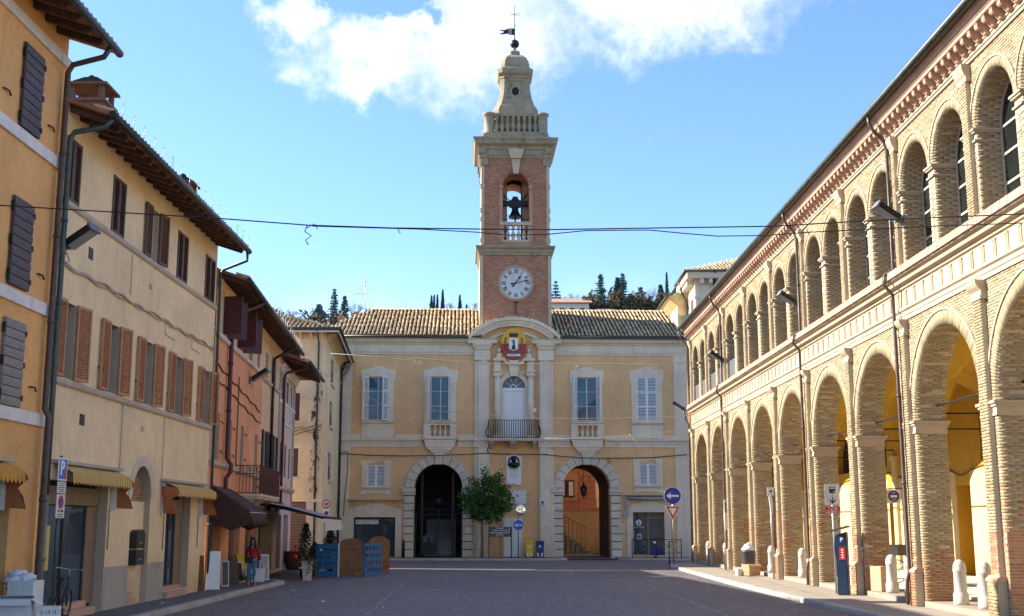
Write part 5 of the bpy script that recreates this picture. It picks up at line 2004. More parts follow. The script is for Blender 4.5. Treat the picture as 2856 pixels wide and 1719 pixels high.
# top: mouldings, scroll corbels one by one, crowning cornice, gutter
for k in KS:
    x0, x1 = max(bay_x(k) - BAY / 2, X_END), bay_x(k) + BAY / 2
    mb = MB()
    mb.profile([(.02, 11.74), (-.05, 11.74), (-.05, 11.79), (-.08, 11.81), (-.08, 11.87), (-.11, 11.89), (-.11, 11.92), (.02, 11.92)], x0, x1)
    mb.build('top_moulding', [M_['buffmould']], arcade)
    mb = MB()
    mb.profile([(.02, 11.92), (-.06, 11.92), (-.06, 12.12), (-.36, 12.12), (-.37, 12.13), (-.37, 12.20), (-.39, 12.21), (-.40, 12.25), (-.43, 12.27), (-.45, 12.33), (-.49, 12.37), (-.49, 12.41), (-.52, 12.42), (-.52, 12.45), (.02, 12.45)], x0, x1)
    mb.build('crowning_cornice', [M_['terra']], arcade)
cb_ = MB()
sc = [(-.06, 12.118), (-.06, 11.90), (-.11, 11.875), (-.165, 11.885), (-.20, 11.93), (-.23, 11.975), (-.27, 11.985), (-.31, 11.99), (-.335, 12.02), (-.34, 12.06), (-.33, 12.09), (-.345, 12.095), (-.345, 12.118)]
cb_.prism(sc, -.075, .075, 'x')
cme = cb_.mesh('corbel', [M_['terra']])
n = int((X_BEG - X_END) / .385)
pieces('corbel', cme, arcade, [((X_BEG - .2 - .385 * i, 0, 0), None, None) for i in range(n)])
mb = MB()
mb.tube([(X_END - .1, -.60, 12.46), (X_BEG, -.60, 12.46)], .10, 8)
mb.build('gutter', [M_['gutgreen']], arcade)
mb = MB()
mb.add([(X_END - .1, -.56, 12.5), (X_BEG, -.56, 12.5), (X_BEG, 7, 14.6), (X_END + 2, 7, 14.6), (X_END - .1, -.5, 12.44), (X_BEG, -.5, 12.44)], [(0, 1, 2, 3), (0, 4, 5, 1)])
mb.add([(X_END - .1, -.56, 12.5), (X_END + 2, 7, 14.6), (X_END - .1, 12, 12.5)], [(0, 1, 2)])
mb.build('roof', [M_['tilebed']], arcade, split=False)

# upper windows: dark frames and panes set deep in the arches; low grilles at the far end
fm = MB()
A = arc(0, USP, UW, 180, 0, 18)
i_ = arc(0, USP, UW - .07, 180, 0, 18)
ring(fm, 0, USP, UW - .07, UW, 180, 0, 18, .50, .56)
fm.box(-UW, -UW + .07, .50, .56, 8.3, USP)
fm.box(UW - .07, UW, .50, .56, 8.3, USP)
fm.box(-.035, .035, .495, .555, 8.3, USP + UW - .07)
for z in (8.34, 9.02, 9.66, 10.26):
    fm.box(-UW + .07, UW - .07, .505, .55, z - .025, z + .025)
fme = fm.mesh('window_frame', [M_['greyband']])
pm = MB()
pm.add([(-UW, .53, 8.3), (UW, .53, 8.3)] + [(p[0], .53, p[1]) for p in A[::-1]], [tuple(range(2 + len(A)))])
pme = pm.mesh('pane', [M_['glassdark']])
for k in KS:
    for d in (-UO, UO):
        f_ = put('window_frame', fme, arcade, (bay_x(k) + d, 0, 0))
        put('pane', pme, f_)
gr = MB()
for i in range(15):
    gr.box(-UW + .05 + .13 * i, -.915 + .05 + .13 * i + .02, .10, .12, 8.3, 9.2)
gr.box(-UW, UW, .095, .125, 9.2, 9.24)
gme = gr.mesh('grille', [M_['galv']])
for k, d in ((5, -UO), (6, UO), (6, -UO), (7, UO), (7, -UO)):
    put('grille', gme, arcade, (bay_x(k) + d, 0, 0))
mb = MB()
mb.quad((X_END, .9, 8.2), (X_BEG, .9, 8.2), (X_BEG, .9, 11.5), (X_END, .9, 11.5))
mb.build('upper_room', [M_['dark']], arcade)

# rain pipes down the front
for s_, lo in ((29.72, 0), (39.45, 0), (54.15, 0)):
    x = SX(s_)
    p1 = [(x, -.60, 12.4), (x, -.58, 12.2), (x, -.45, 11.95), (x, -.24, 11.75), (x, -.17, 11.5), (x, -.17, 8.36), (x, -.40, 8.2), (x, -.43, 7.95), (x, -.22, 7.7), (x, -.22, 7.3), (x, -.2, .9), (x, -.27, .7), (x, -.27, .14)]
    downpipe(arcade, p1, .046, M_['pipe'])
x = X_END - .06
downpipe(arcade, [(x, -.6, 12.4), (x, -.45, 11.95), (x, -.12, 11.6), (x, -.12, 8.3), (x, -.4, 8.1), (x, -.3, 7.6), (x, -.14, 7.3), (x, -.14, .14)], .05, M_['pipe'])

# inside: raised floor with shallow steps, yellow back wall and groin vaults
BWY = 4.3
mb = MB()
mb.box(X_END, X_BEG, -.02, 1.3, 0, .25)
mb.build('kerb_step', [M_['walk']], arcade)
for i in range(4):
    mb = MB()
    mb.box(X_END, X_BEG, 1.3 + .75 * i, 1.3 + .75 * (i + 1) + (.0 if i < 3 else .1), 0, .25 + .06 * (i + 1))
    mb.build('step', [M_['stonecl']], arcade)
bops = []
BW = lambda a, b, c, d, **k: bops.append(dict(x0=SX(b), x1=SX(a), z0=c, z1=d, **k))
BW(37.25, 38.45, .49, 3.25, depth=.5)
BW(35.6, 36.3, 3.95, 5.3, depth=.4)
BW(31.2, 32.5, .49, 3.1, depth=.4)
BW(28.1, 29.2, .49, 3.1, depth=.4)
BW(44.0, 45.2, .49, 3.3, depth=.3)
BW(45.3, 46.5, 4.15, 5.1, arch=True, depth=.3)
BW(50.2, 52.1, 4.15, 4.7, arch=True, depth=.3)
BW(49.0, 50.3, .49, 3.3, depth=.3)
BW(54.5, 55.8, .49, 3.3, depth=.3)
BW(59.5, 61.0, .49, 3.3, depth=.3)
mb = MB()
xs = sorted({X_END, X_BEG} | {o['x0'] for o in bops} | {o['x1'] for o in bops})
wall(mb, X_END, X_BEG, .3, 6.6, bops, y=BWY, mi=0)
for f, i in zip(mb.f, range(len(mb.f))):
    pass
mb.build('back_wall', [M_['yellow']], arcade, split=False)
mb = MB()
lows = sorted([(o['x0'], o['x1']) for o in bops if o['z0'] < 1])
a = X_END
for p, q_ in lows + [(X_BEG, None)]:
    mb.box(a + .002, p - .002, BWY - .012, BWY - .002, .45, 3.68)
    a = q_
mb.build('dado', [M_['yellowlow']], arcade)
for o in bops:
    d = MB()
    top = o.get('top', o['z1'])
    yy = BWY + o['depth'] - .02
    m_ = M_['walnut'] if o['z0'] < 1 and o['x0'] != SX(38.45) else M_['dark']
    if o['x0'] == SX(38.45):
        m_ = M_['yellow']
    d.box(o['x0'], o['x1'], yy, yy + .05, o['z0'], top)
    if o['z0'] < 1 and m_ is M_['walnut']:
        for xx in (o['x0'] + .12, (o['x0'] + o['x1']) / 2 + .05):
            d.box(xx, xx + (o['x1'] - o['x0']) / 2 - .2, yy - .02, yy, o['z0'] + .2, o['z0'] + 1.2)
            d.box(xx, xx + (o['x1'] - o['x0']) / 2 - .2, yy - .02, yy, o['z0'] + 1.35, top - .2, 1)
    elif o.get('arch'):
        for i in range(1, 4):
            xx = o['x0'] + (o['x1'] - o['x0']) * i / 4
            d.box(xx - .02, xx + .02, yy - .03, yy, o['z0'], top, 1)
    d.build('door' if o['z0'] < 1 else 'window', [m_, M_['glass']], arcade, split=False)
for k in KS:
    c = bay_x(k)
    nx, ny = 24, 14
    vs, fs = [], []
    for i in range(nx + 1):
        x = -BAY / 2 + BAY * i / nx
        for j in range(ny + 1):
            y = PD + (BWY - PD) * j / ny
            h2 = math.sqrt(max(0, 1 - (x / (AW + .02)) ** 2)) * (AW + .02)
            t = (y - (PD + BWY) / 2) / ((BWY - PD) / 2)
            h1 = math.sqrt(max(0, 1 - t * t)) * (AW + .02)
            rib = abs(x) > AW + .02
            z = ASP + max(h2, 0 if rib else min(h1, 9) if False else h1) if not rib else ASP + h1 * .93
            vs.append((c + x, y, max(z, ASP)))
    for i in range(nx):
        for j in range(ny):
            a = i * (ny + 1) + j
            fs.append((a, a + 1, a + ny + 2, a + ny + 1))
    mb = MB()
    mb.add(vs, fs, 0, False)
    mb.build('groin_vault', [M_['yellow']], arcade)
for k in range(-2, 9):
    x = bay_x(k) + BAY / 2
    if x < X_END:
        continue
    mb = MB()
    mb.tube([(x, PD, 4.72), (x, BWY, 4.72)], .022, 6)
    mb.build('tie_rod', [M_['iron']], arcade)
    mb = MB()
    for xx in (-.16,):
        mb.box(x - .2, x + .2, BWY - .12, BWY, .5, 4.35)
        mb.box(x - .26, x + .26, BWY - .18, BWY, 4.352, 4.5)
    mb.build('wall_pier', [M_['yellowlow']], arcade)
for k in KS:
    x = bay_x(k)
    mb = MB()
    mb.tube([(x - AW, .52, 4.86), (x + AW, .52, 4.86)], .026, 6)
    mb.build('tie_rod', [M_['iron']], arcade)
mb = MB()
pts = []
for k in range(60):
    s_ = 26 + .5 * k
    pts.append((SX(s_), BWY - .02, 3.75 + .16 * math.sin(s_ * 1.29) + .05 * math.sin(s_ * 3.1)))
mb.tube(pts, .022, 5)
mb.build('wall_cable', [M_['wood']], arcade)
# ================================================================ LEFT ROW OF HOUSES
AL = 0.008493042685
L_RZ = math.pi / 2 - AL
L_LOC = (-9.5, 0, 0)
R2_A = -0.068
R2_RZ = math.pi / 2 - R2_A
R2_LOC = (-9.5 + 36.8 * math.sin(AL), 36.8 * math.cos(AL), 0)


def eave(h, x0, x1, zg, off, step=.58, slope=.33, depth=6.0, gm='gutter', hip=0.0, endl=.0, loops=True):
    """rafters one by one, boarded soffit, roof planes, gutter"""
    zw = zg + slope * off
    mb = MB()
    mb.add([(x0 - endl, -off, zg + .10), (x1 + hip, -off, zg + .10), (x1 - (2.2 if hip else 0), depth, zg + .10 + slope * (depth + off)), (x0, depth, zg + .10 + slope * (depth + off)),
            (x0 - endl, -off, zg + .02), (x1 + hip, -off, zg + .02), (x1 - (2.2 if hip else 0), depth, zg + .02 + slope * (depth + off)), (x0, depth, zg + .02 + slope * (depth + off))],
           [(0, 1, 2, 3), (7, 6, 5, 4), (0, 4, 5, 1), (1, 5, 6, 2), (3, 2, 6, 7), (0, 3, 7, 4)])
    zt = zg + .10 + slope * (depth + off)
    mb.add([(x0, depth, zt), (x1 - (2.2 if hip else 0), depth, zt), (x1 + (hip if hip else 0), 2 * depth, zg), (x0, 2 * depth, zg)], [(0, 1, 2, 3)])
    if hip:
        mb.add([(x1 + hip, -off, zg + .06), (x1 + hip, 2 * depth, zg + .06), (x1 - 2.2, depth, zt)], [(0, 1, 2)])
    mb.build('roof', [M_['soffit'], M_['tilebed']], h, split=False)
    r = MB()
    L = off + .25
    r.prism([(.25, zw + slope * .25 + .02 - zg), (-off + .12, slope * .12 + .02), (-off + .06, slope * .06 - .04), (-off + .10, slope * .10 - .13), (.25, zw + slope * .25 - .13 - zg)], -.055, .055, 'x')
    me = r.mesh('rafter', [M_['wood']])
    n = int((x1 + hip - x0) / step)
    pieces('rafter', me, h, [((x0 + .25 + step * i, 0, zg), None, None) for i in range(n)])
    mb = MB()
    mb.tube([(x0 - endl - .02, -off - .06, zg + .03), (x1 + hip + .02, -off - .06, zg + .03)], .085, 8)
    mb.build('gutter', [M_[gm]], h)
    # the tile edge over the gutter
    P = [((x0 - endl + .12 + .24 * i, -off - .04, zg + .12), (.3, 0, random.gauss(0, .03)), (1, .7, 1)) for i in range(int((x1 + hip - x0 + endl) / .24))]
    pieces('roof_tile', TILES, h, P)
    if loops:
        mb = MB()
        k = int((x1 - x0) / .75)
        for i in range(k):
            x = x0 + .6 + .75 * i
            pts = [(x, -off - .05, zg + .12), (x, -off - .06, zg + .36)] + [(x + .06 * math.sin(t), -off - .06, zg + .42 - .06 * math.cos(t)) for t in (0.3, 1.2, 2.2, 3.2, 4.2, 5.0)]
            mb.tube(pts, .006, 4)
        mb.build('wire_loops', [M_['galv']], h, kind='stuff')


def plank_shutter(h, x0, x1, z0, z1, mat, n=9, y=-.02):
    """solid shutter of horizontal boards, each a piece"""
    mb = MB()
    mb.box(x0, x1, y - .02, y + .0, z0, z1)
    for z in (z0 + .18, (z0 + z1) / 2, z1 - .2):
        mb.box(x1 - .02, x1 + .05, y - .07, y - .0, z - .05, z + .05, 1)
        mb.box(x0 - .035, x0 + .0, y - .06, y - .0, z - .09, z + .09, 1)
    s = mb.build('shutter', [mat, M_['iron']], h, split=False)
    b = MB()
    hh = (z1 - z0) / n
    b.prism([(-.045, 0.004), (-.05, hh * .5), (-.038, hh - .012), (0, hh - .006), (0, .0)], 0, x1 - x0, 'x')
    me = b.mesh('board', [mat])
    for k in range(n):
        put('board', me, s, (x0, y - .012, z0 + hh * k), (random.uniform(-.012, .012), 0, 0))
    return s


def hook(h, x, z):
    mb = MB()
    mb.tube([(x - .14, -.03, z), (x + .06, -.05, z + .01), (x + .12, -.06, z - .07)], .018, 5)
    mb.build('shutter_hook', [M_['iron']], h)


# ---------------------------------------------------------------- ochre house (nearest, left)
och = thing('ochre_house', 'tall ochre house at the left edge with grey boarded shutters and white bands', 'house', L_LOC, L_RZ)
ops = [dict(x0=17.5, x1=22.62, z0=.12, z1=2.9, depth=.26)]
mb = MB()
wall(mb, 8, 23.9, 0, 12.1, ops)
mb.quad((23.9, 0, 0), (23.9, 10, 0), (23.9, 10, 12.1), (23.9, 0, 12.1))
mb.quad((8, 0, 0), (8, 10, 0), (8, 10, 12.1), (8, 0, 12.1))
mb.build('wall', [M_['ochre']], och, split=False)
for z0, z1 in ((11.38, 11.60), (9.16, 9.40), (6.10, 6.34), (3.92, 4.16)):
    mb = MB()
    mb.box(8, 23.98, -.06, .05, z0, z1)
    mb.box(23.901, 23.97, .05, 1.2, z0, z1)
    mb.build('white_band', [M_['whiteband']], och)
for z0, z1 in ((9.44, 11.10), (6.40, 8.08), (4.18, 5.78)):
    for x in (13.6, 17.7, 21.72):
        plank_shutter(och, x, x + .88, z0, z1, M_['greyshut'] if z0 < 5 else M_['brownshut'])
    for x in (21.1, 23.2):
        hook(och, x, z0 + .45)
eave(och, 8, 23.95, 11.72, 1.0, .6, hip=0.0, gm='gutter', loops=False)
downpipe(och, [(23.5, -1.02, 11.7), (23.5, -.9, 11.5), (23.55, -.25, 11.35), (23.6, -.14, 11.2), (23.6, -.14, 4.25), (23.66, -.2, 4.1), (23.66, -.2, .9), (23.66, -.14, .13)], .062, M_['pipe'])
mb = MB()
mb.box(17.5, 22.62, .24, .29, .12, 2.9)
for x in (18.2, 20.0, 21.6):
    mb.box(x - .05, x + .05, .19, .24, .12, 2.9)
mb.build('shop_front', [M_['darkgreen']], och, split=False)


def awning(name, label, loc, rz, x0, x1, zt, out, zb, cloth, flapmat, lip=.24, scallops=True, flap_r=True, flap_l=False, rail=True):
    """box awning: cloth on a slope, a scalloped valance, pulled-back side cloths"""
    a = thing(name, label, 'awning', loc, rz, None)
    mb = MB()
    n = 24
    vs = []
    for i in range(n + 1):
        x = x0 + (x1 - x0) * i / n
        w = .012 * math.sin(i * 2.1)
        vs += [(x, -.03, zt), (x, -out * .6, zt - (zt - zb) * .42 + w), (x, -out, zb + w)]
    fs = []
    for i in range(n):
        for j in range(2):
            fs.append((3 * i + j, 3 * i + j + 1, 3 * i + j + 4, 3 * i + j + 3))
    mb.add(vs, fs, 0, True)
    mb.build('awning_cloth', [M_[cloth]], a, split=False)
    mb = MB()
    m_ = int((x1 - x0) / .17)
    for i in range(m_):
        xa, xb = x0 + (x1 - x0) * i / m_, x0 + (x1 - x0) * (i + 1) / m_
        d = lip + (random.uniform(-.01, .01))
        mb.add([(xa, -out - .005, zb), (xb, -out - .005, zb), (xb, -out - .012, zb - lip * .72), ((xa + xb) / 2 + .02, -out - .014, zb - d), (xa + .015, -out - .012, zb - lip * .72)], [(0, 1, 2, 3, 4)])
    mb.build('valance', [M_[cloth]], a, split=False)
    if rail:
        mb = MB()
        mb.box(x0 - .12, x1 + .16, -.16, -.0, zt + .01, zt + .08)
        mb.build('awning_hood', [M_['galv']], a)
    for on, x, s_ in ((flap_r, x1, 1), (flap_l, x0, -1)):
        if not on:
            continue
        mb = MB()
        z1 = zb - .68
        vs = [(x, -.02, zt - .1), (x, -out, zb), (x + s_ * .02, -out - .06, zb - .14), (x + s_ * .05, -out + .14, zb - .3), (x + s_ * .03, -out + .02, zb - .46), (x + s_ * .05, -out - .04, z1), (x, -.1, z1 + .02), (x + s_ * .04, -.2, zb - .3)]
        mb.add(vs, [(0, 1, 2, 3, 7), (7, 3, 4, 5, 6), (0, 7, 6)])
        mb.build('side_cloth', [M_[flapmat]], a, split=False)
        mb = MB()
        for k in range(3):
            mb.box(x - s_ * (.06 + .07 * k) - .018, x - s_ * (.06 + .07 * k) + .018, -.10, -.02, zb - .7, zt)
        mb.build('folding_arm', [M_['offwhite']], a)
        mb = MB()
        mb.tube([(x - s_ * .3, -.03, zb - .7), (x - s_ * .3, -.04, zb - 1.1), (x - s_ * .29, -.03, zb - 1.6)], .012, 5)
        mb.build('crank_rod', [M_['rustiron']], a)
    return a


awning('shop_awning', 'ochre scalloped shop awning on the ochre house at the left edge', L_LOC, L_RZ, 17.0, 22.2, 3.14, .42, 2.98, 'awnoch', 'awnrust')

# ---------------------------------------------------------------- cream house
crm = thing('cream_house', 'long cream house with brown louvred shutters and two shop awnings', 'house', L_LOC, L_RZ)
TOP = [(24.15, 24.98, 1), (27.05, 27.93, 1), (29.93, 30.60, 0), (32.40, 33.40, 1), (35.35, 36.45, 1)]
LOW = [24.6, 27.30, 29.95, 32.65, 35.62]
ops = []
for a, b, cl in TOP:
    ops.append(dict(x0=a, x1=b, z0=8.70, z1=10.05, depth=.16))
LW = [(24.62, 25.25), (27.33, 28.03), (29.95, 30.70), (32.63, 33.42), (35.62, 36.42)]
for a, b in LW:
    ops.append(dict(x0=a, x1=b, z0=5.02, z1=6.60, depth=.35))
ops += [dict(x0=24.25, x1=27.95, z0=.12, z1=2.92, depth=.30), dict(x0=32.6, x1=34.95, z0=.3, z1=2.82, depth=.28), dict(x0=29.62, x1=31.15, z0=.12, z1=2.70, arch=True, depth=.26)]
mb = MB()
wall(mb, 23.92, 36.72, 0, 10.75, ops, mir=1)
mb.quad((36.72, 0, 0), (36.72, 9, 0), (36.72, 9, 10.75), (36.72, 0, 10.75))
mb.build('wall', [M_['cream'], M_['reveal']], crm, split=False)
for z0, z1, p in ((8.56, 8.68, .07), (4.85, 4.98, .07)):
    mb = MB()
    mb.profile([(.05, z0), (-p * .6, z0), (-p, z0 + .04), (-p, z1), (.05, z1)], 23.95, 36.76)
    mb.build('sill_band', [M_['greyband']], crm)
left = 300
for i, (a, b, cl) in enumerate(TOP):
    if cl:
        m_ = (a + b) / 2
        for p, q_ in ((a, m_ - .003), (m_ + .003, b)):
            louvre_leaf(crm, p, q_, 8.70, 10.05, -.03, M_['walnut'], 20, own=20, rails=1)
    else:
        for p, q_, hh, an in ((a, (a + b) / 2, 'l', 179), ((a + b) / 2, b, 'r', 171)):
            w = .52
            if hh == 'l':
                louvre_leaf(crm, a, a + w, 8.70, 10.05, -.03, M_['walnut'], 20, 'l', R_(an), own=20, rails=1)
            else:
                louvre_leaf(crm, b - w, b, 8.70, 10.05, -.03, M_['walnut'], 20, 'r', R_(an), own=20, rails=1)
    mb = MB()
    mb.box(a - .02, b + .02, .12, .16, 8.7, 10.05)
    mb.build('window_back', [M_['dark'] if cl else M_['offwhite']], crm)
for a, b in LW:
    w = .56
    louvre_leaf(crm, a, a + w, 5.02, 6.62, -.03, M_['rust'], 26, 'l', R_(179), own=26 if a > 30 else 0, rails=1, st=.06)
    louvre_leaf(crm, b - w, b, 5.02, 6.62, -.03, M_['rust'], 26, 'r', R_(170), own=26 if a > 30 else 0, rails=1, st=.06)
    window_glazed(crm, a, b, 5.02, 6.60, .27, M_['offwhite'], M_['glass'], 3, 2, .05)
    for x in (a - .45, b + .45):
        hook(crm, x, 5.5)
eave(crm, 23.98, 36.75, 10.40, .92, .58, endl=0.0)
downpipe(crm, [(24.1, -.95, 10.4), (24.1, -.8, 10.2), (24.0, -.2, 10.05), (23.99, -.12, 9.9), (23.99, -.12, 4.7), (23.99, -.12, 2.6)], .06, M_['pipegreen'])
downpipe(crm, [(23.99, -.12, 2.6), (23.99, -.12, .13)], .07, M_['pipegrey'])
downpipe(crm, [(36.55, -.97, 10.38), (36.55, -.97, 10.1), (36.72, -.2, 9.85), (36.78, -.1, 9.7), (36.78, -.1, .13)], .05, M_['pipegreen'])
# cable looped along the front
for z, amp, x0, x1 in ((7.36, .03, 24.1, 36.7),):
    mb = MB()
    mb.tube([(x0 + (x1 - x0) * i / 50, -.035, z + amp * math.sin(i * 1.3) - .02 * math.sin(i * .4)) for i in range(51)], .026, 5)
    mb.tube([(x0 + (x1 - x0) * i / 50, -.04, z - .05 + amp * math.sin(i * 1.1 + 1)) for i in range(51)], .016, 5)
    for x in (31.6, 34.2):
        mb.tube([(x, -.03, z), (x, -.03, z - .35), (x + .9, -.03, z - .38)], .012, 4)
    mb.build('wall_cable', [M_['greyband']], crm, split=False)
mb = MB()
mb.tube([(28.55, -.03, 5.0), (28.55, -.03, 3.2)], .014, 5)
mb.tube([(28.62, -.03, 8.5), (28.62, -.03, 7.5)], .012, 5)
mb.tube([(31.95, -.03, 4.8), (31.95, -.03, 2.9)], .012, 5)
mb.build('thin_pipe', [M_['greyband']], crm)
for x, z, w, h in ((25.9, 7.9, .13, .26), (26.0, 4.25, .14, .24), (30.2, 8.02, .09, .14), (30.17, 4.38, .09, .14)):
    mb = MB()
    mb.box(x - w, x + w, -.012, .02, z - h / 2, z + h / 2)
    for k in range(4):
        mb.box(x - w + .02, x + w - .02, -.02, -.011, z - h / 2 + h * (k + .3) / 4, z - h / 2 + h * (k + .6) / 4)
    mb.build('vent', [M_['black'] if w > .1 else M_['greyband']], crm)
# arched niche with stone ring and brick filling
mb = MB()
ring(mb, 30.385, 2.70, .77, 1.02, 180, 0, 18, -.025, .05)
mb.build('niche_ring', [M_['stonecl']], crm)
mb = MB()
mb.box(29.62, 31.15, .15, .25, .12, 2.6)
mb.build('niche_back', [M_['cream']], crm)
nb_ = Bricks()
nb_.patch((29.62, .24, 2.6), (1, 0, 0), (0, 0, 1), (0, -1, 0), 1.53, .9)
nb_.build(crm, M_['redbrick'])
mb = MB()
mb.box(29.62, 31.15, .242, .27, 2.6, 3.5)
mb.build('niche_mortar', [M_['mortar']], crm)
for a, b in ((28.0, 29.6), (31.17, 32.55)):
    mb = MB()
    mb.box(a, b, -.02, .03, .1, 1.07)
    mb.build('grey_plinth', [M_['plinth']], crm)
for a, b in ((24.3, 27.2), (29.7, 30.4), (32.6, 34.5)):
    mb = MB()
    mb.box(a, b, -.12 if a != 29.7 else .0, .25 if a != 29.7 else .14, .1, .27)
    mb.box(a + .1, b - .1, .06, .25 if a != 29.7 else .14, .27, .40)
    mb.build('door_step', [M_['terra']], crm)
# shop fronts of the cream house
for a, b, zt, zb in ((24.25, 27.95, 2.92, .42), (32.6, 34.95, 2.82, .38)):
    y = .29
    mb = MB()
    mb.box(a, b, y, y + .05, .12, zt, 1)
    mb.box(a, b - .0, y - .10, y - .02, zt - .48, zt - .1)
    mb.build('shop_sign_board', [M_['shopwood'], M_['dark']], crm)
    mb = MB()
    for x in (a + .02, a + (b - a) * .45, b - .75):
        mb.box(x, x + .08, y - .06, y, .4, zt - .5)
    mb.box(b - .68, b - .005, y - .07, y, .3, zt - .5, 1)
    sf = mb.build('shop_front', [M_['darkgreen'], M_['shopwood']], crm)
    m2 = MB()
    m2.quad((a, y - .03, .4), (b - .7, y - .03, .4), (b - .7, y - .03, zt - .5), (a, y - .03, zt - .5))
    m2.build('pane', [M_['glass']], sf)
for x, z0, z1 in ((24.75, 1.1, 2.0), (32.9, 1.15, 1.85)):
    mb = MB()
    mb.box(x, x + .5, .235, .245, z0, z1)
    tag(mb.build('poster', [M_['yelpaper']], crm), None)
awning('shop_awning', 'pale yellow scalloped awning over the left shop of the cream house', L_LOC, L_RZ, 24.55, 28.3, 3.24, .42, 3.06, 'awnyel', 'awnrust')
awning('shop_awning', 'short yellow striped awning with rust side cloths right of the arched niche', L_LOC, L_RZ, 32.0, 36.0, 3.14, .45, 2.98, 'awnyel', 'awnrust', flap_l=True)


def chimney(h, x, y, z0, z1, w):
    mb = MB()
    hz = z1 - .75 * w / .8
    mb.box(x - w / 2, x + w / 2, y - w / 2, y + w / 2, z0, hz)
    mb.box(x - w * .58, x + w * .58, y - w * .58, y + w * .58, hz, hz + .08)
    for sx in (-1, 1):
        for sy in (-1, 1):
            cx, cy = x + sx * w * .42, y + sy * w * .42
            mb.box(cx - .07 * w, cx + .07 * w, cy - .07 * w, cy + .07 * w, hz + .08, hz + .5 * w)
    mb.box(x - w * .62, x + w * .62, y - w * .62, y + w * .62, hz + .5 * w, hz + .5 * w + .06)
    c = mb.build('chimney', [M_['chimbrick']], h, split=False)
    mb = MB()
    for k in range(5):
        mb.box(x - w * .5 + .05 * k, x + w * .5 - .05 * k, y - w * .5 + .06 * k, y + w * .5 - .06 * k, hz + .5 * w + .06 + .045 * k, hz + .5 * w + .105 + .045 * k)
    mb.sphere((x - w * .1, y, hz + .5 * w + .3), .1, 8, 6, 0, (1.5, 1, .7))
    mb.build('chimney_cap', [M_['tilebed']], c, split=False)


chimney(crm, 29.0, 1.35, 10.9, 13.2, .85)
chimney(crm, 35.9, .95, 10.8, 12.62, .68)

# ---------------------------------------------------------------- second row, bending away
sal = thing('salmon_house', 'salmon house with burgundy shutters, iron balcony and dark rafters', 'house', R2_LOC, R2_RZ)
T0, T1, T2, T3 = 0.02, 10.9, 16.3, 22.4


def blind(h, x0, x1, z0, z1, mat, y=.05, boards=True):
    """closed flush shutter set in its opening"""
    mb = MB()
    mb.box(x0, x1, y, y + .04, z0, z1)
    m_ = (x0 + x1) / 2
    for a, b in ((x0 + .04, m_ - .03), (m_ + .03, x1 - .04)):
        if b - a > .08:
            mb.box(a, b, y - .015, y, z0 + .08, (z0 + z1) / 2 - .04)
            mb.box(a, b, y - .015, y, (z0 + z1) / 2 + .04, z1 - .08)
    mb.build('shutter', [mat], h, split=False)


S_UP = [(1.35, 2.25, 8.06, 9.25), (4.3, 5.6, 8.06, 9.25), (7.0, 7.9, 7.95, 8.95), (9.2, 9.95, 7.95, 8.95)]
S_LO = [(.75, 1.5, 4.03, 5.52), (3.1, 3.95, 4.03, 5.5), (5.9, 6.6, 4.05, 5.5), (9.45, 10.2, 3.2, 5.46)]
ops = [dict(x0=a, x1=b, z0=c, z1=d, depth=.12) for a, b, c, d in S_UP + S_LO]
ops += [dict(x0=.4, x1=2.6, z0=.14, z1=2.45, depth=.3), dict(x0=4.2, x1=6.6, z0=.14, z1=2.5, depth=.25), dict(x0=7.9, x1=10.6, z0=.14, z1=2.55, depth=.3)]
mb = MB()
wall(mb, T0, T1, 0, 9.95, ops)
mb.quad((T0, 0, 9.0), (T0, 8, 9.0), (T0, 8, 9.95), (T0, 0, 9.95))
mb.build('wall', [M_['salmon']], sal, split=False)
mb = MB()
mb.box(T0, T1, -.012, .02, 7.93, 9.95)
for a, b, c, d in S_UP:
    pass
tmp = MB()
wall(tmp, T0, T1, 7.93, 9.95, [dict(x0=a, x1=b, z0=c, z1=d, depth=.03) for a, b, c, d in S_UP if c > 7.94], y=-.015)
tmp.build('upper_render', [M_['buff']], sal, split=False)
for h, a, b in ((sal, T0, T1),):
    mb = MB()
    mb.profile([(.03, 9.36), (-.05, 9.36), (-.08, 9.42), (-.08, 9.50), (-.13, 9.56), (-.13, 9.62), (.03, 9.62)], a, b)
    mb.build('cornice_moulding', [M_['buff']], h)
    mb = MB()
    mb.profile([(.03, 7.82), (-.07, 7.82), (-.11, 7.86), (-.11, 7.94), (.03, 7.94)], a, b)
    mb.build('sill_band', [M_['offwhite']], h)
    mb = MB()
    mb.profile([(.03, 3.82), (-.06, 3.82), (-.10, 3.88), (-.10, 3.98), (.03, 3.98)], a, b)
    mb.build('sill_band', [M_['greyband']], h)
# open burgundy shutters, standing square to the wall
for x0, x1, sw in ((1.35, 2.25, .62), (4.3, 5.6, .66)):
    for x, s_ in ((x0, -1), (x1, 1)):
        mb = MB()
        a = s_ * R_(12 if s_ < 0 else 22)
        M = Matrix.Translation((x, -.02, 0)) @ Matrix.Rotation(a, 4, 'Z')
        mb.box(-.02, .02, -sw, 0, 8.04, 9.27, 0, M)
        for za, zb in ((8.14, 8.62), (8.72, 9.18)):
            mb.box(-.032, .032, -sw + .08, -.08, za, zb, 0, M)
        mb.build('shutter', [M_['burg']], sal, split=False)
    mb = MB()
    mb.box(x0, x1, .09, .13, 8.06, 9.25)
    mb.box((x0 + x1) / 2 - .03, (x0 + x1) / 2 + .03, .07, .09, 8.06, 9.25, 1)
    mb.build('window', [M_['glass'], M_['burg']], sal, split=False)
for a, b, c, d in S_UP[2:]:
    blind(sal, a, b, c, d, M_['blind'])
for a, b, c, d in S_LO:
    blind(sal, a, b, c, d, M_['blind'])
    for z in (c + .3, d - .25):
        hook(sal, b + .2, z)
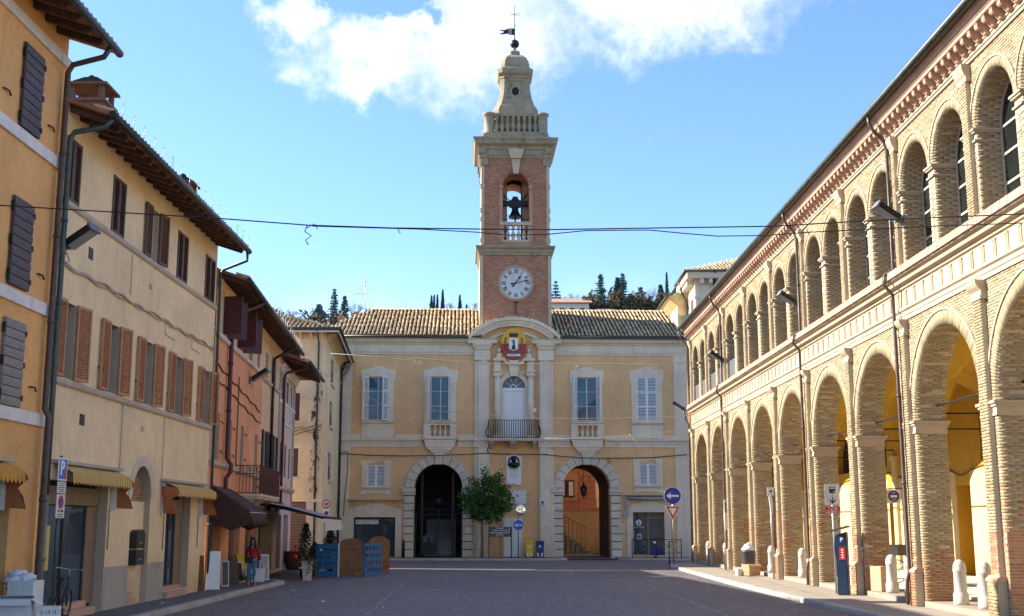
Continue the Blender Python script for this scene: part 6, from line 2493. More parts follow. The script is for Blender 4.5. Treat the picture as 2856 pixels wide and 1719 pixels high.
eave(sal, T0, T1 + .0, 9.52, .92, .42, endl=.0)
downpipe(sal, [(3.6, -.95, 9.5), (3.4, -.7, 9.3), (2.6, -.2, 8.95), (2.45, -.12, 8.8), (2.45, -.12, 4.15), (2.5, -.26, 3.95), (2.5, -.24, 3.7), (2.42, -.12, 3.5), (2.42, -.12, 2.6)], .075, M_['burg'])
for z, ph in ((7.0, 0), (6.55, 1.2)):
    mb = MB()
    mb.tube([(.1 + .36 * i, -.03, z - .32 * i / 30 * 2 + .04 * math.sin(i * 1.1 + ph)) for i in range(30)], .022, 5)
    mb.build('wall_cable', [M_['wood']], sal)
mb = MB()
mb.tube([(4.9, -.03, 7.1), (4.92, -.03, 6.0), (4.85, -.03, 4.6), (4.9, -.03, 4.0)], .02, 5)
mb.build('wall_cable', [M_['wood']], sal)
# shop doors below
for x0, x1, y, m1 in ((.4, 2.6, .28, 'awnrust'), (4.2, 6.6, .23, 'burg'), (7.9, 10.6, .28, 'walnut')):
    mb = MB()
    mb.box(x0, x1, y, y + .04, .14, 2.55)
    for k in range(3):
        xa = x0 + (x1 - x0) * k / 3
        mb.box(xa + .06, xa + (x1 - x0) / 3 - .06, y - .02, y, .9, 2.3, 1)
    mb.build('shop_door', [M_[m1], M_['glass']], sal, split=False)
# iron balcony
mb = MB()
mb.box(5.2, 10.6, -.80, .0, 2.92, 3.0)
mb.box(5.15, 10.65, -.86, .0, 3.0, 3.08)
mb.build('balcony_slab', [M_['stonecl']], sal)
for x in (5.6, 7.9, 10.2):
    mb = MB()
    mb.prism([(0, 2.5), (-.15, 2.56), (-.5, 2.8), (-.7, 2.918), (0, 2.918)], x - .08, x + .08, 'x')
    mb.build('balcony_bracket', [M_['stonecl']], sal)
mb = MB()
for z in (3.12, 3.78, 4.06):
    mb.tube([(5.2, 0, z), (5.2, -.82, z), (10.6, -.82, z), (10.6, 0, z)], .016, 5)
for x in (5.2, 7.0, 8.8, 10.6):
    mb.box(x - .02, x + .02, -.84, -.80, 3.08, 4.08)
rl = mb.build('balcony_railing', [M_['rustiron']], sal, split=False)
one = MB()
one.box(-.01, .01, -.01, .01, 3.1, 4.06)
me = one.mesh('railing_bar', [M_['rustiron']])
P = [((5.2 + 5.4 * k / 40, -.82, 0), None, None) for k in range(41)] + [((x, -.82 + .8 * k / 7, 0), None, None) for x in (5.2, 10.6) for k in range(1, 7)]
pieces('railing_bar', me, rl, P)
sc_ = MB()
sc_.tube([(.09 * math.cos(t) * (1 - t / 12), 0, 3.92 + .10 * math.sin(t) * (1 - t / 12)) for t in np.linspace(0, 8, 14)], .011, 4)
me = sc_.mesh('scroll', [M_['rustiron']])
pieces('scroll', me, rl, [((5.4 + .3 * k, -.82, 0), None, (1 if k % 2 else -1, 1, 1)) for k in range(18)] + [((5.2, -.2 - .28 * k, 0), (0, 0, math.pi / 2), None) for k in range(3)])

buf = thing('buff_house', 'narrow buff house with black shutters between the salmon and the pink house', 'house', R2_LOC, R2_RZ)
B_UP = [(11.7, 12.5, 7.9, 8.95), (13.6, 15.2, 7.86, 9.05)]
B_LO = [(11.55, 12.3, 4.2, 5.78), (13.2, 14.0, 4.2, 5.78), (15.0, 15.75, 4.2, 5.78)]
ops = [dict(x0=a, x1=b, z0=c, z1=d, depth=.12) for a, b, c, d in B_UP + B_LO] + [dict(x0=11.3, x1=15.6, z0=.14, z1=2.5, depth=.6)]
mb = MB()
wall(mb, T1, T2, 0, 9.95, ops)
mb.build('wall', [M_['buff']], buf, split=False)
mb = MB()
mb.profile([(.03, 9.36), (-.05, 9.36), (-.08, 9.42), (-.08, 9.50), (-.13, 9.56), (-.13, 9.62), (.03, 9.62)], T1, T2)
mb.build('cornice_moulding', [M_['buff']], buf)
mb = MB()
mb.profile([(.03, 7.70), (-.05, 7.70), (-.10, 7.74), (-.10, 7.84), (.03, 7.84)], T1, T2)
mb.build('sill_band', [M_['greyband']], buf)
for a, b, c, d in B_UP:
    blind(buf, a, b, c, d, M_['blind'] if a < 13 else M_['shopwood'])
for a, b, c, d in B_LO:
    m_ = (a + b) / 2
    blind(buf, a, b, c, d, M_['blackshut'])
    for x0, x1 in ((a - .36, a - .01), (b + .01, b + .36)):
        mb = MB()
        mb.box(x0, x1, -.06, -.02, c, d)
        mb.build('shutter', [M_['blackshut']], buf)
eave(buf, T1, T2 + .2, 9.5, .92, .42)
downpipe(buf, [(13.9, -.95, 9.5), (13.8, -.6, 9.25), (13.5, -.15, 8.95), (13.45, -.1, 8.8), (13.45, -.1, 2.6)], .065, M_['iron'])
mb = MB()
for k in range(6):
    mb.box(11.3 + .72 * k, 11.3 + .72 * k + .70, .5, .56, .14, 2.5)
mb.build('shop_door', [M_['walnut']], buf)

pnk = thing('pink_house', 'pale pink corner house with quoined pilaster and deep dark eave at the side street', 'house', R2_LOC, R2_RZ)
P_UP = [(17.3, 17.9, 7.62, 8.6), (19.1, 19.9, 7.62, 8.6), (20.9, 21.5, 7.62, 8.6)]
P_LO = [(17.3, 18.1, 4.2, 5.7), (19.0, 19.7, 4.2, 5.66), (20.7, 21.35, 4.2, 5.6)]
ops = [dict(x0=a, x1=b, z0=c, z1=d, depth=.15) for a, b, c, d in P_UP + P_LO] + [dict(x0=17.0, x1=18.6, z0=.14, z1=2.5, depth=.5), dict(x0=19.6, x1=21.4, z0=.14, z1=2.5, depth=.5)]
mb = MB()
wall(mb, T2, T3, 0, 9.4, ops)
mb.quad((T3, 0, 0), (T3, 9, 0), (T3, 9, 9.4), (T3, 0, 9.4))
mb.quad((T2, 0, 9.0), (T2, 8, 9.0), (T2, 8, 9.4), (T2, 0, 9.4))
mb.build('wall', [M_['pink']], pnk, split=False)
mb = MB()
for x0, x1 in ((T2 + .0, T2 + .6), (T3 - .5, T3 + .02)):
    mb.box(x0, x1, -.05, .02, 2.6, 8.9)
mb.build('pilaster', [M_['plinth']], pnk)
mb = MB()
mb.box(T2, T3 + .02, -.04, .02, 6.55, 6.66)
mb.box(T2, T3 + .02, -.06, .02, 7.42, 7.54)
for k in range(10):
    x = T2 + .65 + .56 * k
    mb.box(x, x + .1, -.05, .02, 6.66, 7.42)
mb.build('parapet_band', [M_['whiteband']], pnk, split=False)
mb = MB()
mb.profile([(.03, 8.75), (-.08, 8.75), (-.14, 8.84), (-.14, 8.94), (-.22, 9.0), (-.22, 9.1), (.03, 9.1)], T2, T3 + .2)
mb.build('cornice_moulding', [M_['whiteband']], pnk)
for a, b, c, d in P_UP + P_LO:
    blind(pnk, a, b, c, d, M_['blackshut'])
mb = MB()
mb.profile([(.03, 3.55), (-.1, 3.55), (-.16, 3.64), (-.16, 3.72), (.03, 3.72)], T2, T3 + .1)
mb.build('sill_band', [M_['greyband']], pnk)
eave(pnk, T2 + .25, T3, 9.12, 1.25, .42, hip=.95, loops=False)
downpipe(pnk, [(17.9, -1.25, 9.1), (17.6, -.8, 9.0), (17.4, -.16, 8.8), (17.35, -.1, 8.6), (17.35, -.1, 2.7)], .065, M_['burg'])
mb = MB()
mb.box(17.0, 18.6, .42, .46, .14, 2.5)
mb.box(19.6, 21.4, .42, .46, .14, 2.5)
mb.build('shop_door', [M_['binblue']], pnk)

# brown awning, sagging, and the flat grey one of the cafe
awb = thing('drooping_awning', 'dark brown drooping awning under the salmon house beside the iron balcony', 'awning', R2_LOC, R2_RZ)
mb = MB()
n = 14
vs = []
for i in range(n + 1):
    x = .3 + 3.6 * i / n
    sag = .03 * math.sin(i * 1.7)
    vs += [(x, -.05, 3.22), (x, -.6, 2.86 + sag), (x + .05, -1.25, 2.42 + sag * 2), (x + .05, -1.32, 2.05 + .05 * math.sin(i * 2.3)), (x + .05, -1.1, 1.98 + .05 * math.sin(i * 2.3))]
fs = [(5 * i + j, 5 * i + j + 1, 5 * i + j + 6, 5 * i + j + 5) for i in range(n) for j in range(4)]
mb.add(vs, fs, 0, True)
for x, s_ in ((.3, -1), (3.95, 1)):
    mb.add([(x, -.05, 3.22), (x, -.6, 2.86), (x + .03, -1.25, 2.42), (x, -1.3, 2.08), (x, -.7, 1.85), (x, -.1, 2.1)], [(0, 1, 2, 3, 4, 5)])
mb.build('awning_cloth', [M_['awnbrown']], awb, split=False)
mb = MB()
mb.tube([(.3, -1.25, 2.40), (4.0, -1.25, 2.40)], .025, 6)
for x in (.35, 3.9):
    mb.tube([(x, -.02, 2.3), (x, -1.2, 2.36)], .02, 6)
mb.build('awning_frame', [M_['galv']], awb, split=False)
awc = thing('cafe_awning', 'long flat dark cafe awning with pale front flap over the blue crates', 'awning', R2_LOC, R2_RZ)
mb = MB()
vs = []
for i in range(9):
    x = 9.8 + 8.2 * i / 8
    vs += [(x, -.05, 2.96), (x, -1.3, 2.70 - .015 * (i % 2)), (x, -2.65, 2.34)]
fs = [(3 * i + j, 3 * i + j + 1, 3 * i + j + 4, 3 * i + j + 3) for i in range(8) for j in range(2)]
mb.add(vs, fs, 0, True)
mb.build('awning_cloth', [M_['awngrey']], awc, split=False)
mb = MB()
mb.box(9.78, 18.02, -2.74, -2.64, 2.27, 2.36)
for x in (9.85, 13.9, 17.9):
    mb.tube([(x, -.05, 2.86), (x, -1.3, 2.60), (x, -2.65, 2.28)], .035, 6)
mb.box(9.8, 18.0, -.16, 0, 2.9, 3.02)
mb.build('awning_frame', [M_['black']], awc, split=False)
mb = MB()
vs = []
for i in range(17):
    x = 9.8 + 8.2 * i / 16
    vs += [(x, -2.72, 2.30), (x, -2.75 + .03 * math.sin(i * 1.9), 2.05), (x, -2.78 + .03 * math.sin(i * 2.2), 1.82)]
fs = [(3 * i + j, 3 * i + j + 1, 3 * i + j + 4, 3 * i + j + 3) for i in range(16) for j in range(2)]
mb.add(vs, fs, 0, True)
mb.build('front_flap', [M_['offwhite']], awc, split=False)

# ---------------------------------------------------------------- pale yellow corner house beside the hall
pal = thing('corner_house', 'pale yellow corner house with stained render and dark red shutters left of the hall', 'house', (-9.76, 62.5, 0), 0)
SA = R_(90) + math.atan2(.95, 12.2)
MS = Matrix.Rotation(SA, 4, 'Z')
fw = [(-2.6, -1.27, 7.37, 8.80), (-2.6, -1.27, 4.49, 5.94), (-2.6, -1.3, 10.0, 11.2)]
ops = [dict(x0=a, x1=b, z0=c, z1=d, depth=.12) for a, b, c, d in fw] + [dict(x0=-2.6, x1=-.78, z0=.14, z1=3.3, depth=.3)]
mb = MB()
wall(mb, -9, 0, 0, 12.0, ops)
mb.build('wall', [M_['pale']], pal, split=False)
sw = [(4.2, 6.4, 9.85, 11.25), (4.0, 6.1, 7.45, 8.85), (3.9, 6.0, 4.5, 6.0)]
mb = MB()
wall(mb, 0, 12.3, 0, 12.0, [dict(x0=a, x1=b, z0=c, z1=d, depth=.14) for a, b, c, d in sw] + [dict(x0=2.2, x1=5.2, z0=.14, z1=3.2, depth=.4)])
mb.v = [tuple(MS @ Vector(p)) for p in mb.v]
mb.build('side_wall', [M_['pale']], pal, split=False)
for a, b, c, d in fw:
    blind(pal, a, b, c, d, M_['burg'])
    mb = MB()
    mb.box(a - .05, b + .06, -.09, .02, c - .1, c - .01)
    mb.build('window_sill', [M_['trim']], pal)
for a, b, c, d in sw:
    mb = MB()
    mb.box(a, b, .08, .12, c, d)
    mb.box(a, (a + b) / 2 - .02, .05, .08, c, d, 1)
    mb.box((a + b) / 2 + .4, b, .05, .08, c, c + (d - c) * .55, 2)
    mb.v = [tuple(MS @ Vector(p)) for p in mb.v]
    mb.build('shutter', [M_['blind'], M_['wood'], M_['walnut']], pal, split=False)
    mb = MB()
    mb.box(a - .1, b + .1, -.10, .02, c - .12, c - .01)
    mb.v = [tuple(MS @ Vector(p)) for p in mb.v]
    mb.build('window_sill', [M_['trim']], pal)
mb = MB()
mb.box(-.76, .02, -.05, .02, .0, 3.2)
mb.box(-.82, .07, -.09, .02, 3.2, 3.34)
mb.build('corner_pier', [M_['trim']], pal, split=False)
mb = MB()
for k in range(22):
    z = .14 + 3.1 * k / 22
    mb.box(-2.6, -.78, .18 - .012 * (k % 2), .2, z, z + .135)
mb.build('roller_shutter', [M_['brownroll']], pal, split=False)
mb = MB()
mb.box(2.2, 5.2, .3, .34, .14, 3.2)
mb.v = [tuple(MS @ Vector(p)) for p in mb.v]
mb.build('side_door', [M_['brownroll']], pal)
# roof with small brackets under the eave
mb = MB()
zg = 12.05
mb.add([(-9, -.75, zg), (.75, -.75, zg), (-.3, 13, zg), (-9, 13, zg), (-5.0, 4.2, zg + 1.9), (-5.6, 9, zg + 1.9), (-9, 4.2, zg + 1.9)], [(0, 1, 4, 6), (1, 2, 5, 4), (2, 3, 6, 5)])
mb.add([(-9, -.75, zg - .05), (.75, -.75, zg - .05), (-.3, 13, zg - .05), (-9, 13, zg - .05)], [(3, 2, 1, 0)])
mb.build('roof', [M_['tilebed']], pal, split=False)
mb = MB()
mb.box(-9, .77, -.79, -.74, zg - .16, zg + .02)
mb.build('eave_board', [M_['offwhite']], pal)
mb = MB()
M = Matrix.Translation((.75, -.75, 0)) @ Matrix.Rotation(math.atan2(1.05, 13.75), 4, 'Z')
mb.box(-.02, .03, 0, 13.5, zg - .16, zg + .02, 0, M)
mb.build('eave_board', [M_['offwhite']], pal)
mb = MB()
mb.tube([(-9, -.85, zg + .02), (.85, -.85, zg + .02)], .08, 8)
mb.build('gutter', [M_['gutter']], pal)
mb = MB()
mb.tube([(.85, -.85, zg + .02), (-.2, 12.8, zg + .02)], .08, 8)
mb.build('gutter', [M_['gutter']], pal)
bk = MB()
bk.prism([(0, -.42), (-.12, -.40), (-.2, -.25), (-.45, -.14), (-.6, -.06), (0, -.06)], -.05, .05, 'x')
me = bk.mesh('eave_bracket', [M_['pale']])
pieces('eave_bracket', me, pal, [((-.2 - .55 * k, 0, zg), None, None) for k in range(12)] + [(tuple(MS @ Vector((.4 + .6 * k, 0, zg))), (0, 0, SA), None) for k in range(18)])
P = []
for k in range(22):
    for r in range(9):
        t = r / 9
        x = .6 - .25 * k
        if x - .0 > .75 - 5.75 * t:
            continue
        P.append(((x + random.gauss(0, .01), -.75 + 4.95 * t, zg + 1.9 * t + .04), (.34, random.gauss(0, .03), random.gauss(0, .03)), None))
pieces('roof_tile', TILES, pal, P)
P = []
for k in range(26):
    for r in range(6):
        t = r / 6
        y = -.3 + .3 * k
        if (y + .75) < 4.95 * t:
            continue
        P.append(((.70 - 5.6 * t - .08 * k * .3, y, zg + 1.9 * t + .04), (.32, 0, R_(90) + .08), (1, 1.5, 1)))
pieces('roof_tile', TILES, pal, P)
downpipe(pal, [(-.35, -.85, zg), (-.35, -.5, zg - .35), (-.35, -.1, zg - .6), (-.35, -.1, 3.36)], .05, M_['pipegreen'])
downpipe(pal, [(-.32, -.14, 3.2), (-.32, -.14, .14)], .05, M_['iron'])
p_ = MS @ Vector((12.0, 0, 0))
downpipe(pal, [(p_.x + .35, 11.9, zg), (p_.x + .15, 11.9, zg - .5), (p_.x + .12, 11.9, zg - .8), (p_.x + .12, 11.9, .14)], .06, M_['iron'])
# the flaked and mossy streak beside the rain pipe: fallen render, as thin raised scabs
mb = MB()
for k in range(150):
    z = 3.6 + 6.4 * random.random() ** .8
    x = -.45 + random.gauss(0, .11) + .1 * math.sin(z * 2.3)
    s_ = random.uniform(.015, .085)
    pts = [(x + s_ * random.uniform(.5, 1) * math.cos(a), z + 2.4 * s_ * random.uniform(.4, 1) * math.sin(a)) for a in np.linspace(0, 2 * math.pi, 7)[:-1]]
    mb.prism(pts, -.006, .004, 'y', 0 if random.random() < .6 else 1)
mb.build('flaked_render', [M_['greyband'], M_['blind']], pal, kind='stuff')
# ================================================================ BEHIND THE SQUARE
pz = thing('rear_palazzo', 'tall beige palazzo with bracketed eaves behind the far end of the arcade', 'building', (13.0, 84, 0), 0)
mb = MB()
mb.box(0, 14, 0, 4.5, 0, 19.3)
mb.build('wall', [M_['trim']], pz)
mb = MB()
mb.box(-.8, 13, 3.5, 28, 0, 18.0)
mb.build('rear_wing', [M_['pale']], pz)
for k in range(5):
    for j in range(4):
        mb = MB()
        mb.box(.05 + 1.15 * j, 1.12 + 1.15 * j, -.05, .02, 13.0 + .98 * k, 13.9 + .98 * k)
        mb.build('stone_block', [M_['trim']], pz)
mb = MB()
mb.box(-.06, 14, -.06, .02, 17.85, 18.05)
mb.box(-.62, 14, -.62, 5, 19.25, 19.7)
mb.build('eave', [M_['trim']], pz)
bk = MB()
bk.box(-.12, .12, -.5, .0, 18.9, 19.249)
me = bk.mesh('bracket', [M_['offwhite']])
pieces('bracket', me, pz, [((.45 + .62 * k, 0, 0), None, None) for k in range(14)] + [((0, .5 + .45 * k, 0), (0, 0, -math.pi / 2), None) for k in range(9)])
mb = MB()
mb.tube([(-.75, -.72, 19.78), (14, -.72, 19.78)], .1, 8)
mb.build('gutter', [M_['gutter']], pz)
mb = MB()
mb.tube([(-.72, -.75, 19.78), (-.72, 5, 19.78)], .1, 8)
mb.build('gutter', [M_['gutter']], pz)
downpipe(pz, [(1.35, -.7, 19.75), (1.35, -.15, 19.2), (1.35, -.12, 12)], .07, M_['gutter'])
downpipe(pz, [(-.7, 3.0, 19.75), (-.5, 3.1, 18.9), (-.1, 3.2, 18.2), (-.06, 3.2, 12)], .07, M_['gutter'])
mb = MB()
mb.add([(-.7, -.7, 19.74), (14, -.7, 19.74), (14, 5.5, 22.0), (4.6, 5.5, 22.0), (-.7, 9.5, 19.74)], [(0, 1, 2, 3), (0, 3, 4)])
mb.build('roof', [M_['tilebed']], pz, split=False)
P = []
for k in range(34):
    for r in range(10):
        t = r / 10
        x = -.55 + .26 * k
        if x < -.7 + 5.3 * t:
            continue
        P.append(((x, -.75 + 6.2 * t, 19.8 + 2.26 * t), (.35, random.gauss(0, .03), random.gauss(0, .03)), (1, 1.15, 1)))
pieces('roof_tile', TILES, pz, P)
mb = MB()
mb.add([(-1.5, 3.4, 18.65), (-1.5, 28, 18.65), (1.0, 28, 19.4), (1.0, 3.4, 19.4)], [(0, 1, 2, 3)])
mb.add([(-1.5, 3.4, 18.6), (-.8, 3.4, 17.95), (-.8, 28, 17.95), (-1.5, 28, 18.6)], [(0, 1, 2, 3)])
mb.add([(-1.5, 3.4, 18.65), (-.8, 3.4, 17.95), (1.0, 3.4, 17.95), (1.0, 3.4, 19.4)], [(0, 1, 2, 3)])
mb.build('wing_eave', [M_['yellowlow']], pz, split=False)
mb = MB()
mb.tube([(-1.55, 3.3, 18.68), (-1.55, 28, 18.68)], .09, 8)
mb.build('gutter', [M_['gutter']], pz)
louvre_leaf(pz, -.78, -.12, 15.2, 17.25, 3.42, M_['palegreen'], 22, rails=1)
louvre_leaf(pz, -.78, -.12, 12.9, 15.1, 3.42, M_['palegreen'], 22, rails=1)
mb = MB()
mb.box(-.05, .02, 1.0, 1.9, 16.2, 18.0)
mb.box(-.83, -.76, 7, 7.8, 15.6, 17.2)
mb.build('window', [M_['walnut']], pz)

rh = thing('rear_house', 'low red roofed house with two small chimneys behind the left end of the hall', 'house', (0, 88, 0), 0)
mb = MB()
mb.box(-26, -11.0, 0, 8, 0, 15.6)
mb.build('wall', [M_['buff']], rh)
mb = MB()
mb.add([(-26.5, -.5, 15.6), (-10.8, -.5, 15.6), (-11.5, 4, 17.0), (-26.5, 4, 17.0), (-26.5, 8.5, 15.6), (-10.8, 8.5, 15.6)], [(0, 1, 2, 3), (3, 2, 5, 4), (1, 5, 2)])
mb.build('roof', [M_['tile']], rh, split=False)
for x, zt in ((-11.62, 17.75), (-12.75, 17.45)):
    mb = MB()
    mb.box(x - .22, x + .22, .5, .94, 15.6, zt - .2)
    mb.box(x - .28, x + .28, .44, 1.0, zt - .2, zt - .1)
    mb.box(x - .18, x + .18, .54, .9, zt - .1, zt)
    mb.build('chimney', [M_['redmortar']], rh, split=False)
ant = thing('tv_antenna', 'thin television antenna mast above the left hip of the hall roof', 'antenna', (-9.93, 80.5, 15.6), 0)
mb = MB()
mb.tube([(0, 0, 0), (-.03, 0, 1.2), (-.1, 0, 2.95)], .022, 6)
mb.build('mast', [M_['galv']], ant)
mb = MB()
mb.tube([(-.05, 0, 1.98), (-1.3, .1, 1.9)], .014, 5)
for k in range(6):
    mb.tube([(-.25 - .19 * k, -.25, 1.965 - .012 * k), (-.25 - .19 * k, .3, 1.965 - .012 * k)], .006, 4)
mb.tube([(-.06, 0, 1.75), (-.3, 0, 1.93)], .012, 5)
mb.build('aerial', [M_['galv']], ant, split=False)
mb = MB()
for x in (-.33, .17):
    mb.tube([(x, 0, 2.2), (x + .0, 0, 2.95)], .006, 4)
for z in (2.2, 2.45, 2.7, 2.95):
    mb.tube([(-.33, 0, z), (.17, 0, z)], .006, 4)
mb.lathe([(.05, 0), (.05, .09)], (-.08, 0, 2.75), 8)
mb.lathe([(.05, 0), (.05, .09)], (-.07, 0, 2.5), 8)
mb.build('panel_aerial', [M_['galv']], ant, split=False)

# courtyard behind the right arch
cy_ = thing('courtyard_house', 'orange rusticated house with a stone stair seen through the right arch', 'house', (0, 88, 0), 0)
mb = MB()
mb.box(-4, 6.05, 0, 8, 3.30, 12)
mb.build('upper_wall', [M_['orange']], cy_)
mb = MB()
mb.box(-4, 6.3, -.25, 8, 0, 3.10)
mb.build('lower_wall', [M_['courtwall']], cy_)
mb = MB()
mb.box(-4, 6.32, -.30, 8, 3.102, 3.298)
mb.build('ledge', [M_['orange']], cy_)
for k in range(7):
    off = .35 if k % 2 else 0
    for j, (a, b) in enumerate(((4.85 + off * .5, 5.42 + off * .4), (5.45 + off * .4, 6.02))):
        mb = MB()
        mb.box(a, b, -.06, .02, 3.95 + .40 * k, 4.31 + .40 * k)
        mb.build('stone_block', [M_['orange']], cy_)
mb = MB()
mb.box(4.85, 6.1, -.07, .02, 3.3, 3.9)
mb.build('pier_base', [M_['orange']], cy_)
mb = MB()
mb.box(3.0, 4.75, -.05, .02, 3.8, 5.75)
mb.build('window_surround', [M_['courtwall']], cy_)
mb = MB()
mb.box(3.3, 4.5, -.09, -.04, 4.02, 5.25, 0)
mb.box(3.42, 3.80, -.10, -.085, 4.14, 5.13, 1)
mb.box(4.10, 4.42, -.10, -.085, 4.14, 5.13, 1)
mb.build('window', [M_['burg'], M_['white']], cy_, split=False)
for k in range(8):
    mb = MB()
    x = 5.6 - .36 * k
    mb.box(x - .42, x, -1.5, -.26, .06 if k > 2 else .06, .06 + .25 * (k + 1) - .05)
    mb.box(x - .46, x + .05, -1.55, -.26, .06 + .25 * (k + 1) - .05, .06 + .25 * (k + 1))
    mb.build('stair_step', [M_['stone']], cy_, split=False)
mb = MB()
for k in range(9):
    x = 5.2 - .3 * k
    mb.tube([(x, -1.45, .4 + .21 * k), (x, -1.45, 1.9 + .21 * k * .75)], .014, 5)
mb.tube([(5.25, -1.45, 1.85), (2.7, -1.45, 3.2)], .02, 5)
mb.build('handrail', [M_['iron']], cy_, split=False)
mb = MB()
mb.box(6.05, 12, 8.5, 9, 0, 10)
mb.build('rear_wall', [M_['pale']], cy_)
pipe = MB()

# lantern in the right arch
lan = thing('hanging_lantern', 'black iron lantern hanging in the right arch of the hall', 'lantern', (4.50, 76.5, 3.95), HALL_RZ)
mb = MB()
mb.tube([(0, 0, .75), (0, 0, 1.75)], .012, 5)
mb.lathe([(.02, .78), (.06, .70), (.05, .62), (.12, .52), (.22, .42), (.25, .38)], n=6)
mb.lathe([(.20, .0), (.12, -.08), (.03, -.14), (.05, -.2), (.01, -.26)], n=6)
mb.build('lantern_top', [M_['iron']], lan, split=False)
mb = MB()
for k in range(6):
    a = math.pi / 3 * k
    mb.tube([(.14 * math.cos(a), .14 * math.sin(a), 0), (.23 * math.cos(a), .23 * math.sin(a), .4)], .012, 4)
mb.lathe([(.15, 0), (.15, .03)], n=6)
mb.build('lantern_cage', [M_['iron']], lan, split=False)
mb = MB()
mb.lathe([(.12, .01), (.21, .39)], n=6, cap=False)
mb.build('pane', [M_['glass']], lan)

# parked car in the courtyard, mostly behind the jamb
car = thing('parked_car', 'white parked car half hidden behind the right jamb of the passage', 'car', (7.55, 88.5, .06), R_(90))
mb = MB()
side = [(-1.9, .35), (-1.95, .6), (-1.9, .85), (-1.1, .98), (-.55, 1.42), (.75, 1.46), (1.45, 1.0), (1.85, .92), (1.95, .6), (1.9, .32)]
mb.prism(side, -.8, .8, 'y', 0)
bmx = mb.mesh('body', [M_['carpaint']])
bm_ = bmesh.new()
bm_.from_mesh(bmx)
bmesh.ops.bevel(bm_, geom=bm_.edges[:], offset=.09, segments=2, affect='EDGES')
bm_.to_mesh(bmx)
bm_.free()
put('body', bmx, car)
mb = MB()
mb.prism([(-1.02, .99), (-.52, 1.37), (-.02, 1.40), (-.02, .99)], -.815, .815)
mb.prism([(.03, .99), (.03, 1.40), (.70, 1.41), (1.28, 1.02)], -.815, .815)
mb.build('side_window', [M_['glass']], car)
mb = MB()
mb.add([(-1.11, -.66, 1.0), (-1.11, .66, 1.0), (-.6, .6, 1.40), (-.6, -.6, 1.40)], [(0, 1, 2, 3)])
mb.build('windscreen', [M_['glass']], car)
for x in (-1.2, 1.2):
    for y in (-.78, .78):
        mb = MB()
        M = Matrix.Translation((x, y, .31)) @ Matrix.Rotation(R_(90), 4, 'X')
        mb.lathe([(.31, -.1), (.32, 0), (.31, .1)], n=18, M=M)
        w = mb.build('wheel', [M_['black']], car)
        mb = MB()
        mb.lathe([(.19, -.106), (.19, .106)], n=12, M=M)
        mb.build('rim', [M_['galv']], w)
for y in (-.55, .55):
    mb = MB()
    mb.sphere((-1.86, y, .72), .13, 10, 6, 0, (.6, 1.3, .7))
    mb.build('headlight', [M_['glass']], car)

# ---------------------------------------------------------------- hill and its trees
FY, FS = 260.0, 260.0 / 150.0


def hp(x, z):
    return (x * FS, 2 + (z - 2) * FS)


mb = MB()
nx, ny = 60, 24
vs, fs = [], []
for j in range(ny + 1):
    y = 125 + 330 * j / ny
    for i in range(nx + 1):
        x = -190 + 380 * i / nx
        crest = 45.0 + 1.5 * math.sin(x * .05) - .0009 * x * x + 2.0 * math.sin(x * .021 + 1)
        t = min(1, max(0, (y - 125) / 135))
        z = crest * (t * t * (3 - 2 * t)) * (1 if y < 262 else max(0, 1 - (y - 262) / 400)) + .6 * math.sin(x * .3 + y * .21)
        vs.append((x, y, z - .5))
for j in range(ny):
    for i in range(nx):
        a = j * (nx + 1) + i
        fs.append((a, a + 1, a + nx + 2, a + nx + 1))
mb.add(vs, fs, 0, True)
put('hill', mb.mesh('hill', [M_['grass']]), None, kind='structure')


def leaf_cloud(pts, size, name, mat, parent, flat=0.0, up=0.3):
    """many small leaf faces at the given points"""
    pts = np.asarray(pts, float)
    k = len(pts)
    a = rng.normal(0, 1, (k, 3))
    a[:, 2] *= (1 - flat)
    a /= np.linalg.norm(a, axis=1)[:, None]
    b = rng.normal(0, 1, (k, 3))
    b -= (b * a).sum(1)[:, None] * a
    b /= np.linalg.norm(b, axis=1)[:, None]
    s = size * rng.uniform(.6, 1.4, k)[:, None]
    P = np.stack([pts - a * s, pts + b * s * .55, pts + a * s, pts - b * s * .55], 1).reshape(-1, 3)
    me = bpy.data.meshes.new(name)
    me.vertices.add(len(P))
    me.vertices.foreach_set('co', P.astype(np.float32).ravel())
    me.loops.add(4 * k)
    me.loops.foreach_set('vertex_index', np.arange(4 * k, dtype=np.int32))
    me.polygons.add(k)
    me.polygons.foreach_set('loop_start', np.arange(0, 4 * k, 4, dtype=np.int32))
    me.polygons.foreach_set('loop_total', np.full(k, 4, dtype=np.int32))
    at = me.attributes.new('rnd', 'FLOAT', 'FACE')
    at.data.foreach_set('value', rng.random(k).astype(np.float32))
    me.materials.append(mat)
    me.update(calc_edges=True)
    return put(name, me, parent)


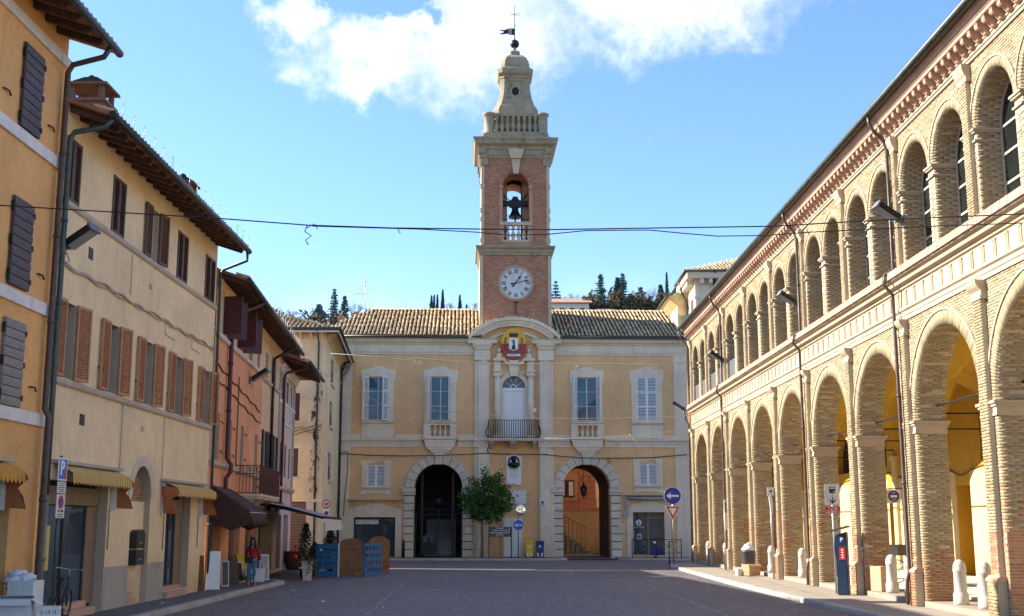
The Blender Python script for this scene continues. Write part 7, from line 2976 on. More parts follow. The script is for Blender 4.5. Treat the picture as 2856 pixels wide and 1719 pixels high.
def far_conifer(x, ztop, half, label, name='conifer_tree', mat='conifer', H=15, sparse=1.0, flat=False, group=None, y=FY):
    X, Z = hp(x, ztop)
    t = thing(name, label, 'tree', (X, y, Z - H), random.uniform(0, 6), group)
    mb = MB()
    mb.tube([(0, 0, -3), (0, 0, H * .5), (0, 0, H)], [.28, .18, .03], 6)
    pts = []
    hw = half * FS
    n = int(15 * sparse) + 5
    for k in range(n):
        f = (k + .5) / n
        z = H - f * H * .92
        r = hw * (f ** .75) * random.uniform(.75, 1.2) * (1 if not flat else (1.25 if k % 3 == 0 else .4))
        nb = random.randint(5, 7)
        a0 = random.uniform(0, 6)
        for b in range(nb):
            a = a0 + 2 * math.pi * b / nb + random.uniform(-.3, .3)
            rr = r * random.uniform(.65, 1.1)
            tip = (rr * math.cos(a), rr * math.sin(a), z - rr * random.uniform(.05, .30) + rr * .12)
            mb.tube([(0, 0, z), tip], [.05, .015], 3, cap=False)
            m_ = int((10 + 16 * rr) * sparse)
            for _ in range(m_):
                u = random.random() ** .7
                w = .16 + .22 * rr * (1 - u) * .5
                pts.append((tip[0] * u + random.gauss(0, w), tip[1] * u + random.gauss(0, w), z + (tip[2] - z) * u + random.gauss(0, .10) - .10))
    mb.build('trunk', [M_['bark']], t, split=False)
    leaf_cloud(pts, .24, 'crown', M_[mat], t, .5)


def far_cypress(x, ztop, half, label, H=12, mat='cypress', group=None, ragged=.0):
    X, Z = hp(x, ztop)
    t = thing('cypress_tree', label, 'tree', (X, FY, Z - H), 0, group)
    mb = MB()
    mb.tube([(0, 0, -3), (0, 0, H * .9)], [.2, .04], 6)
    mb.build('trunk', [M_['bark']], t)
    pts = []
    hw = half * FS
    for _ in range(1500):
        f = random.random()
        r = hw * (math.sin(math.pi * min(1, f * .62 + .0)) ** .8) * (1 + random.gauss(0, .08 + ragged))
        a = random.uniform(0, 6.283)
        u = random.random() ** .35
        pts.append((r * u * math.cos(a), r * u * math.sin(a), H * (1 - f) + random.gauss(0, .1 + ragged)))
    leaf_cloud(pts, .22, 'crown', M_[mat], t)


def bare_tree(x, ztop, half, label, H=9, group=None, y=FY, depth=5):
    X, Z = hp(x, ztop)
    t = thing('bare_tree', label, 'tree', (X, y, Z - H), 0, group)
    mb = MB()
    tr = MB()
    tr.tube([(0, 0, -2), (0.05, 0, H * .35)], [.22, .14], 6)
    tr.build('trunk', [M_['bare']], t)

    def grow(p, d, L, r, n):
        q_ = p + d * L
        mb.tube([p, (p + q_) / 2 + Vector((random.gauss(0, .04), random.gauss(0, .04), 0)) * L, q_], [r, r * .85, r * .7], 3, cap=False)
        if n == 0:
            return
        for _ in range(3):
            e = (d + Vector((random.gauss(0, .42), random.gauss(0, .42), random.uniform(-.05, .35)))).normalized()
            grow(q_, e, L * random.uniform(.6, .85), max(.013, r * .62), n - 1)
    for _ in range(4):
        a = random.uniform(0, 6.28)
        sp = half / 1.6
        grow(Vector((.05, 0, H * random.uniform(.2, .36))), Vector((math.cos(a) * sp * .7, math.sin(a) * sp * .7, 1)).normalized(), H * .23, .085, depth - 1)
    mb.build('branches', [M_['bare']], t, split=False)


bare_tree(-28.6, 29.1, 1.7, 'grey leafless tree on the hill above the salmon house roof', H=6)
far_conifer(-24.4, 29.6, 1.7, 'round bushy pine on the hill left of the tall fir', 'pine_tree', H=6.5, sparse=1.7)
far_conifer(-22.5, 31.7, 1.35, 'tall haze tinted fir on the hill left of the antenna', H=14, sparse=1.1)
far_conifer(-21.2, 30.7, 1.1, 'shorter fir with thin top just right of the tall fir', H=11, sparse=1.1)
bare_tree(-19.9, 29.7, 1.1, 'leafless tree on the hill right behind the antenna mast', H=6)
for x, zt, hf, lb, rg in ((-10.2, 30.55, .38, 'ragged low cypress, leftmost of the group left of the tower', .10), (-9.86, 30.8, .16, 'thin cypress second in the group left of the tower', .02), (-9.45, 30.75, .22, 'medium cypress third in the group left of the tower', .03),
                          (-8.78, 31.4, .30, 'tallest cypress of the group left of the tower', .02), (-6.6, 30.7, .36, 'bushy cypress alone between the group and the tower', .12), (-5.75, 29.5, .10, 'tiny cypress tip close to the left side of the tower', .02)):
    far_cypress(x, zt, hf, lb, H=9, ragged=rg)
bare_tree(-8.0, 30.0, .7, 'small leafless tree right of the tallest cypress', H=5, depth=4)
bare_tree(-5.0, 30.2, .7, 'small leafless tree touching the left side of the tower', H=5, depth=4)
far_conifer(5.55, 32.7, 1.35, 'sparse thin branched spruce right beside the tower', 'spruce_tree', H=10, sparse=.55)
far_conifer(4.7, 32.2, .8, 'second sparse spruce half hidden by the right side of the tower', 'spruce_tree', H=9, sparse=.5)
bare_tree(7.5, 31.1, 1.1, 'pale leafless round tree above the hill house', H=6)
far_conifer(11.25, 33.5, 1.55, 'tall layered conifer in the middle of the right hill', H=12, sparse=1.0)
far_conifer(13.4, 33.05, 1.05, 'dense dark conifer at the centre of the right hill', mat='cypress', H=12, sparse=2.0)
far_conifer(14.05, 33.6, 1.6, 'conifer with a thin tall tip behind the dense dark one', H=12, sparse=.9)
far_conifer(16.3, 31.8, 1.9, 'spreading flat topped cedar right of the dark conifers', 'cedar_tree', H=7, sparse=.9, flat=True)
far_conifer(18.85, 32.1, .95, 'dark ragged conifer left of the tall cypress', mat='cypress', H=10, sparse=1.7)
far_cypress(19.66, 33.7, .38, 'very tall slender cypress beside the palazzo eave', H=15)
far_conifer(21.2, 31.9, 1.2, 'conifer peeping over the palazzo eave', H=9)
far_cypress(9.55, 30.4, .2, 'small cypress at the right end of the hill house', H=5)
bare_tree(17.3, 31.7, 1.0, 'leafless tree between the cedar and the dark ragged conifer', H=7)
bare_tree(10.1, 31.2, .9, 'thin leafless tree left of the layered conifer', H=6, depth=4)
bare_tree(12.4, 31.4, .9, 'thin leafless tree between the two tallest conifers', H=6, depth=4)
pts = []
for _ in range(9000):
    x = random.uniform(8.6, 21)
    zt = 29.6 + .5 * math.sin(x * 2.1) + .4 * math.sin(x * 5.3) + (.5 if 12 < x < 15 else 0)
    X, Z = hp(x, 26 + (zt - 26) * random.random() ** .6)
    pts.append((X, FY - 6 + random.uniform(-5, 5), Z))
tag(leaf_cloud(pts, .34, 'thicket', M_['oak'], None), kind='stuff')
pts = []
for _ in range(5000):
    x = random.uniform(-32, 4)
    zt = 27.6 + .3 * math.sin(x * 1.7) + .3 * math.sin(x * 4.1)
    X, Z = hp(x, 25 + (zt - 25) * random.random() ** .6)
    pts.append((X, FY - 6 + random.uniform(-5, 5), Z))
tag(leaf_cloud(pts, .34, 'thicket', M_['oak'], None), kind='stuff')
hh = thing('hill_house', 'long low brown roofed house on the hill right of the tower', 'house', (hp(7, 0)[0], 248, 44.5), 0)
mb = MB()
mb.box(-5, 4, 0, 6, 0, 3.3)
mb.build('wall', [M_['offwhite']], hh)
mb = MB()
mb.prism([(-.8, 3.3), (-.8, 3.45), (3, 4.9), (6.8, 3.45), (6.8, 3.3)], -5.6, 4.6, 'x')
mb.build('roof', [M_['redmortar']], hh)
for k in range(4):
    mb = MB()
    mb.box(-4.2 + 2.1 * k, -3.3 + 2.1 * k, -.05, .02, .9, 2.3)
    mb.build('window', [M_['dark']], hh)
# ================================================================ THINGS IN THE SQUARE
def bevel_mesh(me, w, seg=2):
    b = bmesh.new()
    b.from_mesh(me)
    bmesh.ops.bevel(b, geom=b.edges[:], offset=w, segments=seg, affect='EDGES', clamp_overlap=True)
    b.to_mesh(me)
    b.free()
    return me


def disc(mb, c, r, y0, y1, mi=0, n=28):
    mb.prism(arc(c[0], c[1], r, 0, 360, n)[:-1], y0, y1, 'y', mi)


# ---- stone bollards of the arcade
bol = MB()
bol.lathe([(.165, 0), (.17, .06), (.17, .24), (.145, .27), (.142, .30), (.138, .72), (.150, .735), (.150, .78), (.142, .80), (.138, .87), (.11, .94), (.06, .985), (.01, 1.0)], n=20)
bol_me = bol.mesh('bollard', [M_['bollard']])
spots = []
for k in range(-1, 8):
    for d in (-.72, .72):
        spots.append((k, d))
names = {-1: 'nearest arch', 0: 'second arch from the right edge', 1: 'arch behind the parking meter', 2: 'fourth arch', 3: 'fifth arch', 4: 'sixth arch', 5: 'seventh arch', 6: 'eighth arch', 7: 'last arch by the hall'}
lab = {(0, -.72): 'stone bollard on the right of the pair before the orange doorway', (0, .72): 'stone bollard on the left of the pair before the orange doorway',
       (1, -.72): 'stone bollard half hidden by the rain pipe left of the orange doorway', (1, .72): 'stone bollard beside the folded brown cardboard',
       (2, -.72): 'stone bollard just right of the blue parking meter', (2, .72): 'stone bollard just left of the blue parking meter'}
for k, d in spots:
    s_ = S0 + BAY * k + d + random.uniform(-.04, .04)
    w = arcade.matrix_basis @ Vector((SX(s_), .33, .25))
    side = 'left' if d > 0 else 'right'
    o = put('stone_bollard', bol_me, None, w, (0, 0, random.uniform(0, 6)))
    tag(o, lab.get((k, d), 'stone bollard, %s of the pair in the %s' % (side, names[k])), 'bollard', 'stone bollards between the piers')

# ---- parking meter
pm_ = thing('parking_meter', 'slim dark blue parking meter with slanted top on the right pavement', 'parking meter', (9.2, 34.2, .12), R_(-28))
mb = MB()
mb.prism([(-.15, 0), (.15, 0), (.15, 1.72), (-.15, 1.62), (-.19, 1.30), (-.15, .95)], -.16, .12)
put('body', bevel_mesh(mb.mesh('body', [M_['meter']]), .02, 2), pm_)
mb = MB()
mb.prism([(-.158, .5), (-.158, .94), (-.198, 1.30), (-.158, 1.60), (-.15, 1.60), (-.188, 1.30), (-.15, .94), (-.15, .5)], -.13, .09)
mb.build('side_panel', [M_['blue2']], pm_, split=False)
mb = MB()
mb.prism([(-.25, 1.72), (.2, 1.84), (.2, 1.89), (-.25, 1.76)], -.24, .16)
mb.build('cap', [M_['greyplastic']], pm_)
mb = MB()
disc(mb, (.02, 1.50), .085, -.166, -.158, 0)
text_mb('P', .15, mb, upright(.02, -.17, 1.5), .003, 1, bold=.004)
mb.build('parking_badge', [M_['binblue'], M_['white']], pm_, split=False)
mb = MB()
mb.box(-.06, .12, -.172, -.158, .95, 1.30)
for k in range(4):
    mb.box(.0, .06, -.1735, -.17, 1.0 + .07 * k, 1.035 + .07 * k, 1)
mb.build('red_panel', [M_['red'], M_['white']], pm_, split=False)

# ---- zone sign above it
zs = thing('zone_sign', 'white parking meter sign with down arrow over a red tariff plate', 'sign', (9.17, 34.9, .12), R_(-4))
mb = MB()
mb.tube([(0, .03, 0), (0, .03, 3.05)], .03, 8)
mb.tube([(.1, .05, 0), (.1, .05, 2.4)], .02, 6)
mb.build('pole', [M_['galv']], zs)
mb = MB()
mb.box(-.21, .21, -.01, .005, 2.46, 3.06)
mb.box(-.17, .17, -.013, -.009, 2.72, 3.03, 2)
mb.prism([(-.10, 2.985), (.10, 2.985), (.075, 2.80), (-.075, 2.80)], -.018, -.012, 'y', 1)
mb.box(-.075, .075, -.021, -.017, 2.925, 2.96, 0)
mb.box(.02, .06, -.021, -.017, 2.84, 2.86, 0)
mb.box(-.012, .012, -.018, -.012, 2.745, 2.785, 1)
mb.box(-.014, .014, -.018, -.009, 2.54, 2.69, 1)
mb.prism([(0, 2.50), (.10, 2.61), (.08, 2.63), (0, 2.55), (-.08, 2.63), (-.10, 2.61)], -.0185, -.009, 'y', 1)
mb.build('white_plate', [M_['offwhite'], M_['black'], M_['paper']], zs, split=False)
mb = MB()
mb.box(-.21, .21, -.012, .004, 2.23, 2.43)
for a in ((-.205, .205, 2.42, 2.427), (-.205, .205, 2.233, 2.24)):
    mb.box(a[0], a[1], -.015, -.011, a[2], a[3], 1)
text_mb('Tariffa', .105, mb, upright(0, -.014, 2.365), .003, 1)
text_mb('ZONA 1', .10, mb, upright(0, -.014, 2.28), .003, 1, bold=.002)
mb.build('red_plate', [M_['red'], M_['white']], zs, split=False)

# ---- pole with small square sign
ps = thing('pole_sign', 'tall thin pole with a small square sign and a folded bag beneath it', 'sign', (9.44, 44.4, .12), R_(4))
mb = MB()
mb.tube([(0, .04, 0), (-.02, .04, 3.25)], .035, 8)
mb.build('pole', [M_['galv']], ps)
mb = MB()
mb.box(-.14, .12, -.01, .01, 2.96, 3.26)
mb.box(-.10, .08, -.014, -.009, 3.0, 3.22, 1)
disc(mb, (-.01, 3.12), .05, -.018, -.012, 2, 14)
mb.build('square_plate', [M_['offwhite'], M_['paper'], M_['greyplastic']], ps, split=False)
mb = MB()
mb.prism([(-.10, 2.92), (.02, 2.92), (.05, 2.6), (.03, 2.3), (-.04, 2.3), (-.06, 2.6)], -.03, .02)
mb.build('folded_cover', [M_['paper']], ps)
es = thing('edge_on_sign', 'tall white panel sign seen edge on beside the third rain pipe', 'sign', (9.25, 53.0, .12), R_(70))
mb = MB()
mb.tube([(0, .03, 0), (0, .03, 3.0)], .03, 8)
mb.build('pole', [M_['galv']], es)
mb = MB()
mb.box(-.22, .22, -.02, .01, 1.7, 2.3)
mb.box(-.22, .22, -.02, .01, 2.32, 3.0)
mb.box(-.17, .17, -.024, -.019, 2.45, 2.9, 1)
mb.build('white_plate', [M_['offwhite'], M_['binblue']], es, split=False)

# ---- street signs at the corner of the pavement
for nm, lb, x, y, r, zc, k in (('street_sign', 'large round blue arrow sign over a yield triangle on the right corner', 7.94, 60.3, .43, 3.46, 0), ('street_sign', 'small round blue arrow sign under the traffic mirror before the hall', .38, 72.65, .31, 2.02, 1)):
    t_ = thing(nm, lb, 'road sign', (x, y, .12 if k else .1), R_(2))
    zc -= .1
    top = 2.75 if k else zc + .4
    mb = MB()
    mb.tube([(0, .05, 0), (0, .05, top)], .03 if not k else .025, 8)
    mb.build('pole', [M_['galv'] if not k else M_['iron']], t_)
    mb = MB()
    disc(mb, (0, zc), r, -.012, .005, 1, 40)
    disc(mb, (0, zc), r * .955, -.016, -.008, 0, 40)
    w = r * .11
    mb.prism([(-r * .76, zc), (-r * .18, zc + r * .40), (-r * .25, zc + w), (r * .72, zc + w), (r * .72, zc - w), (-r * .25, zc - w), (-r * .18, zc - r * .40)], -.022, -.012, 'y', 1)
    mb.build('arrow_disc', [M_['blue'] if not k else M_['blue2'], M_['white']], t_, split=False)
    if not k:
        mb = MB()
        zt = zc - .50
        mb.prism([(-.36, zt), (.36, zt), (.39, zt - .04), (.02, zt - .70), (-.02, zt - .70), (-.39, zt - .04)], -.010, .006, 'y', 0)
        mb.prism([(-.33, zt - .03), (.33, zt - .03), (0, zt - .64)], -.014, -.008, 'y', 1)
        mb.prism([(-.21, zt - .10), (.21, zt - .10), (0, zt - .47)], -.018, -.012, 'y', 2)
        mb.build('yield_triangle', [M_['offwhite'], M_['red'], M_['white']], t_, split=False)
        mb = MB()
        mb.tube([(-.22, .05, -.0), (-.22, .05, 1.15)], .028, 8)
        mb.tube([(-.22, .05, 1.15), (0, .05, 1.15)], .02, 6)
        mb.tube([(-.22, .05, .35), (0, .05, .35)], .02, 6)
        mb.build('brace_post', [M_['iron']], t_, split=False)
    else:
        mb = MB()
        M = Matrix.Translation((.12, .02, 2.78)) @ Matrix.Rotation(R_(22), 4, 'Z') @ Matrix.Rotation(R_(90), 4, 'X')
        prof = [(.001, .10)] + [(.33 * math.sin(R_(a)), .02 + .08 * math.cos(R_(a))) for a in range(12, 91, 13)]
        mb.lathe(prof, n=28, M=M, cap=False)
        mir = mb.build('mirror_glass', [M_['mirror']], t_, split=False)
        mb = MB()
        mb.lathe([(.33, .05), (.365, .04), (.365, -.02), (.2, -.10), (.02, -.11)], n=28, M=M, cap=False)
        mb.build('mirror_housing', [M_['paper']], t_, split=False)

# ---- dark information panel
inf = thing('info_panel', 'low dark grey information panel with white lettering left of the small arrow sign', 'sign', (-.70, 72.3, .12), R_(2))
mb = MB()
for x in (-.66, .66):
    mb.box(x - .03, x + .03, -.02, .03, 0, 1.84)
mb.build('post', [M_['iron']], inf)
mb = MB()
mb.box(-.63, .63, -.03, .0, 1.24, 1.82)
text_mb('Municipio', .125, mb, upright(-.02, -.032, 1.75), .002, 1, bold=.002)
text_mb('Teatro Comunale', .125, mb, upright(-.02, -.032, 1.62), .002, 1, bold=.002)
text_mb('Museo Giuseppe Ugonia', .115, mb, upright(-.04, -.032, 1.485), .002, 1, bold=.002)
for k in range(3):
    mb.box(-.26, .22, -.0325, -.029, 1.30 + .04 * k, 1.315 + .04 * k, 2)
mb.prism([(.46, 1.56), (.52, 1.52), (.54, 1.66), (.5, 1.78), (.53, 1.8), (.57, 1.66), (.55, 1.5), (.5, 1.47)], -.034, -.03, 'y', 1)
mb.build('panel', [M_['greyplastic'], M_['white'], M_['galv']], inf, split=False)

# ---- wheeled bins
for x, y, m1, lb in ((1.02, 73.55, 'yel', 'yellow wheeled recycling bin before the hall pilaster'), (1.68, 73.6, 'binblue', 'dark blue wheeled recycling bin right of the yellow one')):
    t_ = thing('wheeled_bin', lb, 'bin', (x, y, .12), R_(random.uniform(-6, 6)), 'recycling bins before the hall')
    mb = MB()
    mb.prism([(-.19, .06), (.19, .06), (.245, .90), (-.245, .90)], -.24, .22)
    put('body', bevel_mesh(mb.mesh('body', [M_[m1]]), .02, 2), t_)
    mb = MB()
    mb.prism([(-.27, .90), (.27, .90), (.26, .97), (.14, 1.0), (-.14, 1.0), (-.26, .97)], -.29, .26)
    mb.build('lid', [M_[m1]], t_)
    for s_ in (-1, 1):
        mb = MB()
        M = Matrix.Translation((s_ * .2, .2, .1)) @ Matrix.Rotation(R_(90), 4, 'Y')
        mb.lathe([(.1, -.03), (.1, .03)], n=14, M=M)
        mb.build('wheel', [M_['black']], t_)
        mb = MB()
        mb.prism([(s_ * .05, .12), (s_ * .17, .07), (s_ * .17, .26), (s_ * .10, .30)], -.252, -.235)
        mb.build('reflector', [M_['paper']], t_)
    mb = MB()
    mb.box(-.07, .07, -.2495, -.23, .60, .74)
    mb.build('label_plate', [M_['offwhite']], t_)

# ---- iron bollards and railing before the hall
ib = MB()
ib.lathe([(.09, 0), (.09, .9), (.075, .93), (.085, .97), (.07, 1.04), (.02, 1.06)], n=12)
o = put('iron_bollard', ib.mesh('iron_bollard', [M_['iron']]), None, (-6.42, 72.6, .12))
tag(o, 'black iron bollard standing before the left jamb of the left arch', 'bollard')
t_ = thing('iron_bollard', 'thin black post with a white ball before the right shop window', 'bollard', (8.42, 72.5, .12))
mb = MB()
mb.lathe([(.06, 0), (.06, .1), (.04, .14), (.035, .85)], n=10)
mb.build('post', [M_['iron']], t_)
mb = MB()
mb.sphere((0, 0, .91), .08, 12, 8)
mb.build('ball', [M_['white']], t_)
rl = thing('street_railing', 'low black iron railing with crossed bars before the right shop', 'railing', (0, 72.55, .12))
mb = MB()
for x in (7.1, 8.55, 10.0):
    mb.tube([(x, 0, 0), (x, 0, 1.12)], .03, 8)
mb.build('post', [M_['iron']], rl)
mb = MB()
for z in (.3, 1.08):
    mb.tube([(7.1, 0, z), (10.0, 0, z)], .02, 6)
mb.build('rail', [M_['iron']], rl)
for a, b in ((8.6, 9.95), (7.15, 8.5)):
    mb = MB()
    mb.tube([(a, 0, .3), (b, 0, 1.08)], .012, 5)
    mb.tube([(a, 0, 1.08), (b, 0, .3)], .012, 5)
    ring(mb, (a + b) / 2, .69, .06, .08, 0, 360, 14, -.01, .01)
    mb.build('cross_bar', [M_['iron']], rl, split=False)

# ---- small street tree
tr = thing('street_tree', 'small round leafy street tree before the left arch of the hall', 'tree', (-1.78, 72.75, .12))
mb = MB()
mb.tube([(0, 0, -.1), (.02, 0, .9), (-.01, .02, 1.8), (.04, 0, 2.5)], [.11, .085, .075, .065], 9)
mb.build('trunk', [M_['bark']], tr)
mb = MB()
tips = []
for k in range(12):
    a = 2 * math.pi * k / 12 + random.uniform(-.2, .2)
    r = random.uniform(.6, 1.2)
    z = random.uniform(2.6, 4.4)
    tip = (.15 + r * math.cos(a), r * math.sin(a), z)
    mb.tube([(.03, 0, 2.1 + random.uniform(0, .5)), (.1 + r * .45 * math.cos(a), r * .45 * math.sin(a), z - .5), tip], [.04, .025, .01], 5)
    tips.append(tip)
mb.tube([(.03, 0, 2.4), (.2, 0, 3.6), (.25, 0, 4.9)], [.06, .035, .01], 6)
mb.build('limb', [M_['bark']], tr, split=False)
pts = []
cl = []
for _ in range(100):
    a, u = random.uniform(0, 6.283), random.uniform(-1, 1)
    rr = random.random() ** .33
    s_ = math.sqrt(1 - u * u)
    cl.append((.25 + 1.5 * rr * s_ * math.cos(a), 1.35 * rr * s_ * math.sin(a), 3.35 + (1.45 if u > 0 else 1.25) * rr * u))
cl += [(.9, -.2, 4.6), (.95, -.2, 4.85), (.2, -.1, 4.75), (.15, 0, 5.05), (1.65, -.3, 3.0), (1.6, .1, 3.5), (-1.2, 0, 3.6), (-1.05, -.2, 2.9)]
for c in cl:
    for _ in range(60):
        pts.append((c[0] + random.gauss(0, .17), c[1] + random.gauss(0, .17), c[2] + random.gauss(0, .15)))
leaf_cloud(pts, .08, 'crown', M_['leaf'], tr, .2)

# ---- no-parking pole by the pale house
t_ = thing('no_parking_sign', 'red round prohibition signs on a pole at the corner of the pale house', 'road sign', (-9.32, 61.3, .02), R_(8))
mb = MB()
mb.tube([(0, .03, 0), (0, .03, 3.3)], .025, 8)
mb.build('pole', [M_['galv']], t_)
mb = MB()
disc(mb, (-.02, 3.06), .21, -.012, .002, 0)
disc(mb, (-.02, 3.06), .15, -.016, -.01, 1)
mb.box(-.10, -.03, -.02, -.014, 2.98, 3.14, 2)
mb.box(.0, .07, -.02, -.014, 2.98, 3.14, 2)
mb.build('round_plate', [M_['red'], M_['white'], M_['black']], t_, split=False)
mb = MB()
mb.box(-.14, .14, -.010, .002, 2.2, 2.80)
disc(mb, (0, 2.6), .115, -.014, -.008, 1)
disc(mb, (0, 2.6), .082, -.018, -.012, 2)
M = Matrix.Translation((0, 0, 2.6)) @ Matrix.Rotation(R_(-45), 4, 'Y')
mb.box(-.09, .09, -.021, -.016, -.014, .014, 1, M)
mb.box(-.09, -.02, -.013, -.009, 2.33, 2.37, 3)
mb.box(.0, .09, -.013, -.009, 2.33, 2.37, 3)
mb.build('no_parking_plate', [M_['white'], M_['red'], M_['blue'], M_['black']], t_, split=False)

# ---- parking signs at the left edge
t_ = thing('parking_sign', 'blue P sign over two white plates on a leaning grey pole', 'road sign', (-8.31, 22.45, .12), R_(88))
mb = MB()
mb.tube([(.02, .03, 0), (-.02, .03, 3.16)], .03, 8)
mb.build('pole', [M_['pipegreen']], t_)
mb = MB()
mb.box(-.2, .2, -.008, .004, 2.70, 3.12)
mb.box(-.17, .17, -.011, -.007, 2.73, 3.09, 1)
text_mb('P', .36, mb, upright(-.03, -.012, 2.92), .003, 0, bold=.012)
mb.prism([(.06, 2.74), (.165, 2.74), (.165, 2.86), (.12, 2.9)], -.0145, -.010, 'y', 2)
mb.build('parking_plate', [M_['white'], M_['blue2'], M_['red']], t_, split=False)
mb = MB()
mb.box(-.19, .19, -.008, .004, 2.47, 2.68)
for k in range(5):
    mb.box(-.14, .14 - .05 * (k % 2), -.0105, -.007, 2.50 + .035 * k, 2.512 + .035 * k, 1)
mb.build('hours_plate', [M_['offwhite'], M_['greyplastic']], t_, split=False)
mb = MB()
mb.box(-.19, .19, -.008, .004, 2.02, 2.45)
disc(mb, (0, 2.31), .12, -.012, -.006, 1)
disc(mb, (0, 2.31), .085, -.016, -.010, 2)
M = Matrix.Translation((0, 0, 2.31)) @ Matrix.Rotation(R_(-45), 4, 'Y')
mb.box(-.09, .09, -.019, -.014, -.014, .014, 1, M)
mb.prism([(-.13, 2.13), (-.05, 2.13), (-.04, 2.17), (-.08, 2.18)], -.012, -.007, 'y', 3)
mb.prism([(.0, 2.13), (.13, 2.13), (.12, 2.17), (.02, 2.17)], -.012, -.007, 'y', 3)
mb.box(-.13, .13, -.0105, -.007, 2.08, 2.095, 3)
mb.box(-.13, .13, -.0105, -.007, 2.045, 2.06, 3)
mb.build('no_parking_plate', [M_['offwhite'], M_['red'], M_['blue'], M_['greyplastic']], t_, split=False)

# ---- litter bin and boxes at the left edge
tb_ = t_ = thing('litter_bin', 'overfull dark litter bin with white bags spilling over its rim', 'bin', (-8.95, 22.5, .12))
mb = MB()
mb.lathe([(.22, 0), (.23, .1), (.27, .86), (.29, .88), (.29, .93), (.25, .94)], n=18)
mb.build('barrel', [M_['black']], t_)
mb = MB()
for c, r, s_ in (((-.12, -.05, 1.06), .2, (1.2, 1, .55)), ((.1, .02, 1.12), .2, (1.1, 1, .5)), ((-.1, .05, 1.2), .15, (1.3, 1, .6)), ((.16, -.12, 1.0), .13, (1, 1, .8))):
    mb.sphere(c, r, 12, 8, 0, s_)
mb.v = [(x + .03 * math.sin(z * 31 + y * 17), y + .03 * math.sin(x * 29), z + .025 * math.sin(x * 37 + y * 23)) for x, y, z in mb.v]
mb.build('rubbish_bag', [M_['bag']], t_, split=False)


tb_.scale = (.85, .85, .85)


def carton(name, label, loc, rz, w, d, h, mat='card', flaps=True, cat='box'):
    t_ = thing(name, label, cat, loc, rz)
    mb = MB()
    th = .008
    mb.box(-w, w, -d, -d + th, 0, h)
    mb.box(-w, w, d - th, d, 0, h)
    mb.box(-w, -w + th, -d + th, d - th, 0, h)
    mb.box(w - th, w, -d + th, d - th, 0, h)
    mb.box(-w, w, -d + th, d - th, 0, th)
    mb.build('carton', [M_[mat]], t_, split=False)
    if flaps:
        for a, b, ang in (((-w, -d), (w, -d), 118), ((w, -d), (w, d), 125), ((-w, d), (w, d), 75)):
            n_ = Vector((b[1] - a[1], -(b[0] - a[0]), 0)).normalized()
            L = d * .8
            e = n_ * (L * math.sin(R_(ang)))
            u = L * math.cos(R_(ang))
            mb = MB()
            P = [(a[0], a[1], h), (b[0], b[1], h), (b[0] + e.x, b[1] + e.y, h + u), (a[0] + e.x, a[1] + e.y, h + u)]
            mb.add(P + [(p[0], p[1], p[2] + .006) for p in P], [(0, 1, 2, 3), (7, 6, 5, 4), (0, 4, 5, 1), (1, 5, 6, 2), (2, 6, 7, 3), (3, 7, 4, 0)])
            mb.build('flap', [M_[mat]], t_)
    return t_


carton('cardboard_box', 'open white cardboard box with drooping brown flaps below the litter bin', (-8.70, 21.65, .12), R_(14), .30, .24, .62, 'paper')
carton('cardboard_box', 'crumpled white box standing behind the open one against the litter bin', (-8.72, 22.15, .12), R_(-5), .24, .2, .92, 'paper', flaps=False)
carton('cardboard_box', 'tilted brown cardboard box before the waste bin at the fifth pier', (9.12, 47.1, .14), R_(35), .28, .2, .42)
carton('cardboard_box', 'small white carton beside the tilted brown box on the right pavement', (8.72, 47.2, .12), R_(10), .12, .12, .26, 'paper', flaps=False)
carton('cardboard_box', 'tall folded brown cardboard leaning by the pier right of the parking meter', (9.98, 33.55, .26), R_(-75), .26, .10, .66, flaps=False)
t_ = thing('plastic_crate', 'small white slotted plastic crate beside the open cardboard box', 'crate', (-8.18, 21.9, .12), R_(10))
mb = MB()
for z in (0, .14, .28, .42):
    for s_ in (-1, 1):
        mb.box(-.17, .17, s_ * .13 - .008, s_ * .13 + .008, z, z + .06)
        mb.box(s_ * .17 - .008, s_ * .17 + .008, -.121, .121, z + .001, z + .059)
for x in (-.16, -.06, .06, .16):
    for s_ in (-1, 1):
        mb.box(x - .02, x + .02, s_ * .13 - .006, s_ * .13 + .006, 0, .48)
mb.box(-.162, .162, -.12, .12, 0, .01)
mb.build('crate_wall', [M_['white']], t_, split=False)
t_ = thing('litter_bin', 'grey litter bin topped with a white bag at the fifth pier of the arcade', 'bin', (9.28, 48.3, .12))
mb = MB()
mb.lathe([(.2, 0), (.22, .1), (.25, .85), (.27, .87), (.27, .92)], n=16)
mb.build('barrel', [M_['greyplastic']], t_)
mb = MB()
mb.sphere((0, 0, .98), .25, 12, 8, 0, (1, 1, .5))
mb.sphere((.05, 0, 1.12), .12, 10, 6, 0, (1, 1, .9))
mb.v = [(x + .025 * math.sin(z * 31), y + .02 * math.sin(x * 29), z + .02 * math.sin(x * 37 + y * 23)) for x, y, z in mb.v]
mb.build('rubbish_bag', [M_['bag']], t_, split=False)


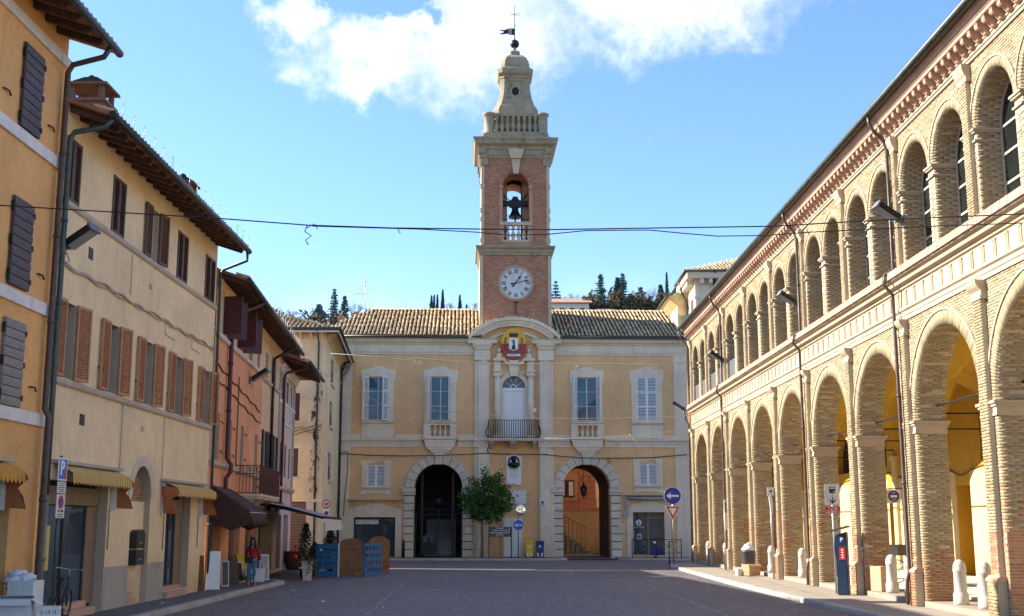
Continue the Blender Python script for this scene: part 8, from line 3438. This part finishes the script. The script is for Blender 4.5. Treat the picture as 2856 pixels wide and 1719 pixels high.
# ---- bicycles
def bicycle(label, loc, rz, lean, mat, basket=False):
    b = thing('bicycle', label, 'bicycle', loc, rz)
    b.rotation_euler = (lean, 0, rz)
    for x in (-.53, .53):
        mb = MB()
        mb.tube([(x + .33 * math.cos(R_(a)), 0, .34 + .33 * math.sin(R_(a))) for a in range(0, 361, 15)], .018, 5, cap=False)
        w = mb.build('wheel', [M_['black']], b, split=False)
        mb = MB()
        for k in range(10):
            a = math.pi * 2 * k / 10
            mb.tube([(x, .02 * (-1) ** k, .34), (x + .32 * math.cos(a), 0, .34 + .32 * math.sin(a))], .003, 3, cap=False)
        mb.build('spokes', [M_['galv']], w, split=False)
    mb = MB()
    for p, q_ in (((-.53, 0, .34), (-.05, 0, .32)), ((-.05, 0, .32), (-.2, 0, .82)), ((-.53, 0, .34), (-.18, 0, .76)), ((-.05, 0, .32), (.36, 0, .74)), ((-.17, 0, .72), (.35, 0, .80)), ((.34, 0, .92), (.42, 0, .62)), ((.42, 0, .62), (.53, 0, .34))):
        mb.tube([p, q_], .016, 6)
    mb.build('frame', [M_[mat]], b, split=False)
    mb = MB()
    mb.tube([(.34, 0, .9), (.33, 0, 1.04)], .012, 6)
    mb.tube([(.2, -.28, 1.06), (.34, -.2, 1.06), (.36, 0, 1.04), (.34, .2, 1.06), (.2, .28, 1.06)], .013, 6)
    mb.build('handlebar', [M_['galv']], b, split=False)
    mb = MB()
    mb.prism([(-.34, .88), (-.3, .93), (-.08, .90), (-.06, .87), (-.2, .85)], -.07, .07)
    mb.tube([(-.2, 0, .8), (-.21, 0, .87)], .014, 6)
    mb.build('saddle', [M_['black']], b, split=False)
    mb = MB()
    mb.tube([(-.05, -.12, .32), (-.05, .12, .32)], .012, 5)
    mb.tube([(-.05, -.08, .32), (.05, -.08, .2)], .012, 5)
    mb.tube([(-.05, .08, .32), (-.15, .08, .44)], .012, 5)
    mb.box(.0, .1, -.16, -.06, .19, .21)
    mb.box(-.2, -.1, .06, .16, .43, .45)
    mb.build('pedal_crank', [M_['iron']], b, split=False)
    if basket:
        mb = MB()
        mb.box(-.66, -.30, -.2, .2, .8, 1.08)
        mb.box(-.68, -.28, -.22, .22, 1.08, 1.12)
        mb.build('saddle_bag', [M_['black']], b, split=False)
    return b


bicycle('dark bicycle leaning in the shop doorway behind the parking sign', (-8.72, 23.75, .12), R_(96), R_(6), 'iron')
bicycle('parked bicycle with black box behind the bollards in the arcade', (12.0, 36.9, .33), R_(20), 0, 'galv', True)

# ---- twin black letter boxes in the niche
t_ = thing('letter_box', 'two black letter boxes, one above the other, in the arched niche', 'letter box', L_LOC, L_RZ)
for z, tp in ((1.45, 1), (1.05, 0)):
    mb = MB()
    sh = [(30.12, z), (30.78, z), (30.78, z + .36)]
    sh += [(30.45 + .33 * math.cos(R_(a)), z + .30 + .1 * math.sin(R_(a)) + .06) for a in range(20, 161, 20)] if tp else []
    sh += [(30.12, z + .36)]
    mb.prism(sh, -.03, .148)
    mb.box(30.36, 30.54, -.042, -.028, z + .12, z + .15, 1)
    mb.build('box', [M_['black'], M_['galv']], t_, split=False)

# ---- goods leaning on the left wall


def leaner(name, label, x, y, z, w, h, rz, tilt, mat, th=.03, cat='panel', inset=None):
    mb = MB()
    mb.box(-w / 2, w / 2, -th, 0, 0, h)
    mats = [M_[mat]]
    if inset:
        mb.box(-w / 2 + .03, w / 2 - .03, -th - .006, -th + .001, .04, h - .04, 1)
        mats.append(M_[inset])
    o = put(name, mb.mesh(name, mats), None, (x, y, z), (-tilt, 0, rz))
    tag(o, label, cat)
    return o


leaner('display_board', 'tall white display board standing right of the short yellow awning', -8.95, 36.9, .12, .40, 1.12, R_(18), R_(5), 'white', .16)
leaner('display_board', 'narrow cream board with dark print leaning on the salmon house', -9.02, 38.8, .12, .24, .80, R_(25), R_(10), 'offwhite', .04, inset='greyplastic')
leaner('display_board', 'rusty dark board between the drainpipe and the tall white board', -9.15, 36.2, .12, .26, 1.02, R_(50), R_(4), 'rustiron')
leaner('display_board', 'black framed picture leaning left of the yellow bin', -9.22, 40.9, .12, .36, .78, R_(40), R_(12), 'black', .03)
leaner('display_board', 'thin pale picture frame leaning against the yellow bin', -9.12, 41.5, .12, .24, .70, R_(48), R_(14), 'offwhite', .03, inset='awnbrown')
leaner('display_board', 'lilac and white boards stacked behind the woman\'s shopping bag', -8.72, 43.3, .12, .34, .88, R_(30), R_(8), 'bag', .10, inset='awngrey')
leaner('display_board', 'tall brown wooden plank leaning in the dark shop entrance', -9.35, 44.6, .12, .22, 1.9, R_(40), R_(6), 'board', .04)
t_ = thing('yellow_bin', 'open yellow plastic bin against the salmon house behind the woman', 'bin', (-9.28, 42.6, .12), R_(20))
mb = MB()
mb.prism([(-.20, 0), (.20, 0), (.27, .86), (-.27, .86)], -.2, .2)
mb.box(-.30, .30, -.24, .24, .86, .92)
mb.build('tub', [M_['yel']], t_, split=False)
t_ = thing('plastic_bag', 'translucent white plastic bag with greenery left of the woman', 'bag', (-8.78, 41.3, .12))
mb = MB()
mb.sphere((0, 0, .26), .24, 12, 8, 0, (1, .7, 1.05))
mb.sphere((-.02, 0, .52), .08, 8, 6, 0, (1, .7, 1.2))
mb.v = [(x + .02 * math.sin(z * 27), y, z + .015 * math.sin(x * 33)) for x, y, z in mb.v]
mb.build('bag', [M_['bag']], t_, split=False)
leaf_cloud([(random.gauss(0, .12), random.gauss(0, .08) - .12, .16 + random.gauss(0, .06)) for _ in range(60)], .05, 'leaves', M_['leaf'], t_)

# ---- floodlights


def floodlight(label, loc, rz):
    f = thing('floodlight', label, 'floodlight', loc, rz, None)
    M = Matrix.Translation((0, -.36, .06)) @ Matrix.Rotation(R_(-33), 4, 'X')
    mb = MB()
    mb.prism([(-.16, .0), (.16, .0), (.13, .14), (-.13, .14)], -.34, .26, 'y', 0, M)
    mb.build('housing', [M_['black']], f, split=False)
    mb = MB()
    mb.box(-.14, .14, -.31, .22, -.016, .0, 0, M)
    mb.build('lamp_glass', [M_['awngrey']], f, split=False)
    mb = MB()
    mb.box(-.17, .17, -.35, -.31, -.03, .15, 0, M)
    mb.box(-.05, .05, -.2, -.0, -.10, -.02)
    mb.box(-.09, .09, -.03, .02, -.18, .06)
    mb.tube([(.05, -.05, -.15), (.1, -.1, -.3), (.02, -.05, -.36)], .01, 5)
    mb.build('bracket', [M_['pipegrey']], f, split=False)
    return f


Lw = lambda s, off, z: tuple(Matrix.Translation(L_LOC) @ Matrix.Rotation(L_RZ, 4, 'Z') @ Vector((s, -off, z)))
R2w = lambda s, off, z: tuple(Matrix.Translation(R2_LOC) @ Matrix.Rotation(R2_RZ, 4, 'Z') @ Vector((s, -off, z)))
Rw = lambda s, off, z: tuple(Matrix.Translation((9.95, 0, 0)) @ Matrix.Rotation(AR_RZ, 4, 'Z') @ Vector((-s, -off, z)))
Hw = lambda x, off, z: tuple(Matrix.Translation((0, 75, 0)) @ Matrix.Rotation(HALL_RZ, 4, 'Z') @ Vector((x, -off, z)))
for lb, p, rz in (('black floodlight on the cream house wall beside the drainpipes', Lw(24.25, .02, 7.72), L_RZ - .15), ('black floodlight high on the salmon house wall', R2w(7.4, .02, 7.35), R2_RZ - .1),
                  ('floodlight at the top left corner of the hall beside the pale house', Hw(-10.5, .05, 11.35), HALL_RZ + .4), ('nearest floodlight on the arcade upper storey, left of the second pipe', Rw(29.15, .05, 9.55), AR_RZ + .1),
                  ('middle floodlight on the arcade upper storey', Rw(39.95, .05, 9.4), AR_RZ + .1), ('farthest floodlight on the arcade upper storey', Rw(54.0, .05, 9.4), AR_RZ + .1),
                  ('small floodlight on the far corner of the arcade belt course', Rw(64.4, .3, 8.2), AR_RZ - .4)):
    f = floodlight(lb, p, rz)
    f['group'] = 'floodlights on the facades'
    f.scale = (1.1, 1.1, 1.1)

# ---- arcade lantern and hanging round sign
t_ = thing('wall_lantern', 'iron wall lantern on the inner side of the second pier', 'lantern', Rw(30.35, -.95, 4.25), 0)
mb = MB()
mb.tube([(.0, 0, .0), (.0, 0, -.16), (-.14, 0, -.2)], .015, 5)
mb.lathe([(.02, .62), (.08, .52), (.2, .42), (.21, .38)], n=6)
mb.lathe([(.1, .0), (.06, -.05), (.02, -.1)], n=6)
for k in range(6):
    a = math.pi / 3 * k
    mb.tube([(.1 * math.cos(a), .1 * math.sin(a), 0), (.19 * math.cos(a), .19 * math.sin(a), .39)], .01, 4)
mb.build('lantern_frame', [M_['iron']], t_, split=False)
mb = MB()
mb.lathe([(.085, .01), (.17, .38)], n=6, cap=False)
mb.build('pane', [M_['offwhite']], t_)
t_ = thing('hanging_sign', 'square sign with dark blue ring hanging inside the arcade', 'sign', (11.3, 36.1, 2.66), R_(-4))
mb = MB()
mb.box(-.2, .2, -.02, .02, 0, .40)
disc(mb, (0, .2), .165, -.026, -.018, 1)
mb.box(-.10, .10, -.030, -.024, .165, .235, 2)
text_mb('BAR', .06, mb, upright(0, -.028, .30), .002, 2)
text_mb('CAFFE', .055, mb, upright(0, -.028, .10), .002, 2)
mb.build('plate', [M_['offwhite'], M_['binblue'], M_['paper']], t_, split=False)
mb = MB()
mb.tube([(-.18, 0, .43), (.9, 0, .43)], .015, 5)
mb.build('bracket', [M_['iron']], t_)

# ---- cafe enclosure of blue pallets


def pallet(label, loc, rz, w, h, slots=False):
    p = thing('pallet_screen', label, 'pallet', loc, rz, 'blue pallet screens round the cafe')
    if not slots:
        z = .03
        for k in range(5):
            mb = MB()
            hh = .19
            mb.box(-w / 2, w / 2, -.03, .0, z, z + hh)
            mb.build('slat', [M_['crateblue']], p)
            z += (h - .05 - hh) / 4
        for x in (-w / 2 + .06, 0, w / 2 - .06):
            mb = MB()
            mb.box(x - .05, x + .05, .001, .10, 0, h)
            mb.build('batten', [M_['crateblue']], p)
        mb = MB()
        mb.box(w / 2, w / 2 + .05, -.04, .06, 0, h + .02)
        mb.build('edge_post', [M_['paper']], p)
    else:
        n = 5
        for k in range(5):
            mb = MB()
            z = k * (h - .14) / 4
            mb.box(-w / 2, w / 2, -.03, .0, z, z + .14)
            mb.build('slat', [M_['crateblue']], p)
        for k in range(n + 1):
            x = -w / 2 + .05 + (w - .1) * k / n
            mb = MB()
            mb.box(x - .05, x + .05, .001, .04, 0, h)
            mb.build('batten', [M_['crateblue']], p)
    return p


def gate_board(label, loc, rz, w, h):
    p = thing('wooden_screen', label, 'wooden screen', loc, rz, 'arched plank screens round the cafe')
    n = 7
    for k in range(n):
        a, b = -w / 2 + w * k / n, -w / 2 + w * (k + 1) / n
        f = lambda x: h - .30 + .30 * math.sqrt(max(0, 1 - (abs(x) / (w / 2 + .02)) ** 2.2))
        mb = MB()
        mb.prism([(a + .003, 0), (b - .003, 0), (b - .003, f(b - .003)), (a + .003, f(a + .003))], -.02 + random.uniform(-.004, .004), .02)
        mb.build('plank', [M_['board']], p)
    for z in (.28, h - .42):
        mb = MB()
        mb.box(-w / 2 - .01, w / 2 + .01, -.055, -.026, z, z + .09)
        mb.build('ledger', [M_['board']], p)
    return p


pallet('blue slatted pallet screen facing the square beside the beige planter', (-7.42, 49.25, 0), R_(-3), .92, 1.30)
gate_board('brown plank screen with arched top between the two blue pallets', (-6.47, 49.3, 0), R_(2), .98, 1.50)
pallet('blue gridded pallet screen at the right end of the cafe enclosure', (-5.72, 50.6, 0), R_(68), 1.5, 1.30, True)
gate_board('second arched plank screen behind the gridded blue pallet', (-5.75, 53.2, 0), R_(30), .98, 1.55)


def fir(label, loc, h, r, pot=True):
    t_ = thing('small_fir', label, 'tree', loc)
    mb = MB()
    mb.tube([(0, 0, .2), (0, 0, h)], [.035, .006], 6)
    mb.build('trunk', [M_['bark']], t_)
    if pot:
        mb = MB()
        mb.lathe([(.16, 0), (.22, .34), (.24, .34), (.24, .38)], n=14)
        mb.build('pot', [M_['terrapot']], t_)
    pts = []
    mb = MB()
    for k in range(17):
        z = .42 + (h - .46) * k / 17
        rr = r * (1 - k / 17) ** .85 + .05
        for b in range(6):
            a = b * 1.047 + k * .6
            tip = (rr * math.cos(a), rr * math.sin(a), z - .08 + .12 * rr)
            mb.tube([(0, 0, z + .05), tip], [.01, .004], 3, cap=False)
            for _ in range(14):
                u = random.random() ** .7
                pts.append((tip[0] * u + random.gauss(0, .02), tip[1] * u + random.gauss(0, .02), z + .05 + (tip[2] - z - .05) * u + random.gauss(0, .018)))
    mb.build('boughs', [M_['bark']], t_, split=False)
    leaf_cloud(pts, .045, 'crown', M_['fir'], t_, .4)
    return t_


fir('tall small fir tree in a pot behind the beige planter', (-8.02, 47.7, 0), 2.2, .52)
fir('shorter fir tree inside the blue pallet enclosure', (-7.75, 52.3, 0), 1.95, .60)
fir('low dark fir between the other two behind the left blue pallet', (-8.1, 50.4, 0), 1.35, .5)
t_ = thing('planter', 'tall beige square planter with trailing yellow green plant beside the kerb end', 'planter', (-7.62, 45.9, 0), R_(6))
mb = MB()
mb.prism([(-.14, 0), (.14, 0), (.21, .66), (-.21, .66)], -.18, .18)
mb.box(-.22, .22, -.2, .2, .66, .70)
mb.build('pot', [M_['pot']], t_, split=False)
pts = [(.12 + random.gauss(0, .13), random.gauss(0, .12) - .08, .72 - abs(random.gauss(0, .2)) + random.gauss(0, .05)) for _ in range(420)]
leaf_cloud(pts, .04, 'foliage', M_['oak'], t_)
t_ = thing('terracotta_pot', 'large round dark terracotta pot at the corner of the side street', 'pot', (-10.15, 57.0, 0))
mb = MB()
mb.lathe([(.26, 0), (.34, .12), (.42, .4), (.43, .6), (.40, .72), (.44, .78), (.44, .84), (.38, .84), (.36, .7)], n=22)
mb.build('pot', [M_['terrapot']], t_)
t_ = thing('red_lantern_figure', 'small red seasonal ornament hanging on the tall fir', 'ornament', (-8.32, 47.2, .72))
mb = MB()
mb.sphere((0, 0, .1), .09, 10, 8, 0, (1, 1, 1.3))
mb.sphere((0, 0, .33), .07, 10, 8)
mb.sphere((0, -.02, .5), .05, 8, 6, 0, (1, 1, 1.3))
mb.build('ornament', [M_['red']], t_, split=False)

# ---- overhead wires


def strand(pts, r, mat, name, label, extra=()):
    t_ = thing(name, label, 'cable', pts[0])
    mb = MB()
    o = Vector(pts[0])
    mb.tube([Vector(p) - o for p in pts], r, 5)
    mb.build('strand', [M_[mat]], t_, split=False)
    for e, rr in extra:
        mb = MB()
        mb.tube([Vector(p) - o for p in e], rr, 5)
        mb.build('loose_end', [M_[mat]], t_, split=False)
    return t_


W1 = [(-9.35, 20.5, 7.56), (-5.12, 20.5, 7.30), (-3.58, 20.5, 7.18), (-2.13, 20.5, 7.13), (-.6, 20.5, 7.11), (.7, 20.5, 7.10), (1.94, 20.5, 7.12), (4.56, 20.5, 7.16), (6.6, 20.5, 7.28), (9.85, 20.5, 7.42)]
strand(W1, .012, 'cable', 'overhead_cable', 'main dark cable strung across the square in front of the clock tower',
       [([(-3.58, 20.49, 7.18), (-3.62, 20.47, 7.06), (-3.5, 20.46, 6.98), (-3.6, 20.46, 6.9), (-3.55, 20.46, 6.82)], .010), ([(-3.6, 20.48, 7.12), (-3.45, 20.48, 7.2), (-3.4, 20.48, 7.1)], .008), ([(-2.0, 20.48, 7.12), (-1.95, 20.47, 7.02)], .007), ([(5.14, 20.5, 7.15), (5.2, 20.5, 7.0)], .007)])
W2 = [(-3.5, 20.53, 7.17), (-1.6, 20.53, 7.115), (-.6, 20.53, 7.06), (-.1, 20.53, 7.01), (.6, 20.53, 7.02), (1.3, 20.53, 7.09), (2.4, 20.53, 7.1), (3.0, 20.53, 7.04), (3.6, 20.53, 6.99), (4.4, 20.53, 7.0), (5.2, 20.53, 7.06), (7.2, 20.53, 7.16), (9.85, 20.53, 7.26)]
strand(W2, .010, 'cable', 'overhead_cable', 'thin second cable sagging just under the main one before the tower')
W3 = [(-9.1, 59.8, 10.5), (-6.3, 60, 10.32), (-5.4, 60, 10.18), (-4.7, 60, 10.28), (-2.0, 60, 10.05), (0, 60, 9.98), (2.0, 60, 10.02), (4.9, 60, 10.0), (6.9, 60, 9.98), (9.3, 60, 10.08)]
strand(W3, .018, 'cablelit', 'festoon_wire', 'upper festoon wire sagging before the hall windows',
       [([(-4.9, 60, 10.25 - .1 + .1 * math.cos(t)) if False else (-4.75 + .14 * math.sin(t), 60, 10.12 + .14 * math.cos(t)) for t in np.linspace(0, 6.2, 14)], .012), ([(3.4, 60, 10.0), (3.3, 60, 9.9), (3.2, 60, 9.78)], .02), ([(7.4, 60, 9.98), (7.2, 60, 9.85)], .015)])
W4 = [(-10.0, 62.2, 9.85), (-8.0, 62, 8.9), (-6.4, 62, 8.0), (-3.0, 62, 7.75), (0, 62, 7.5), (2.0, 62, 7.42), (5.5, 62, 7.45), (7.8, 62, 7.5), (9.4, 62, 7.62)]
strand(W4, .014, 'cablelit', 'festoon_wire', 'lower festoon wire crossing the hall at balcony height')
W5 = [(1.7, 63, 6.5), (3.4, 63, 6.45), (5.0, 63, 6.5), (6.2, 63, 6.6), (7.6, 63, 6.75), (9.4, 63, 7.0)]
strand(W5, .014, 'cablelit', 'festoon_wire', 'short slack wire tangled near the arcade end below the right window',
       [([(6.2, 63, 6.6), (6.1, 63, 6.72), (6.6, 63, 6.1), (6.55, 63, 6.0)], .014)])
mb = MB()
pts = [(-10.8, -.10, 6.40), (-8.8, -.08, 6.28), (-6.8, -.08, 6.24), (-4.5, -.3, 6.26), (-2.4, -.14, 6.36), (-2.0, -.3, 6.40), (0.1, -.1, 6.36), (2.0, -.3, 6.34), (3.2, -.1, 6.22), (4.6, -.3, 6.12), (6.2, -.1, 6.12), (8.6, -.08, 6.16), (10.9, -.08, 6.36)]
mb.tube(pts, .026, 5)
mb.build('wall_cable', [M_['cable']], hall)
mb = MB()
mb.tube([(-1.45, -.3, 6.4), (-1.55, -.32, 6.6), (-1.4, -.3, 6.9), (-1.5, -.28, 7.1)], .03, 5)
mb.tube([(-10.4, -.06, 6.5), (-10.1, -.06, 6.5), (-10.1, -.06, 5.2), (-10.25, -.06, 3.6), (-10.28, -.06, 2.6)], .02, 5)
mb.build('wall_cable', [M_['cable']], hall)
mb = MB()
mb.tube([(5.9, -.06, 6.1), (6.1, -.08, 5.9), (6.0, -.08, 5.8)], .02, 5)
mb.build('wall_cable', [M_['cable']], hall)
mb = MB()
mb.prism([(1.30, 8.98), (1.50, 8.98), (1.50, 9.16), (1.40, 9.22), (1.30, 9.16)], -.24, -.1)
mb.tube([(1.38, -.2, 8.98), (1.38, -.2, 8.4)], .012, 5)
mb.build('sensor_box', [M_['white']], hall, split=False)
for k in range(3):
    mb = MB()
    mb.tube([(-3.0 + .1 * i, -.12 - .02 * k, 6.5 + .13 * k + .05 * math.sin(i * .7 + k) + .012 * i) for i in range(30)], .016, 4)
    mb.build('wall_cable', [M_['cable']], pal)

# ---- the woman with shopping bags


def skinned(name, joints, edges, root=0, sub=2, mat=None, parent=None):
    """one continuous body grown round a skeleton"""
    me = bpy.data.meshes.new(name)
    me.from_pydata([j[0] for j in joints], edges, [])
    ob = bpy.data.objects.new(name, me)
    COL.objects.link(ob)
    md = ob.modifiers.new('skin', 'SKIN')
    md.use_smooth_shade = True
    sv = me.skin_vertices[0].data
    for i, j in enumerate(joints):
        r = j[1] if isinstance(j[1], tuple) else (j[1], j[1])
        sv[i].radius = r
        sv[i].use_root = i == root
    s2 = ob.modifiers.new('sub', 'SUBSURF')
    s2.levels = s2.render_levels = sub
    dg = bpy.context.evaluated_depsgraph_get()
    out = bpy.data.meshes.new_from_object(ob.evaluated_get(dg))
    bpy.data.objects.remove(ob)
    out.name = name
    out.materials.clear()
    out.materials.append(mat)
    return put(name, out, parent)


per = thing('person', 'woman in red jumper and jeans looking down, carrying bags on the left pavement', 'person', (-8.28, 39.25, .12), R_(6))
J = [((0, 0, .80), (.115, .085)), ((0, .0, .95), (.105, .08)), ((0, .005, 1.10), (.125, .085)), ((0, .01, 1.20), (.10, .075)), ((0, 0, 1.27), .045), ((0, -.02, 1.33), .05), ((0, -.035, 1.41), (.073, .085)), ((0, -.02, 1.47), (.055, .065)),
     # legs: right forward, left behind
     ((-.075, -.01, .74), .085), ((-.085, -.05, .42), .058), ((-.09, -.03, .24), .052), ((-.09, .0, .06), .034), ((-.095, -.11, .03), .03),
     ((.075, .0, .74), .085), ((.085, -.10, .43), .058), ((.085, -.04, .24), .05), ((.085, .02, .07), .034), ((.09, -.09, .03), .03),
     # arms
     ((-.15, .01, 1.18), .052), ((-.205, .02, .96), .04), ((-.20, -.05, .75), .03), ((-.195, -.07, .70), .026),
     ((.15, .01, 1.18), .052), ((.205, .03, .96), .04), ((.225, -.0, .74), .03), ((.225, -.01, .69), .026)]
E_ = [(0, 1), (1, 2), (2, 3), (3, 4), (4, 5), (5, 6), (6, 7), (0, 8), (8, 9), (9, 10), (10, 11), (11, 12), (0, 13), (13, 14), (14, 15), (15, 16), (16, 17), (3, 18), (18, 19), (19, 20), (20, 21), (3, 22), (22, 23), (23, 24), (24, 25)]
skinned('body', J, E_, 0, 2, M_['skin'], per)
# jumper, jeans, boots, hair
g = lambda p, k: (p[0], tuple(v + k for v in (p[1] if isinstance(p[1], tuple) else (p[1], p[1]))))
JJ = [g(((0, 0, .76), (.135, .10)), .014), g(J[1], .03), g(J[2], .022), g(J[3], .018), ((0, 0, 1.25), .06), g(J[18], .016), g(J[19], .022), ((-.205, -.035, .77), .048), g(J[22], .016), g(J[23], .022), ((.225, .005, .77), .048)]
skinned('jumper', JJ, [(0, 1), (1, 2), (2, 3), (3, 4), (3, 5), (5, 6), (6, 7), (3, 8), (8, 9), (9, 10)], 0, 2, M_['coat'], per)
JL = [((0, 0, .80), (.125, .095)), g(J[8], .012), g(J[9], .014), g(J[10], .010), ((-.09, -.005, .13), .045), g(J[13], .012), g(J[14], .014), g(J[15], .010), ((.085, .01, .13), .045)]
skinned('jeans', JL, [(0, 1), (1, 2), (2, 3), (3, 4), (0, 5), (5, 6), (6, 7), (7, 8)], 0, 2, M_['jeans'], per)
for a, b, c in (((-.09, .005, .16), (-.09, .01, .055), (-.097, -.12, .04)), ((.085, .02, .16), (.085, .03, .055), (.092, -.10, .04))):
    skinned('boot', [(a, .043), (b, .045), (c, .036)], [(0, 1), (1, 2)], 1, 2, M_['shoe'], per)
mb = MB()
mb.sphere((0, -.015, 1.425), .102, 14, 10, 0, (.92, 1.0, 1.12))
for s_ in (-1, 1):
    mb.sphere((s_ * .075, -.03, 1.30), .062, 10, 8, 0, (.75, 1.0, 2.5))
    mb.sphere((s_ * .06, .03, 1.25), .075, 10, 8, 0, (.9, .8, 2.1))
mb.v = [(x, y + (.062 if (y < -.06 and abs(x) < .05 and z > 1.33 and z < 1.445) else 0), z) for x, y, z in mb.v]
mb.build('hair', [M_['hair']], per, split=False)
mb = MB()
mb.sphere((0, -.105, 1.375), .013, 8, 6, 0, (.9, 1.2, 1.4))
for s_ in (-1, 1):
    mb.sphere((s_ * .028, -.098, 1.405), .010, 8, 6, 1, (1.3, .6, .7))
mb.box(-.02, .02, -.108, -.098, 1.338, 1.346, 2)
mb.build('face', [M_['skin'], M_['black'], M_['coat']], per, split=False)
for s_, p in ((-1, (-.197, -.075, .685)), (1, (.227, -.015, .675))):
    mb = MB()
    mb.sphere(p, .032, 10, 6, 0, (.55, .9, 1.2))
    for k, (dx, L) in enumerate(((-.022, .05), (-.008, .06), (.006, .058), (.02, .045))):
        mb.tube([(p[0], p[1] + dx, p[2] - .02), (p[0] - s_ * .006, p[1] + dx, p[2] - .02 - L * .6), (p[0] - s_ * .02, p[1] + dx, p[2] - .02 - L)], [.009, .0085, .006], 5)
    mb.tube([(p[0], p[1] - .025, p[2] + .01), (p[0] - s_ * .012, p[1] - .045, p[2] - .02), (p[0] - s_ * .02, p[1] - .042, p[2] - .04)], [.010, .009, .006], 5)
    mb.build('hand', [M_['skin']], per, split=False)
t_ = thing('handbag', 'black shoulder bag at the hip of the woman in red', 'bag', (-8.36, 39.1, .84))
mb = MB()
mb.prism([(-.13, 0), (.13, 0), (.12, .20), (-.12, .20)], -.05, .05)
put('bag', bevel_mesh(mb.mesh('bag', [M_['black']]), .02), t_)
mb = MB()
mb.tube([(-.12, 0, .18), (-.06, -.02, .40), (.12, -.02, .58), (.2, .06, .6)], .010, 5)
mb.build('strap', [M_['black']], t_)
t_ = thing('shopping_bag', 'white paper shopping bag with dark handles held by the woman', 'bag', (-8.03, 39.2, .25))
mb = MB()
mb.prism([(-.14, 0), (.14, 0), (.15, .42), (-.15, .42)], -.06, .06)
mb.build('bag', [M_['paper']], t_)
mb = MB()
for y in (-.055, .055):
    mb.tube([(-.07, y, .40), (-.05, y * .6, .52), (0, 0, .57), (.05, y * .6, .52), (.07, y, .40)], .008, 5)
mb.build('handle', [M_['binblue']], t_, split=False)

# ---- scattered litter
for i, (x, y) in enumerate(((-5.0, 33.0), (-3.2, 30.5), (2.5, 52), (-6.8, 38.6), (5.0, 45), (-.6, 55), (6.3, 40), (-8.5, 30.2))):
    mb = MB()
    s_ = random.uniform(.04, .09)
    mb.add([(-s_, -s_ * .6, .0), (s_, -s_ * .5, .03), (s_ * .7, s_ * .6, .01), (-s_ * .8, s_ * .5, .035)], [(0, 1, 2, 3)])
    WH = ('near the left kerb', 'left of the middle', 'far right of the middle', 'beside the left kerb end', 'right of centre', 'far out in the middle', 'near the right kerb', 'on the left pavement')
    o = put('paper_scrap', mb.mesh('paper_scrap', [M_['paper']]), None, (x, y, .006 if x > -7.9 else .126), (0, 0, random.uniform(0, 6)))
    tag(o, 'tiny white scrap of litter %s' % WH[i], 'litter', 'scraps of litter on the square')
